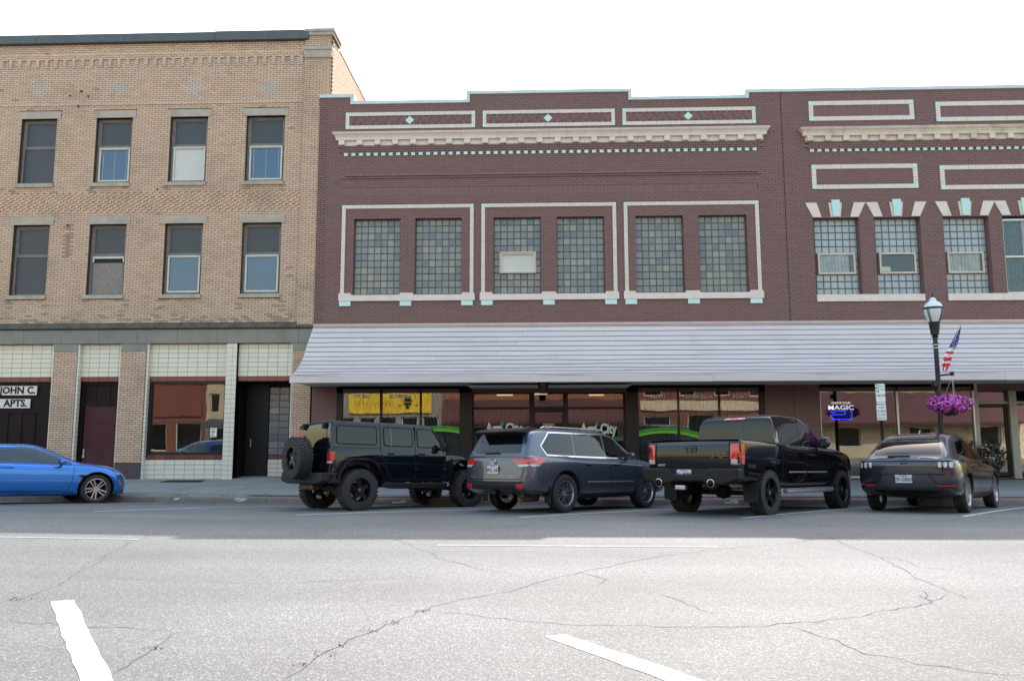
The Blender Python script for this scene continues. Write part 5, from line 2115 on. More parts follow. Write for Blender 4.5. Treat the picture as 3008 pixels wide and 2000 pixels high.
        if center is None:
            root.location = (x, sgn * yy, Rw)
            root.rotation_euler = (0, random.uniform(0, 1), 0 if sgn > 0 else math.pi)
        else:
            root.location = center
            root.rotation_euler = (0, 0, math.pi / 2)
        return root

    def wheels(c, rim_r, width, style, mat, tyre_mat=None, treads=False):
        for x in (-c.wb / 2, c.wb / 2):
            for s in (-1, 1):
                c.wheel(x, s, rim_r, width, style, mat, tyre_mat, treads)

    def box(c, name, x0, x1, y0, y1, z0, z1, mat, bevel=.01, parent=None, both=False):
        for s in ((1, -1) if both else (1,)):
            g = MB()
            g.box(x0, x1, min(s * y0, s * y1), max(s * y0, s * y1), z0, z1)
            o = c.add(name, g, mat, None, False, bevel, parent)
        return o

    def plate(c, y, z, body, x=None):
        if x is None:
            x = c.hit('rear', y, z)[0].x
        o = c.box("licence_plate", x - .022, x - .008, y - .153, y + .153, z - .078, z + .078, M['plate'], .004)
        def rear_text(body, size, zz, bold):
            me = text_mesh("lettering", body, size, M['plateink'], bold=bold, extrude=.0015, width=.82)
            for v in me.vertices:
                a, b, q = v.co
                v.co = (x - .025 - q, y - a, zz + b)
            t = bpy.data.objects.new("lettering", me)
            COL.objects.link(t)
            t.parent = o
        rear_text(body, .11, z - .012, .004)
        g = MB()
        g.box(x - .0255, x - .0225, y - .07, y + .07, z + .055, z + .067)
        c.add("plate_heading", g, M['plateink'], None, False, parent=o)

    def mirror(c, x, y, z, mat, w=.17, h=.15, d=.13):
        for s in (-1, 1):
            g = MB()
            g.lathe([(.001, -w / 2), (.55, -w / 2 * .95), (.95, -w / 4), (1, 0.02), (.9, w * .38), (.45, w / 2), (.001, w * .52)], (0, 0, 0), 'y', 14)
            g.v = [(x + v[0] * d / 2, s * (y + .11 + v[1]), z + v[2] * h / 2) for v in g.v]
            m = c.add("wing_mirror", g, mat, 60)
            a = MB()
            a.cyl((x + .02, s * (y - .05), z - .05), (x, s * (y + .06), z - .03), .03, .025, 8)
            c.add("mirror_arm", a, M['trim'], 60, parent=m)
            b = MB()
            b.box(x - d / 2 - .004, x - d / 2 + .01, s * (y + .04) if s > 0 else s * (y + .17), s * (y + .17) if s > 0 else s * (y + .04), z - h * .32, z + h * .32)
            c.add("mirror_glass", b, M['clearglass'], None, False, parent=m)


GRP = "vehicles parked along the curb"
DR5 = lambda z: 0

# ---- grey mid-size family SUV
grey = paint("dark grey metallic paint", (.092, .104, .14), .7, .34)
c = Car("parked_suv", "dark grey SUV with chrome window surround parked between the black off-roader and the pickup", GRP, (.47, -7.68, 0), 47.5, 2.79, 1.62, .378)
st = [section(-2.47, .82, .40, 1.10, 1.13, (.16, .14, -.02, .0, .02, .05, .06, .06)), section(-2.42, .885, .39, 1.10, 1.13, (.12, .1, -.01, 0, .01, .03, .03, .03)), section(-2.28, .935, .37, 1.10, 1.14), section(-1.9, .955, .33, 1.10, 1.15),
      section(-1.395, .963, .29, 1.09, 1.15), section(-.6, .952, .26, 1.06, 1.15), section(.3, .95, .26, 1.045, 1.14), section(1.0, .955, .27, 1.03, 1.13), section(1.395, .96, .29, 1.01, 1.12), section(1.9, .93, .32, .95, 1.05), section(2.2, .86, .34, .86, .94), section(2.36, .70, .38, .72, .77)]
body = c.add("body", loft(st, 5, 5, (.05, .08)), [grey])
gh = [house(-2.43, .78, 1.0, .79, 1.11, 1.13), house(-2.34, .84, 1.0, .76, 1.27, 1.30), house(-2.16, .865, 1.0, .69, 1.545, 1.59), house(-1.9, .875, 1.0, .675, 1.605, 1.66), house(-1.0, .88, 1.0, .675, 1.635, 1.69), house(-.2, .88, 1.0, .675, 1.635, 1.695), house(.35, .87, 1.0, .665, 1.575, 1.645), house(.8, .865, 1.0, .72, 1.33, 1.40), house(1.22, .84, 1.0, .80, 1.06, 1.10)]
cab = c.add("cabin", loft(gh, 5, 4, (.05, .03), False), [grey])
c.scan([body, cab])
c.arches(body, .455, .955)
c.panel("quarter_window", [(-1.66, 1.555), (-1.97, 1.30), (-1.86, 1.15), (-1.03, 1.13), (-.97, 1.565)], M['carglass'], rnd=.05, both=True)
c.panel("rear_door_window", [(-.93, 1.565), (-.99, 1.13), (-.02, 1.115), (.0, 1.57)], M['carglass'], rnd=.03, both=True)
c.panel("front_door_window", [(.06, 1.568), (.04, 1.115), (.93, 1.11), (.40, 1.535)], M['carglass'], rnd=.05, both=True)
c.line("window_trim", [(.97, 1.105), (.42, 1.56), (.05, 1.59), (-1.68, 1.58), (-2.0, 1.30), (-1.87, 1.125), (-1.0, 1.105), (.97, 1.085)], .026, M['chrome'], both=True, off=.009, closed=True)
c.panel("rear_window", [(-.66, 1.16), (.66, 1.16), (.55, 1.50), (-.55, 1.50)], M['carglass'], 'rear', rnd=.06)
c.panel("windscreen", [(-.66, 1.14), (.66, 1.14), (.55, 1.56), (-.55, 1.56)], M['carglass'], 'front', rnd=.06)
g = MB()
g.prism([(-2.50, 1.585), (-2.46, 1.545), (-2.12, 1.55), (-1.85, 1.66), (-2.1, 1.675), (-2.38, 1.635)], -.60, .60)
c.add("spoiler", g, M['satin'], 35, bevel=.02)
g = MB()
g.box(-2.485, -2.47, -.12, .12, 1.60, 1.617)
c.add("brake_lamp", g, M['dimred'], None, False)
c.panel("tail_lamp", [(-.92, 1.05), (-.55, 1.04), (-.46, 1.055), (-.60, .945), (-.92, .95)], M['red'], 'rear', both=True, off=.012)
c.panel("reverse_lamp", [(-.92, .945), (-.61, .94), (-.69, .895), (-.92, .90)], M['clear'], 'rear', both=True, off=.010)
c.panel("side_lamp", [(-2.40, .95), (-2.40, 1.055), (-1.98, 1.065), (-2.12, .96)], M['red'], both=True, off=.010)
c.panel("side_reverse_lamp", [(-2.40, .945), (-2.38, .90), (-2.2, .905), (-2.13, .95)], M['clear'], both=True, off=.008)
c.plate(.0, .84, "WLL 647")
c.panel("bumper_guard", [(-.80, .62), (.80, .62), (.62, .46), (-.62, .46)], M['trim'], 'rear', rnd=.04, off=.012)
c.panel("reflector", [(-.80, .565), (-.60, .565), (-.63, .48), (-.78, .48)], M['dimred'], 'rear', both=True, off=.02)
c.panel("skirt", [(-2.3, .46), (-1.85, .40), (-1.85, .33), (-2.3, .36)], M['trim'], both=True, off=.006)
c.panel("sill_cladding", [(-.93, .36), (.93, .36), (.93, .28), (-.93, .28)], M['trim'], both=True, off=.008)
c.line("tailgate_gap", [(-.70, .66), (-.78, .80), (-.80, 1.08)], .012, M['seam'], 'rear', both=True)
c.line("tailgate_gap", [(-.70, .655), (.70, .655)], .014, M['seam'], 'rear')
c.line("door_gap", [(-1.0, 1.11), (-1.06, .85), (-.93, .55), (-.86, .36), (.06, .36), (.05, 1.10)], .011, M['seam'], both=True)
c.line("door_gap", [(.05, .36), (.93, .36), (1.02, .60), (1.02, 1.05)], .011, M['seam'], both=True)
c.line("door_strip", [(-.75, .60), (.05, .60)], .022, M['alu'], both=True, off=.01)
c.line("door_strip", [(.07, .60), (.85, .60)], .022, M['alu'], both=True, off=.01)
for x in (-.78, .16):
    for s in (-1, 1):
        h = c.hit('side', x + .1, .95, s)[0]
        g = MB()
        g.box(x, x + .21, h.y - .028, h.y + .028, .935, .965)
        c.add("door_handle", g, M['gloss'], None, False, .008)
c.box("rear_wiper", -2.475, -2.43, -.05, .38, 1.19, 1.205, M['gloss'], .004)
c.mirror(.72, .90, 1.14, grey)
for s in (-1, 1):
    g = MB()
    g.tube([Vector((-1.8, s * .61, 1.66)), Vector((-1.7, s * .61, 1.695)), Vector((.1, s * .61, 1.695)), Vector((.25, s * .61, 1.66))], .016, 8)
    c.add("roof_rail", g, M['silver'], 60)
    c.box("mud_flap", -1.90, -1.885, s * .80 if s > 0 else s * .96, s * .96 if s > 0 else s * .80, .20, .52, M['trim'], .004)
g = MB()
g.lathe([(.001, -.006), (.075, -.006), (.075, .004), (.06, .008), (.06, 0), (.001, 0)], (0, 0, 0), 'x', 24)
hx = c.hit('rear', 0, 1.01)[0].x
e_ = MB()
for rx, rz in ((.078, .055), (.03, .05), (.06, .022)):
    for i in range(24):
        a, b = 2 * math.pi * i / 24, 2 * math.pi * (i + 1) / 24
        dz = .018 if rx == .06 else 0
        e_.cyl((hx - .014, rx * math.cos(a), 1.0 + dz + rz * math.sin(a)), (hx - .014, rx * math.cos(b), 1.0 + dz + rz * math.sin(b)), .008, .008, 5)
c.add("tailgate_emblem", e_, M['chrome'], 60)
def tail_text(c, body, size, y, z, mat, width=1.0, bold=.01):
    x = c.hit('rear', y, z)[0].x
    me = text_mesh("badge", body, size, mat, bold=bold, extrude=.002, width=width)
    for v in me.vertices:
        a, b, q = v.co
        v.co = (x - .006 - q, y - a, z + b)
    t = bpy.data.objects.new("badge", me)
    COL.objects.link(t)
    t.parent = c.root
tail_text(c, "HYBRID", .05, .60, .70, M['chrome'])
tail_text(c, "XLE AWD", .05, -.55, .70, M['chrome'])
g = MB()
g.box(-2.52, -2.35, -.06, .06, .36, .43)
g.box(-2.40, -2.33, -.42, .42, .38, .43)
c.add("tow_hitch", g, M['trim'], None, False, .006)
g = MB()
g.cyl((-2.2, -.45, .30), (-1.75, -.45, .30), .09, .09, 14)
g.cyl((-2.36, -.56, .27), (-2.1, -.5, .29), .032, .032, 10)
c.add("exhaust", g, M['rust'], 50)
c.panel("head_lamp", [(2.28, .72), (2.05, .90), (1.72, .98), (1.86, .86)], M['clear'], both=True, off=.008)
c.panel("marker_lamp", [(1.85, .87), (1.74, .97), (1.66, .985), (1.76, .88)], M['amber'], both=True, off=.011)
c.wheels(.245, .235, 'multi', M['silver'])
SUV = c

# ---- dark grey electric crossover
steel = paint("carbon grey metallic paint", (.042, .052, .074), .75, .28)
c = Car("parked_crossover", "sloping-roof grey crossover with three-bar tail lamps beside the lamp post", GRP, (8.42, -7.55, 0), 51.5, 2.984, 1.60, .362)
st = [section(-2.37, .76, .36, 1.02, 1.04, (.2, .16, .02, 0, -.01, .02, .03, .03)), section(-2.31, .86, .35, 1.025, 1.05, (.12, .1, .01, 0, -.005, .01, .01, .01)), section(-2.12, .925, .32, 1.03, 1.07), section(-1.492, .955, .26, 1.03, 1.09, zw=.58), section(-.95, .935, .24, .99, 1.06, zw=.5),
      section(-.3, .915, .24, .96, 1.05), section(.5, .915, .24, .945, 1.04), section(1.1, .93, .25, .94, 1.03), section(1.492, .945, .26, .93, 1.02), section(1.95, .91, .29, .86, .95), section(2.2, .80, .32, .76, .83), section(2.33, .62, .38, .64, .68)]
body = c.add("body", loft(st, 5, 5, (.06, .10)), [steel])
gh = [house(-2.27, .70, .95, .73, 1.04, 1.06), house(-2.02, .77, .95, .66, 1.23, 1.27), house(-1.6, .81, .93, .60, 1.43, 1.49), house(-1.1, .835, .9, .575, 1.515, 1.585), house(-.4, .845, .9, .575, 1.55, 1.622), house(.2, .845, .9, .58, 1.52, 1.60), house(.7, .835, .9, .64, 1.33, 1.41), house(1.15, .82, .9, .74, 1.08, 1.13), house(1.42, .80, .9, .78, .97, 1.02)]
cab = c.add("cabin", loft(gh, 6, 4, (.04, .03), False), [steel])
c.scan([body, cab])
c.arches(body, .435, .945)
c.panel("rear_window", [(-.64, 1.13), (.64, 1.13), (.50, 1.475), (-.50, 1.475)], M['carglass'], 'rear', rnd=.08)
c.panel("rear_door_window", [(-1.30, 1.16), (-1.05, 1.40), (-.25, 1.47), (-.24, 1.06)], M['carglass'], rnd=.05, both=True)
c.panel("front_door_window", [(-.19, 1.06), (-.20, 1.47), (.22, 1.445), (.98, 1.06)], M['carglass'], rnd=.05, both=True)
c.panel("windscreen", [(-.66, 1.10), (.66, 1.10), (.52, 1.50), (-.52, 1.50)], M['carglass'], 'front', rnd=.06)
c.panel("roof_panel", [(-1.35, -.46), (.1, -.46), (.1, .46), (-1.35, .46)], M['gloss'], 'top', rnd=.1, off=.003)
c.panel("tail_band", [(-.86, .985), (-.45, .985), (-.34, .965), (-.45, .925), (-.60, .935), (-.60, .855), (-.86, .865)], M['gloss'], 'rear', both=True, off=.005, rnd=.015)
c.line("tail_crease", [(-.84, 1.0), (.84, 1.0)], .012, M['seam'], 'rear', off=.006)
for k, y in enumerate((-.63, -.725, -.815)):
    c.panel("tail_lamp", [(y - .03, .98), (y + .03, .975), (y + .026, .87), (y - .026, .872)], M['clear'], 'rear', both=True, off=.014, rnd=.018)
c.plate(.02, .655, "29-G865")
c.panel("plate_recess", [(-.34, .745), (.34, .745), (.20, .56), (-.20, .56)], steel, 'rear', off=.003)
c.line("bumper_crease", [(-.72, .745), (-.40, .74), (-.58, .555), (-.80, .55)], .02, M['seam'], 'rear', both=True)
c.line("tailgate_gap", [(-.66, 1.0), (-.67, .78), (-.60, .745), (.60, .745), (.67, .78), (.66, 1.0)], .010, M['seam'], 'rear')
c.panel("bumper_guard", [(-.88, .515), (.88, .515), (.84, .385), (-.84, .385)], M['gloss'], 'rear', off=.010)
c.panel("diffuser", [(-.6, .415), (.6, .415), (.5, .365), (-.5, .365)], M['trim'], 'rear', off=.03)
c.panel("reflector", [(-.86, .545), (-.56, .545), (-.58, .515), (-.85, .515)], M['dimred'], 'rear', both=True, off=.014)
c.panel("skirt", [(-2.28, .50), (-1.93, .47), (-1.93, .33), (-2.25, .38)], M['gloss'], both=True, off=.006)
c.panel("sill_cladding", [(-1.05, .37), (1.05, .37), (1.05, .255), (-1.05, .255)], M['trim'], both=True, off=.008)
for x in (-1.492, 1.492):
    c.line("arch_trim", [(x + .455 * math.cos(a), .362 + .455 * math.sin(a)) for a in [math.pi * (-.02 + 1.04 * i / 18) for i in range(19)]], .05, M['gloss'], both=True, off=.008)
c.line("door_gap", [(-1.33, 1.05), (-1.12, .80), (-.95, .5), (-.88, .37), (-.21, .37), (-.20, 1.03)], .010, M['seam'], both=True)
c.line("door_gap", [(-.21, .37), (.98, .37), (1.06, .62), (1.0, 1.0)], .010, M['seam'], both=True)
c.box("rear_wiper", -2.24, -2.20, -.06, .36, 1.155, 1.17, M['gloss'], .004)
c.mirror(.72, .88, 1.06, M['gloss'], .16, .12, .12)
g = MB()
hx = c.hit('rear', 0, .955)[0].x
g.prism([(.07, .945), (.05, .965), (.0, .968), (-.05, .975), (-.075, .965), (-.04, .955), (-.03, .935), (-.0, .95), (.03, .932)], hx - .012, hx + .02, axis='x')
c.add("tailgate_emblem", g, M['gloss'], None)
g = MB()
g.prism([(-1.05, 0), (-.82, 0), (-.86, .10), (-.92, .10)], -.012, .012)
g.v = [(v[0], v[1], v[2] + 1.565) for v in g.v]
c.add("antenna_fin", g, steel, None)
c.wheels(.235, .225, 'star', M['silver'])

# ---- black crew-cab pickup
blk = paint("black truck paint", (.005, .005, .008), 0, .3)
c = Car("parked_pickup", "black crew-cab pickup truck with red tail lamps and twin exhaust tips", GRP, (4.30, -8.35, 0), 48.5, 3.57, 1.70, .415)
dx0 = (.12, .10, .03, -.01, .015, .06, .07, .07)
st = [section(-2.94, .945, .62, 1.375, 1.385, dx0, 1, zw=.6), section(-2.91, .975, .60, 1.385, 1.395, (0,) * 8, 1, zw=.6), section(-2.8, .99, .58, 1.385, 1.39, sq=1, zw=.6), section(-1.785, 1.0, .55, 1.37, 1.38, sq=1, zw=.6), section(-1.2, .99, .50, 1.355, 1.37, sq=1, zw=.6), section(-.9, .985, .48, 1.33, 1.38, sq=.5, zw=.55),
      section(0, .98, .47, 1.31, 1.38, sq=.4), section(.9, .98, .47, 1.29, 1.38, sq=.4), section(1.2, .985, .48, 1.28, 1.38, sq=.3), section(1.785, 1.0, .52, 1.25, 1.36, sq=.2), section(2.3, .97, .55, 1.19, 1.31, sq=.2), section(2.62, .90, .56, 1.10, 1.20), section(2.78, .80, .58, 1.0, 1.06)]
body = c.add("body", loft(st, 4, 5, (.02, .08)), [blk])
gh = [house(-1.24, .86, 1.2, .85, 1.37, 1.375), house(-1.205, .885, 1.2, .775, 1.80, 1.82), house(-1.1, .895, 1.2, .75, 1.885, 1.925), house(-.6, .90, 1.2, .745, 1.915, 1.965), house(.0, .90, 1.2, .745, 1.91, 1.965), house(.42, .90, 1.2, .74, 1.86, 1.92), house(.85, .89, 1.2, .79, 1.60, 1.67), house(1.32, .88, 1.2, .85, 1.32, 1.385)]
cab = c.add("cabin", loft(gh, 5, 4, (.03, .03), False), [blk])
c.scan([body, cab])
c.arches(body, .50, .995, .32)
for nm, y0, y1 in (("rear_window", -.71, -.21), ("sliding_window", -.20, .20), ("rear_window", .21, .71)):
    k0, k1 = (.06 if y0 < -.5 else 0), (.06 if y1 > .5 else 0)
    c.panel(nm, [(y0, 1.44), (y1, 1.44), (y1 - k1, 1.80), (y0 + k0, 1.80)], M['carglass'], 'rear', rnd=.02)
c.panel("brake_lamp", [(-.23, 1.90), (.23, 1.90), (.23, 1.845), (-.23, 1.845)], M['red'], 'rear', off=.02)
c.panel("cargo_lamp", [(-.19, 1.888), (-.09, 1.888), (-.09, 1.857), (-.19, 1.857)], M['clear'], 'rear', off=.026, both=True)
c.panel("rear_door_window", [(-1.02, 1.78), (-1.06, 1.38), (-.12, 1.36), (-.10, 1.79)], M['carglass'], rnd=.05, both=True)
c.panel("front_door_window", [(-.05, 1.79), (-.06, 1.36), (1.0, 1.345), (.45, 1.75)], M['carglass'], rnd=.05, both=True)
c.panel("windscreen", [(-.72, 1.42), (.72, 1.42), (.6, 1.80), (-.6, 1.80)], M['carglass'], 'front', rnd=.06)
c.panel("tail_lamp", [(-.99, 1.315), (-.80, 1.315), (-.80, .935), (-.97, .935)], M['red'], 'rear', both=True, off=.012, rnd=.02)
c.panel("side_lamp", [(-2.90, 1.31), (-2.79, 1.30), (-2.80, .94), (-2.89, .94)], M['red'], both=True, off=.008, rnd=.02)
c.panel("reverse_lamp", [(-.93, 1.03), (-.81, 1.03), (-.81, .95), (-.93, .95)], M['clear'], 'rear', both=True, off=.016, rnd=.01)
c.line("tailgate_gap", [(-.775, .87), (-.775, 1.38)], .016, M['seam'], 'rear', both=True)
c.line("tailgate_gap", [(-.775, .87), (.775, .87)], .016, M['seam'], 'rear')
c.line("tailgate_crease", [(-.76, 1.05), (.76, 1.05)], .010, M['seam'], 'rear')
c.panel("tailgate_recess", [(-.76, 1.345), (.76, 1.345), (.76, 1.295), (-.76, 1.295)], M['gloss'], 'rear', off=.006)
g = MB()
g.prism([(-1.02, .87), (-1.02, .66), (-.72, .57), (-.4, .57), (-.3, .62), (.3, .62), (.4, .57), (.72, .57), (1.02, .66), (1.02, .87), (.42, .87), (.30, .76), (-.30, .76), (-.42, .87)], -3.12, -2.90, axis='x')
c.add("rear_bumper", g, M['satin'], None, bevel=.035)
g = MB()
g.prism([(-.42, .86), (.42, .86), (.3, .63), (-.3, .63)], -3.06, -2.92, axis='x')
c.add("bumper_step", g, M['trim'], None, bevel=.01)
c.plate(.10, .765, "43-498R", x=-3.06)
for y in (.62, -.48):
    g = MB()
    g.lathe([(.062, 0), (.066, -.012), (.075, -.01), (.075, .16), (.062, .16), (.062, 0)], (-3.135, y, .60), 'x', 20)
    e = c.add("exhaust_tip", g, M['chrome'], 50)
    g = MB()
    g.cyl((-3.05, y, .60), (-3.04, y, .60), .062, .062, 16)
    c.add("exhaust_bore", g, M['seam'], None, False, parent=e)
g = MB()
g.box(-3.20, -3.10, .02, .24, .47, .56)
c.add("hitch_cover", g, M['silver'], None, False, .02)
for s in (-1, 1):
    g = MB()
    g.prism([(s * .70, .60), (s * 1.0, .62), (s * 1.0, .26), (s * .72, .24)], -2.36, -2.345, axis='x')
    c.add("mud_flap", g, M['trim'], None)
    g = MB()
    g.tube([Vector((-1.15, s * .98, .43)), Vector((1.15, s * .98, .43))], .05, 10)
    g.box(-1.1, 1.1, min(s * .93, s * 1.03), max(s * .93, s * 1.03), .472, .485)
    c.add("running_board", g, M['alu'], 50)
c.line("door_strip", [(-.95, .80), (-.10, .80)], .03, M['alu'], both=True, off=.01)
c.line("door_strip", [(-.06, .80), (.95, .80)], .03, M['alu'], both=True, off=.01)
c.line("bed_gap", [(-1.215, 1.37), (-1.215, .55)], .016, M['seam'], both=True)
c.line("door_gap", [(-1.08, 1.37), (-1.10, .62), (-.95, .52), (-.08, .52), (-.08, 1.34)], .011, M['seam'], both=True)
c.line("door_gap", [(-.08, .52), (.95, .52), (1.05, .70), (1.05, 1.30)], .011, M['seam'], both=True)
for x in (-.95, .08):
    for s in (-1, 1):
        h = c.hit('side', x + .1, 1.13, s)[0]
        g = MB()
        g.box(x, x + .22, h.y - .03, h.y + .03, 1.115, 1.15)
        c.add("door_handle", g, blk, None, False, .01)
c.mirror(.78, .93, 1.42, M['gloss'], .22, .24, .14)
g = MB()
hx = c.hit('rear', .0, 1.2)[0].x
for s in (-1, 1):
    g.prism([(0, 1.12), (s * .03, 1.16), (s * .035, 1.23), (s * .10, 1.255), (s * .075, 1.19), (s * .05, 1.17), (s * .095, 1.15), (s * .12, 1.22), (s * .11, 1.27), (s * .03, 1.285), (0, 1.275)], hx - .014, hx, axis='x')
c.add("tailgate_emblem", g, M['darkalloy'], None)
tail_text(c, "SPORT", .055, .66, .925, M['silver'])
g = MB()
g.prism([(.35, 0), (.20, 0), (.14, .08)], .29, .31)
g.v = [(v[0] - 1.1, v[1], v[2] + 1.91) for v in g.v]
c.add("antenna_fin", g, blk, None)
g = MB()
g.cyl((-1.785, -.75, .40), (-1.785, .75, .40), .05, .05, 12)
g.lathe([(.001, -.16), (.11, -.12), (.15, 0), (.11, .12), (.001, .16)], (-1.785, 0, .42), 'y', 16)
c.add("rear_axle", g, M['well'], 50)
c.wheels(.262, .29, 'five', M['blackalloy'], M['dusty_tyre'], True)

# ---- blue coupe at the left edge of the frame
blue = paint("bright blue metallic paint", (.014, .18, .60), .55, .28)
bh, bfy = R(46.0), -4.92
bfx = ax(276, 1455, bfy)
c = Car("parked_coupe", "bright blue two-door coupe parked nose-in before the maroon door and brick piers", GRP, (bfx - 2.81 * math.cos(bh), bfy - 2.81 * math.sin(bh), 0), 46.0, 2.81, 1.56, .335)
st = [section(-2.40, .62, .33, .82, .85), section(-2.3, .80, .28, .91, .97), section(-2.0, .885, .24, .96, 1.03), section(-1.405, .915, .20, .955, 1.03), section(-.8, .895, .18, .91, .99), section(.0, .885, .18, .885, .96), section(.8, .89, .18, .875, .97), section(1.15, .90, .19, .865, .97), section(1.405, .912, .20, .85, .955), section(1.78, .885, .20, .78, .89), section(2.0, .79, .20, .70, .79), section(2.12, .64, .21, .60, .66), section(2.16, .50, .24, .52, .56)]
body = c.add("body", loft(st, 5, 5, (.05, .06)), [blue])
gh = [house(-2.05, .70, .85, .70, .98, 1.01), house(-1.6, .74, .85, .63, 1.11, 1.16), house(-1.1, .765, .85, .57, 1.235, 1.29), house(-.5, .775, .85, .55, 1.305, 1.365), house(.0, .775, .85, .555, 1.30, 1.37), house(.4, .775, .85, .60, 1.19, 1.265), house(.85, .77, .85, .70, .985, 1.05), house(1.2, .75, .85, .74, .88, .93)]
cab = c.add("cabin", loft(gh, 6, 4, (.03, .03), False), [blue])
c.scan([body, cab])
c.arches(body, .405, .905)
c.panel("door_window", [(-.72, .955), (-.62, 1.225), (-.2, 1.268), (.12, 1.245), (.42, 1.135), (.80, .935)], M['clearglass'], rnd=.03, both=True)
c.panel("quarter_window", [(-.80, .965), (-.70, 1.215), (-1.1, 1.15), (-1.42, 1.03), (-1.30, .985)], M['carglass'], rnd=.04, both=True)
c.line("window_trim", [(-1.46, 1.03), (-1.1, 1.172), (-.65, 1.25), (-.2, 1.292), (.13, 1.27), (.44, 1.155), (.86, .925)], .02, M['gloss'], both=True, off=.007)
c.line("window_trim", [(-1.30, .965), (.86, .918)], .018, M['gloss'], both=True, off=.006)
c.panel("windscreen", [(-.62, .97), (.62, .97), (.5, 1.24), (-.5, 1.24)], M['carglass'], 'front', rnd=.05)
c.line("door_gap", [(-.74, .94), (-.80, .60), (-.70, .38), (-.62, .30), (.78, .30), (.86, .50), (.90, .90)], .010, M['seam'], both=True)
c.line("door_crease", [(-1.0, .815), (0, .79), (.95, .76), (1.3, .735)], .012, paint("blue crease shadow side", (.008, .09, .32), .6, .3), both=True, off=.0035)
c.panel("fender_vent", [(.98, .66), (1.15, .665), (1.12, .60), (1.03, .44), (1.0, .44), (1.08, .60)], M['seam'], both=True, off=.004)
c.panel("side_skirt", [(-.95, .245), (.98, .225), (.98, .19), (-.95, .19)], blue, both=True, off=.02)
c.line("skirt_gap", [(-.95, .275), (.95, .268)], .012, M['seam'], both=True, off=.004)
c.panel("head_lamp", [(2.09, .60), (1.97, .70), (1.77, .745), (1.88, .66)], M['clear'], both=True, off=.006)
c.panel("head_lamp_core", [(2.04, .62), (1.95, .68), (1.88, .69), (1.93, .64)], M['gloss'], both=True, off=.010)
c.panel("marker_lamp", [(1.90, .56), (1.94, .56), (1.99, .43), (1.95, .43)], M['amber'], both=True, off=.006)
c.panel("bumper_vent", [(2.08, .45), (2.0, .36), (1.99, .26), (2.08, .26)], M['gloss'], both=True, off=.004)
for s in (-1, 1):
    h = c.hit('side', -.45, .82, s)[0]
    g = MB()
    g.box(-.60, -.34, h.y - .026, h.y + .026, .815, .84)
    c.add("door_handle", g, blue, None, False, .008)
    g = MB()
    g.box(-.14, .02, s * .30 - .10, s * .30 + .10, .95, 1.10)
    c.add("head_rest", g, M['cream'], None, False, .03)
c.mirror(.60, .86, .955, blue, .17, .12, .13)
c.wheels(.238, .225, 'double5', M['silver'])

# ---- black four-door off-roader with a spare wheel
jb = paint("black off-roader paint", (.004, .006, .010), 0, .3)
c = Car("parked_off_roader", "black boxy four-door off-roader with spare wheel on its tailgate", GRP, (-3.80, -7.05, 0), 44.0, 2.947, 1.62, .425)


def boxy(x, w, zb, zt, wt=None):
    wt = wt or w * .965
    return [(x, 0, zb), (x, w * .94, zb), (x, w * .985, zb + .05), (x, w, zb + (zt - zb) * .55), (x, wt, zt - .02), (x, wt - .02, zt), (x, 0, zt + .005)]


st = [boxy(-2.10, .75, .62, 1.30), boxy(-2.07, .79, .60, 1.30), boxy(-1.9, .80, .60, 1.30), boxy(-.5, .80, .58, 1.29), boxy(.6, .79, .58, 1.28), boxy(.88, .78, .58, 1.27), boxy(.92, .72, .6, 1.24), boxy(1.5, .66, .62, 1.19), boxy(1.88, .60, .64, 1.14), boxy(1.95, .56, .66, 1.10)]
body = c.add("body", loft(st, 3, 3, (.01, .02)), [jb], 30)
gh = [house(-2.10, .75, 1.26, .73, 1.30, 1.31), house(-2.07, .765, 1.26, .67, 1.78, 1.80), house(-1.98, .77, 1.26, .66, 1.845, 1.87), house(-.6, .77, 1.26, .66, 1.85, 1.88), house(.40, .765, 1.26, .66, 1.835, 1.865), house(.55, .765, 1.26, .665, 1.79, 1.81), house(.86, .76, 1.26, .73, 1.29, 1.30)]
cab = c.add("hard_top", loft(gh, 3, 4, (.01, .01), False), [jb], 30)
c.scan([body, cab])
c.arches(body, .52, .80, .34)
c.panel("quarter_window", [(-1.95, 1.76), (-1.97, 1.38), (-1.0, 1.375), (-.98, 1.76)], M['carglass'], rnd=.06, both=True, off=.006)
c.panel("rear_door_window", [(-.80, 1.76), (-.80, 1.36), (-.05, 1.355), (-.05, 1.76)], M['carglass'], rnd=.05, both=True, off=.006)
c.panel("front_door_window", [(.09, 1.76), (.09, 1.35), (.76, 1.345), (.74, 1.42), (.50, 1.755)], M['carglass'], rnd=.04, both=True, off=.006)
c.line("window_divider", [(-.62, 1.36), (-.62, 1.76)], .025, M['gloss'], both=True, off=.010)
c.panel("rear_window", [(-.56, 1.34), (.56, 1.34), (.54, 1.74), (-.54, 1.74)], M['carglass'], 'rear', rnd=.06, off=.008)
c.panel("windscreen", [(-.62, 1.36), (.62, 1.36), (.58, 1.74), (-.58, 1.74)], M['carglass'], 'front', rnd=.05)
for p in ([(-1.95, 1.76), (-1.97, 1.38), (-1.0, 1.375), (-.98, 1.76)], [(-.80, 1.76), (-.80, 1.36), (-.05, 1.355), (-.05, 1.76)], [(.09, 1.76), (.09, 1.35), (.76, 1.345), (.74, 1.42), (.50, 1.755)]):
    c.line("window_seal", rounded(p, .06), .022, M['seam'], both=True, off=.0075, closed=True)
c.line("top_gap", [(-2.06, 1.302), (-.88, 1.30)], .012, M['seam'], both=True)
c.line("door_gap", [(-.88, 1.82), (-.90, 1.25), (-.72, .80), (-.60, .64), (-.02, .64), (.02, .70), (.02, 1.80)], .013, M['seam'], both=True)
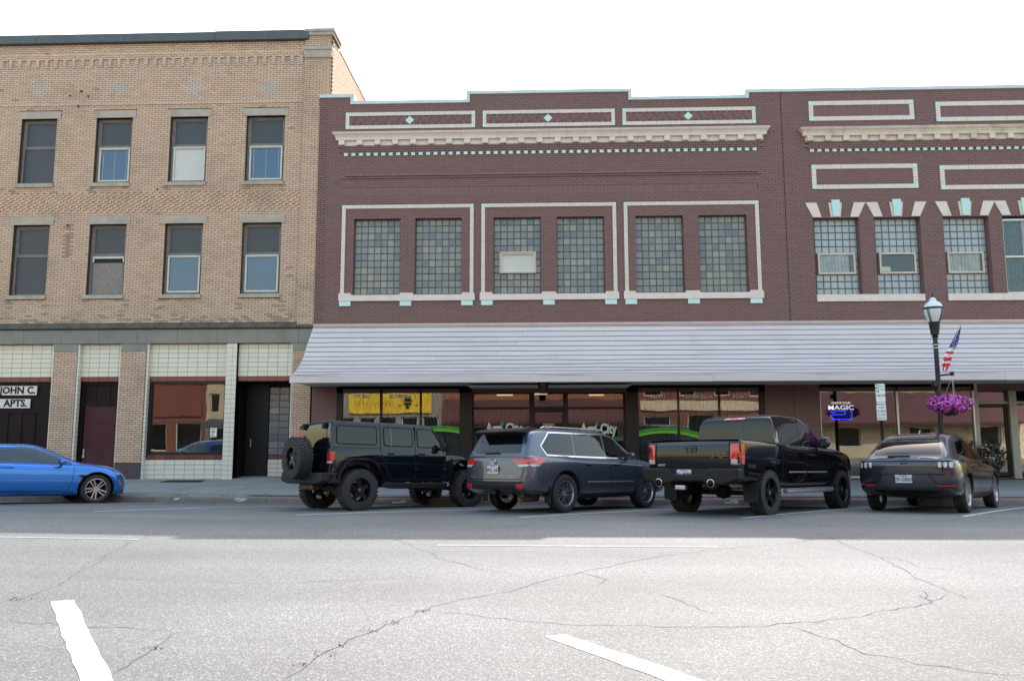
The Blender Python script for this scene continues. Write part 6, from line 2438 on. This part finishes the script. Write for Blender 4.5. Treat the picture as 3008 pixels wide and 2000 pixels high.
c.line("door_gap", [(.03, .70), (.07, .64), (.74, .64), (.80, .74), (.82, 1.28)], .013, M['seam'], both=True)
c.line("tailgate_gap", [(-.62, .70), (-.62, 1.30)], .013, M['seam'], 'rear', both=True)
for x, z in ((.03, 1.16), (.03, .84), (.83, 1.14), (.83, .84)):
    for s in (-1, 1):
        h = c.hit('side', x, z, s)[0]
        g = MB()
        g.box(x - .06, x + .06, h.y - .02, h.y + .02, z - .025, z + .025)
        c.add("door_hinge", g, jb, None, False, .006)
for x in (-.72, .12):
    for s in (-1, 1):
        h = c.hit('side', x, 1.19, s)[0]
        g = MB()
        g.box(x, x + .17, h.y - .025, h.y + .025, 1.18, 1.215)
        g.cyl((x + .10, h.y, 1.14), (x + .10, h.y + s * .012, 1.14), .02, .02, 10)
        c.add("door_handle", g, M['gloss'], None, False, .006)
for s in (-1, 1):
    for pts in ([(-2.02, .70), (-1.97, .82), (-1.84, 1.02), (-1.68, 1.075), (-1.28, 1.075), (-1.10, 1.02), (-.92, .74), (-.86, .62)], [(.82, .62), (.92, .80), (1.02, 1.02), (1.16, 1.10), (1.78, 1.09), (1.95, 1.04), (2.02, .94)]):
        inn = [(p[0], p[1]) for p in pts]
        g = MB()
        rows = []
        for off, ya, yb in ((0, .76, .955),):
            up_ = [(x, z) for x, z in pts]
            cx_ = sum(p[0] for p in pts) / len(pts)
            lo = [(x + (cx_ - x) * .06, z - .045) for x, z in pts]
            rows = [[(x, s * .72, z + .015) for x, z in up_], [(x, s * .90, z) for x, z in up_], [(x, s * .955, z - .02) for x, z in up_], [(x, s * .955, z) for x, z in lo], [(x, s * .72, z) for x, z in lo]]
        g.grid(rows)
        c.add("fender_flare", g, jb if s else jb, 50, bevel=0)
    g = MB()
    g.prism([(-.90, .56), (.84, .56), (.84, .48), (.55, .44), (-.6, .44), (-.90, .48)], s * .76, s * .90)
    c.add("rock_rail", g, M['trim'], None, bevel=.015)
    c.box("tail_lamp", -2.125, -2.02, s * .66 if s > 0 else s * .815, s * .815 if s > 0 else s * .66, 1.02, 1.20, M['red'], .012)
    c.box("reverse_lamp", -2.128, -2.05, s * .67 if s > 0 else s * .79, s * .79 if s > 0 else s * .67, .97, 1.02, M['clear'], .008)
    for y in (.44,):
        g = MB()
        g.box(-2.14, -2.0, s * y - .045, s * y + .045, 1.70, 1.83)
        c.add("window_hinge", g, M['trim'], None, False, .015)
g = MB()
g.prism([(-.90, .78), (.90, .78), (.90, .60), (.62, .55), (-.62, .55), (-.90, .60)], -2.36, -2.10, axis='x')
g.box(-2.2, -1.92, -.90, -.55, .56, .775)
g.box(-2.2, -1.92, .55, .90, .56, .775)
c.add("rear_bumper", g, M['trim'], None, bevel=.02)
g = MB()
g.prism([(-.85, .74), (.85, .74), (.85, .56), (-.85, .56)], 2.05, 2.28, axis='x')
c.add("front_bumper", g, M['trim'], None, bevel=.03)
g = MB()
g.cyl((-2.15, -.30, .50), (-2.15, .30, .50), .085, .085, 14)
g.cyl((-2.28, -.36, .49), (-2.05, -.30, .50), .03, .03, 10)
c.add("exhaust", g, M['rust'], 50)
g = MB()
g.cyl((-1.47, -.72, .42), (-1.47, .72, .42), .05, .05, 12)
g.lathe([(.001, -.16), (.11, -.12), (.15, 0), (.11, .12), (.001, .16)], (-1.47, 0, .43), 'y', 16)
g.cyl((1.47, -.72, .42), (1.47, .72, .42), .05, .05, 12)
c.add("axles", g, M['rust'], 50)
c.box("licence_plate", -2.15, -2.12, .52, .80, .84, .98, M['plate'], .005)
c.box("brake_lamp", -2.40, -2.34, -.14, .08, 1.50, 1.555, M['dimred'], .01)
g = MB()
g.box(-2.36, -2.30, -.03, .01, 1.05, 1.52)
g.cyl((-2.12, 0, 1.08), (-2.40, 0, 1.08), .10, .10, 12)
c.add("spare_carrier", g, M['trim'], None, False)
c.mirror(.70, .80, 1.36, M['trim'], .19, .19, .10)
c.box("door_pillar", .03, .05, .70, .735, 1.30, 1.80, M['gloss'], .004, both=True)
c.wheels(.24, .275, 'five', M['blackalloy'], M['dusty_tyre'], True)
sp = c.wheel(0, 1, .235, .29, 'five', M['blackalloy'], M['dusty_tyre'], True, center=(-2.44, .03, 1.08))
sp.name = "spare_wheel"

# ------------------------------------------------------------------ street lamp, flag, flower basket, parking sign
LY = -3.42
LX = ax(2768, 1300, LY)
LZ = gz(LX, LY)
zl = lambda py, px=2758: az(px, py, LY)
lamp = thing("street_lamp", "black post-top street lamp with white acorn globe beside the flag and flower basket", "street lamp", (LX, LY, LZ))
M['iron'] = pm("dark green-black cast iron", (.012, .016, .018), (.018, .022, .024), .4, .3, 9)
M['globe'] = pm("white acrylic globe", (.66, .70, .72), (.60, .65, .67), .25, 0, 2)
g = MB()
g.lathe([(.0, 0), (.21, 0), (.21, .05), (.17, .09), (.165, .30), (.13, .36), (.12, .62), (.085, .72), (.075, .80)], (LX, LY, LZ), n=16)
g.build("base", M['iron'], lamp, smooth=30)
zn = zl(985) - LZ
g = MB()
g.lathe([(.062, .78), (.058, zn * .55), (.055, zn - .25), (.075, zn - .22), (.055, zn - .18), (.058, zn - .06), (.085, zn - .04), (.06, zn)], (LX, LY, LZ), n=14)
g.build("pole", M['iron'], lamp, smooth=30)
z0, z1, z2, z3, z4, z5 = (zl(v) - LZ for v in (972, 946, 909, 903, 873, 861))
g = MB()
g.lathe([(.06, zn), (.10, zn + .02), (.105, z0), (.115, z0 + .04), (.13, z1 - .03), (.14, z1)], (LX, LY, LZ), n=16)
g.build("globe_cup", M['iron'], lamp, smooth=30)
g = MB()
g.lathe([(.125, z1), (.17, z1 + (z2 - z1) * .3), (.215, z1 + (z2 - z1) * .7), (.228, z2)], (LX, LY, LZ), n=24)
g.build("globe", M['globe'], lamp, smooth=60)
g = MB()
g.lathe([(.228, z2), (.236, z2), (.236, z3), (.225, z3)], (LX, LY, LZ), n=24)
for k in range(4):
    a = k * math.pi / 2 + .5
    path = [(LX + (r + .008) * math.cos(a), LY + (r + .008) * math.sin(a), LZ + h) for r, h in ((.13, z1), (.17, z1 + (z2 - z1) * .3), (.215, z1 + (z2 - z1) * .7), (.228, z2))]
    g.tube(path, .008, 5)
    path = [(LX + (r + .008) * math.cos(a + .16), LY + (r + .008) * math.sin(a + .16), LZ + h) for r, h in ((.13, z1), (.17, z1 + (z2 - z1) * .3), (.215, z1 + (z2 - z1) * .7), (.228, z2))]
    g.tube(path, .008, 5)
g.build("globe_cage", M['iron'], lamp)
g = MB()
hh = z4 - z3
g.lathe([(.226, z3), (.19, z3 + hh * .35), (.12, z3 + hh * .55), (.085, z3 + hh * .62), (.09, z3 + hh * .72), (.07, z3 + hh * .85), (.03, z3 + hh * .98), (.0, z4)], (LX, LY, LZ), n=24)
g.build("globe_cap", M['globe'], lamp, smooth=40)
g = MB()
g.lathe([(.02, z4 - .01), (.022, z4 + .03), (.01, z4 + .05), (.016, z4 + .07), (.0, z5 + .02)], (LX, LY, LZ), n=8)
g.build("finial", M['iron'], lamp)
g = MB()
za = zl(1101, 2775)
ex = ax(2797, 1098, LY)
g.tube([Vector((LX, LY, za - .02)), Vector(((LX + ex) / 2, LY, za)), Vector((ex, LY, za + .02))], .022, 8)
g.lathe([(.0, -.05), (.045, -.05), (.05, .05), (0, .05)], (ex, LY, za + .03), n=10)
g.build("basket_arm", M['iron'], lamp)
g = MB()
zb = zl(1127, 2765)
g.box(LX - .15, LX - .05, LY - .07, LY + .07, zb - .07, zb + .07)
g.build("outlet_box", M['iron'], lamp, bevel=.015)
g = MB()
for py in (1013, 1022):
    z = zl(py, 2760)
    g.lathe([(.062, -.012), (.066, -.012), (.066, .012), (.062, .012)], (LX, LY, z), n=14)
g.build("strap", M['alu'], lamp)
# flower basket
bc = at(2792, 1190, LY)
bk = thing("hanging_basket", "hanging basket overflowing with magenta petunias on the street lamp", "flower basket", (bc.x, LY, bc.z - .35))
g = MB()
g.lathe([(.0, -.26), (.13, -.26), (.21, -.14), (.24, -.02), (.22, -.02), (.0, -.06)], tuple(bc), n=18)
g.build("bowl", pm("dark green basket", (.015, .02, .017), None, .7), bk, smooth=40)
g = MB()
for k in range(3):
    a = k * 2.1 + .4
    g.cyl((bc.x + .22 * math.cos(a), LY + .22 * math.sin(a), bc.z), (ex, LY, za - .04), .004, .004, 5)
g.build("hanger", M['alu'], bk)
pet = [pm("magenta petal", (.62, .10, .54), (.54, .07, .46), .55, 0, 20), pm("pale magenta petal", (.72, .22, .64), (.64, .16, .56), .55, 0, 20), pm("deep magenta petal", (.50, .05, .30), (.40, .03, .26), .55, 0, 20)]
leaves("foliage", 700, (bc.x, LY, bc.z + .0), .50, .38, .22, .035, lf[:2], bk, 11)
leaves("blossoms", 1150, (bc.x - .02, LY, bc.z + .03), .555, .43, .245, .032, pet, bk, 12, face='flower')
# flag on a slanting staff
f0, f1 = at(2768, 1082, LY - .05), at(2824, 951, LY - .30)
fl = thing("flag", "small stars and stripes flag hanging from a slanted staff on the street lamp", "flag", tuple(f0))
g = MB()
g.cyl(f0, f1, .011, .009, 8)
g.lathe([(.0, -.028), (.02, -.02), (.028, 0), (.02, .02), (0, .028)], tuple(f1), n=10)
g.build("staff", M['silver'], fl, smooth=50)
OUT = [((2822, 960), (2823, 962)), ((2813, 972), (2820, 985)), ((2803, 994), (2816, 1008)), ((2792, 1015), (2808, 1021)), ((2787, 1022), (2806, 1024)), ((2779, 1036), (2802, 1031)), ((2777, 1040), (2799, 1040)), ((2772, 1052), (2796, 1048)), ((2767, 1062), (2792, 1060)), ((2765, 1072), (2789, 1066)), ((2764, 1084), (2792, 1078)), ((2767, 1094), (2782, 1089))]
P = pchip(np.array([[[*a], [*b]] for a, b in OUT], float), 3)
rows = []
n = 10
for i in range(len(P)):
    row = []
    for j in range(n + 1):
        t = j / n
        x, y = P[i][0] * (1 - t) + P[i][1] * t
        w = at(x, y, LY - .22)
        w.y += .035 * math.sin(t * 7 + i * .15) * min(1, i / 6)
        row.append(w)
    rows.append(row)
fm = [pm("flag blue", (.03, .05, .21), (.022, .038, .17), .7), pm("flag white", (.80, .78, .80), (.74, .72, .74), .7), pm("flag red", (.60, .035, .055), (.52, .03, .045), .7)]
g = MB()
N_ = len(rows) - 1
bands = [(.37, 0), (.45, 1), (.545, 2), (.635, 1), (.73, 2), (.80, 1), (.88, 2)]
for i in range(N_):
    for j in range(n):
        s = (i + .5 + (n / 2 - j) * .12) / N_
        mi = next((m for e, m in bands if s < e), None)
        if mi is None:
            mi = 2 if j % 5 in (1, 2, 3) and j < 8 else 1
        g.face([rows[i][j], rows[i][j + 1], rows[i + 1][j + 1], rows[i + 1][j]], mi)
cl = g.build("cloth", fm, fl, recalc=True, smooth=70)
so = cl.modifiers.new("thick", 'SOLIDIFY'); so.thickness = .004
g = MB()
for i, j in ((4, 5), (6, 3), (6, 7), (8, 2), (8, 5), (8, 8), (9, 4), (9, 7), (11, 2), (11, 5), (11, 8), (7, 5), (10, 6), (10, 3)):
    if i < len(rows) - 2:
        p = rows[i][j]
        g.prism([(p.x + .012 * (1 if k % 2 == 0 else .45) * math.sin(k * math.pi / 5), p.z + .012 * (1 if k % 2 == 0 else .45) * math.cos(k * math.pi / 5)) for k in range(10)], p.y - .012, p.y - .008)
g.build("stars", fm[1], fl, kind="stuff")
# parking sign on a post
SY = -3.35
sp0, sp1 = at(2571, 1127, SY), at(2605, 1234, SY)
X_ = (sp0.x + sp1.x) / 2
ps = thing("parking_sign", "two-hour parking sign of two white plates with green print on black post", "sign", (X_, SY, gz(X_, SY)))
g = MB()
g.box(X_ - .03, X_ + .03, SY + .012, SY + .06, gz(X_, SY) - .05, sp0.z - .02)
g.build("post", M['black'], ps)
zmid = az(2588, 1180.5, SY)
green = pm("sign green", (.01, .22, .13), (.01, .19, .11), .45)
for k, (za_, zb_) in enumerate(((zmid + .004, sp0.z), (sp1.z, zmid - .004))):
    g = MB()
    w = (sp1.x - sp0.x) / 2
    g.prism(rounded([(X_ - w, za_), (X_ + w, za_), (X_ + w, zb_), (X_ - w, zb_)], .03), SY, SY + .008)
    pt = g.build("plate", M['white'], ps)
    H = zb_ - za_
    if k == 0:
        par(boxpart("green_patch", green, None, X_ - w + .015, X_ - .03, SY - .003, SY, zb_ - .21, zb_ - .02), pt)
        wall_text("lettering", "2", .19, X_ - w / 2 - .01, SY - .004, zb_ - .115, M['white'], pt, bold=.03, extrude=.001)
        wall_text("lettering", "HOUR", .062, X_ + .065, SY - .002, zb_ - .07, green, pt, bold=.01, extrude=.001, width=.9)
        wall_text("lettering", "PARKING", .048, X_ + .065, SY - .002, zb_ - .15, green, pt, bold=.01, extrude=.001, width=.72)
        wall_text("lettering", "7AM-5PM", .075, X_, SY - .002, zb_ - .30, green, pt, bold=.01, extrude=.001, width=.82)
    else:
        for i, t in enumerate(("MONDAY", "THRU", "SATURDAY", "IN THIS", "BLOCK")):
            wall_text("lettering", t, .068, X_, SY - .002, zb_ - .055 - i * .088, green, pt, bold=.01, extrude=.001, width=.85)

# ------------------------------------------------------------------ the sunlit far side of the street, seen mirrored in glass and paint
OY = -28.3
om = dict(red=pm("red brick across the street", (.20, .07, .05), (.16, .055, .04), .85, 0, 8), cream=pm("cream stucco across the street", (.62, .53, .40), (.56, .48, .36), .85, 0, 3), orange=pm("orange brick across the street", (.33, .14, .07), (.27, .11, .055), .85, 0, 8),
          grey=pm("grey panels across the street", (.30, .29, .27), (.25, .245, .23), .8, 0, 4), maroon=pm("maroon metal roof", (.10, .028, .032), (.08, .024, .028), .5, 0.1, 6), tanb=pm("tan brick across the street", (.52, .42, .30), (.46, .37, .27), .85, 0, 6))


def across(label, x0, x1, h, m, wins, awn=None, band=None, roof=None):
    b = thing("facing_building", label, "building", ((x0 + x1) / 2, OY, .1), "buildings across the street")
    g = MB()
    holes_ = [(a, c, z0, z1) for a, c, z0, z1 in wins]
    q = MB()
    wall_holes(q, -x1, -x0, .0, h, [(-c, -a, z0, z1) for a, c, z0, z1 in wins], 0, .25)
    for f, mi in zip(q.f, q.m):
        g.face([(-q.v[i][0], OY - q.v[i][1], q.v[i][2]) for i in f])
    g.face([(x0, OY, h), (x1, OY, h), (x1, OY - 12, h), (x0, OY - 12, h)])
    g.face([(x0, OY, 0), (x0, OY, h), (x0, OY - 12, h), (x0, OY - 12, 0)])
    g.face([(x1, OY, 0), (x1, OY - 12, 0), (x1, OY - 12, h), (x1, OY, h)])
    g.build("wall", om[m], b)
    for a, c, z0, z1 in wins:
        g = MB()
        frame_box(g, a, c, z0, z1, .08, OY - .2, OY - .12)
        w = g.build("window", M['whiteframe'], b)
        par(boxpart("pane", M['carglass'], None, a + .06, c - .06, OY - .2, OY - .17, z0 + .06, z1 - .06), w)
    g = MB()
    g.box(x0 - .05, x1 + .05, OY - .3, OY + .12, h - .02, h + .14)
    g.build("coping", M['stone'], b)
    if band:
        z0, z1, bm_ = band
        boxpart("sign_band", om.get(bm_) or M[bm_], b, x0 + .3, x1 - .3, OY, OY + .12, z0, z1)
    if awn:
        z0, z1, am = awn
        g = MB()
        g.prism([(OY, z1), (OY + 1.3, z0), (OY + 1.3, z0 - .18), (OY, z0 - .18)], x0 + .2, x1 - .2, axis='x')
        g.build("canopy", om.get(am) or M[am], b)
    return b


row2 = lambda x0, x1, n, z0, z1, w: [((x0 + (x1 - x0) * (i + .5) / n) - w / 2, (x0 + (x1 - x0) * (i + .5) / n) + w / 2, z0, z1) for i in range(n)]
across("tall cream building mirrored at the edge of the tiled shop window", -46, -34, 9.0, 'cream', row2(-46, -34, 5, 4.6, 6.4, 1.1) + row2(-46, -34, 3, .8, 3.0, 2.8))
across("low red brick shop mirrored in the tiled shop window", -34, -22.6, 5.3, 'red', row2(-34, -22.6, 5, .7, 2.55, 1.7), band=(3.0, 3.9, 'red'))
across("sunlit tan building with upper windows mirrored in the tiled shop window", -22.6, -13.5, 8.6, 'tanb', row2(-22.6, -13.5, 8, 3.25, 4.5, .62) + row2(-22.6, -13.5, 3, .7, 2.3, 2.4), awn=(2.35, 2.8, 'darkcoping'))
gb = across("grey shop with a big yellow sign mirrored in the window lettered home", -13.5, -6.4, 6.4, 'grey', row2(-13.5, -6.4, 5, .6, 2.9, 1.05) + row2(-13.5, -6.4, 4, 4.75, 5.8, 1.2))
boxpart("yellow_sign", M['yellow'], gb, -12.6, -7.0, OY + .01, OY + .12, 3.13, 4.5)
g = MB()
rnd = random.Random(3)
for i in range(40):                                   # scrawled strokes and a dark hat on the sign
    x = -12.1 + i * .062
    z = 3.75 + .12 * math.sin(i * .9) * (i % 3 - 1)
    g.box(x, x + .07, OY + .12, OY + .125, z, z + rnd.uniform(.02, .05))
    if i % 4 == 0:
        g.box(x, x + .02, OY + .12, OY + .125, z - .15, z + .2)
for x0, x1, z0, z1 in ((-8.9, -8.45, 4.0, 4.3), (-9.1, -8.25, 3.93, 4.0), (-8.95, -8.4, 3.62, 3.88), (-8.8, -8.55, 3.35, 3.6), (-9.4, -9.15, 3.6, 3.68), (-8.2, -7.95, 3.6, 3.68)):
    g.box(x0, x1, OY + .12, OY + .126, z0, z1)
g.build("sign_print", M['darkwood'], gb)
across("orange brick shop with maroon canopy mirrored in the entrance glass", -6.4, 6.5, 7.2, 'orange', row2(-6.4, 6.5, 4, 4.9, 6.3, 1.1) + row2(-6.4, 6.5, 3, .6, 2.3, 2.2), awn=(2.6, 4.1, 'maroon'))
across("dark red brick shop mirrored in the glass beside the pickup", 6.5, 18.0, 6.6, 'red', row2(6.5, 18, 4, .6, 3.0, 1.9) + row2(6.5, 18, 5, 4.2, 5.6, 1.1), band=(3.3, 3.9, 'cream'))
across("low cream shop under a maroon roof mirrored behind the neon sign", 18.0, 32.0, 3.9, 'cream', row2(18, 32, 3, .9, 2.2, 1.6), awn=(2.5, 4.4, 'maroon'))
across("pale two-storey building mirrored in the shop door", 32.0, 48.0, 7.6, 'orange', row2(32, 48, 5, 4.2, 5.8, 1.2) + row2(32, 48, 4, .7, 2.8, 2.2))
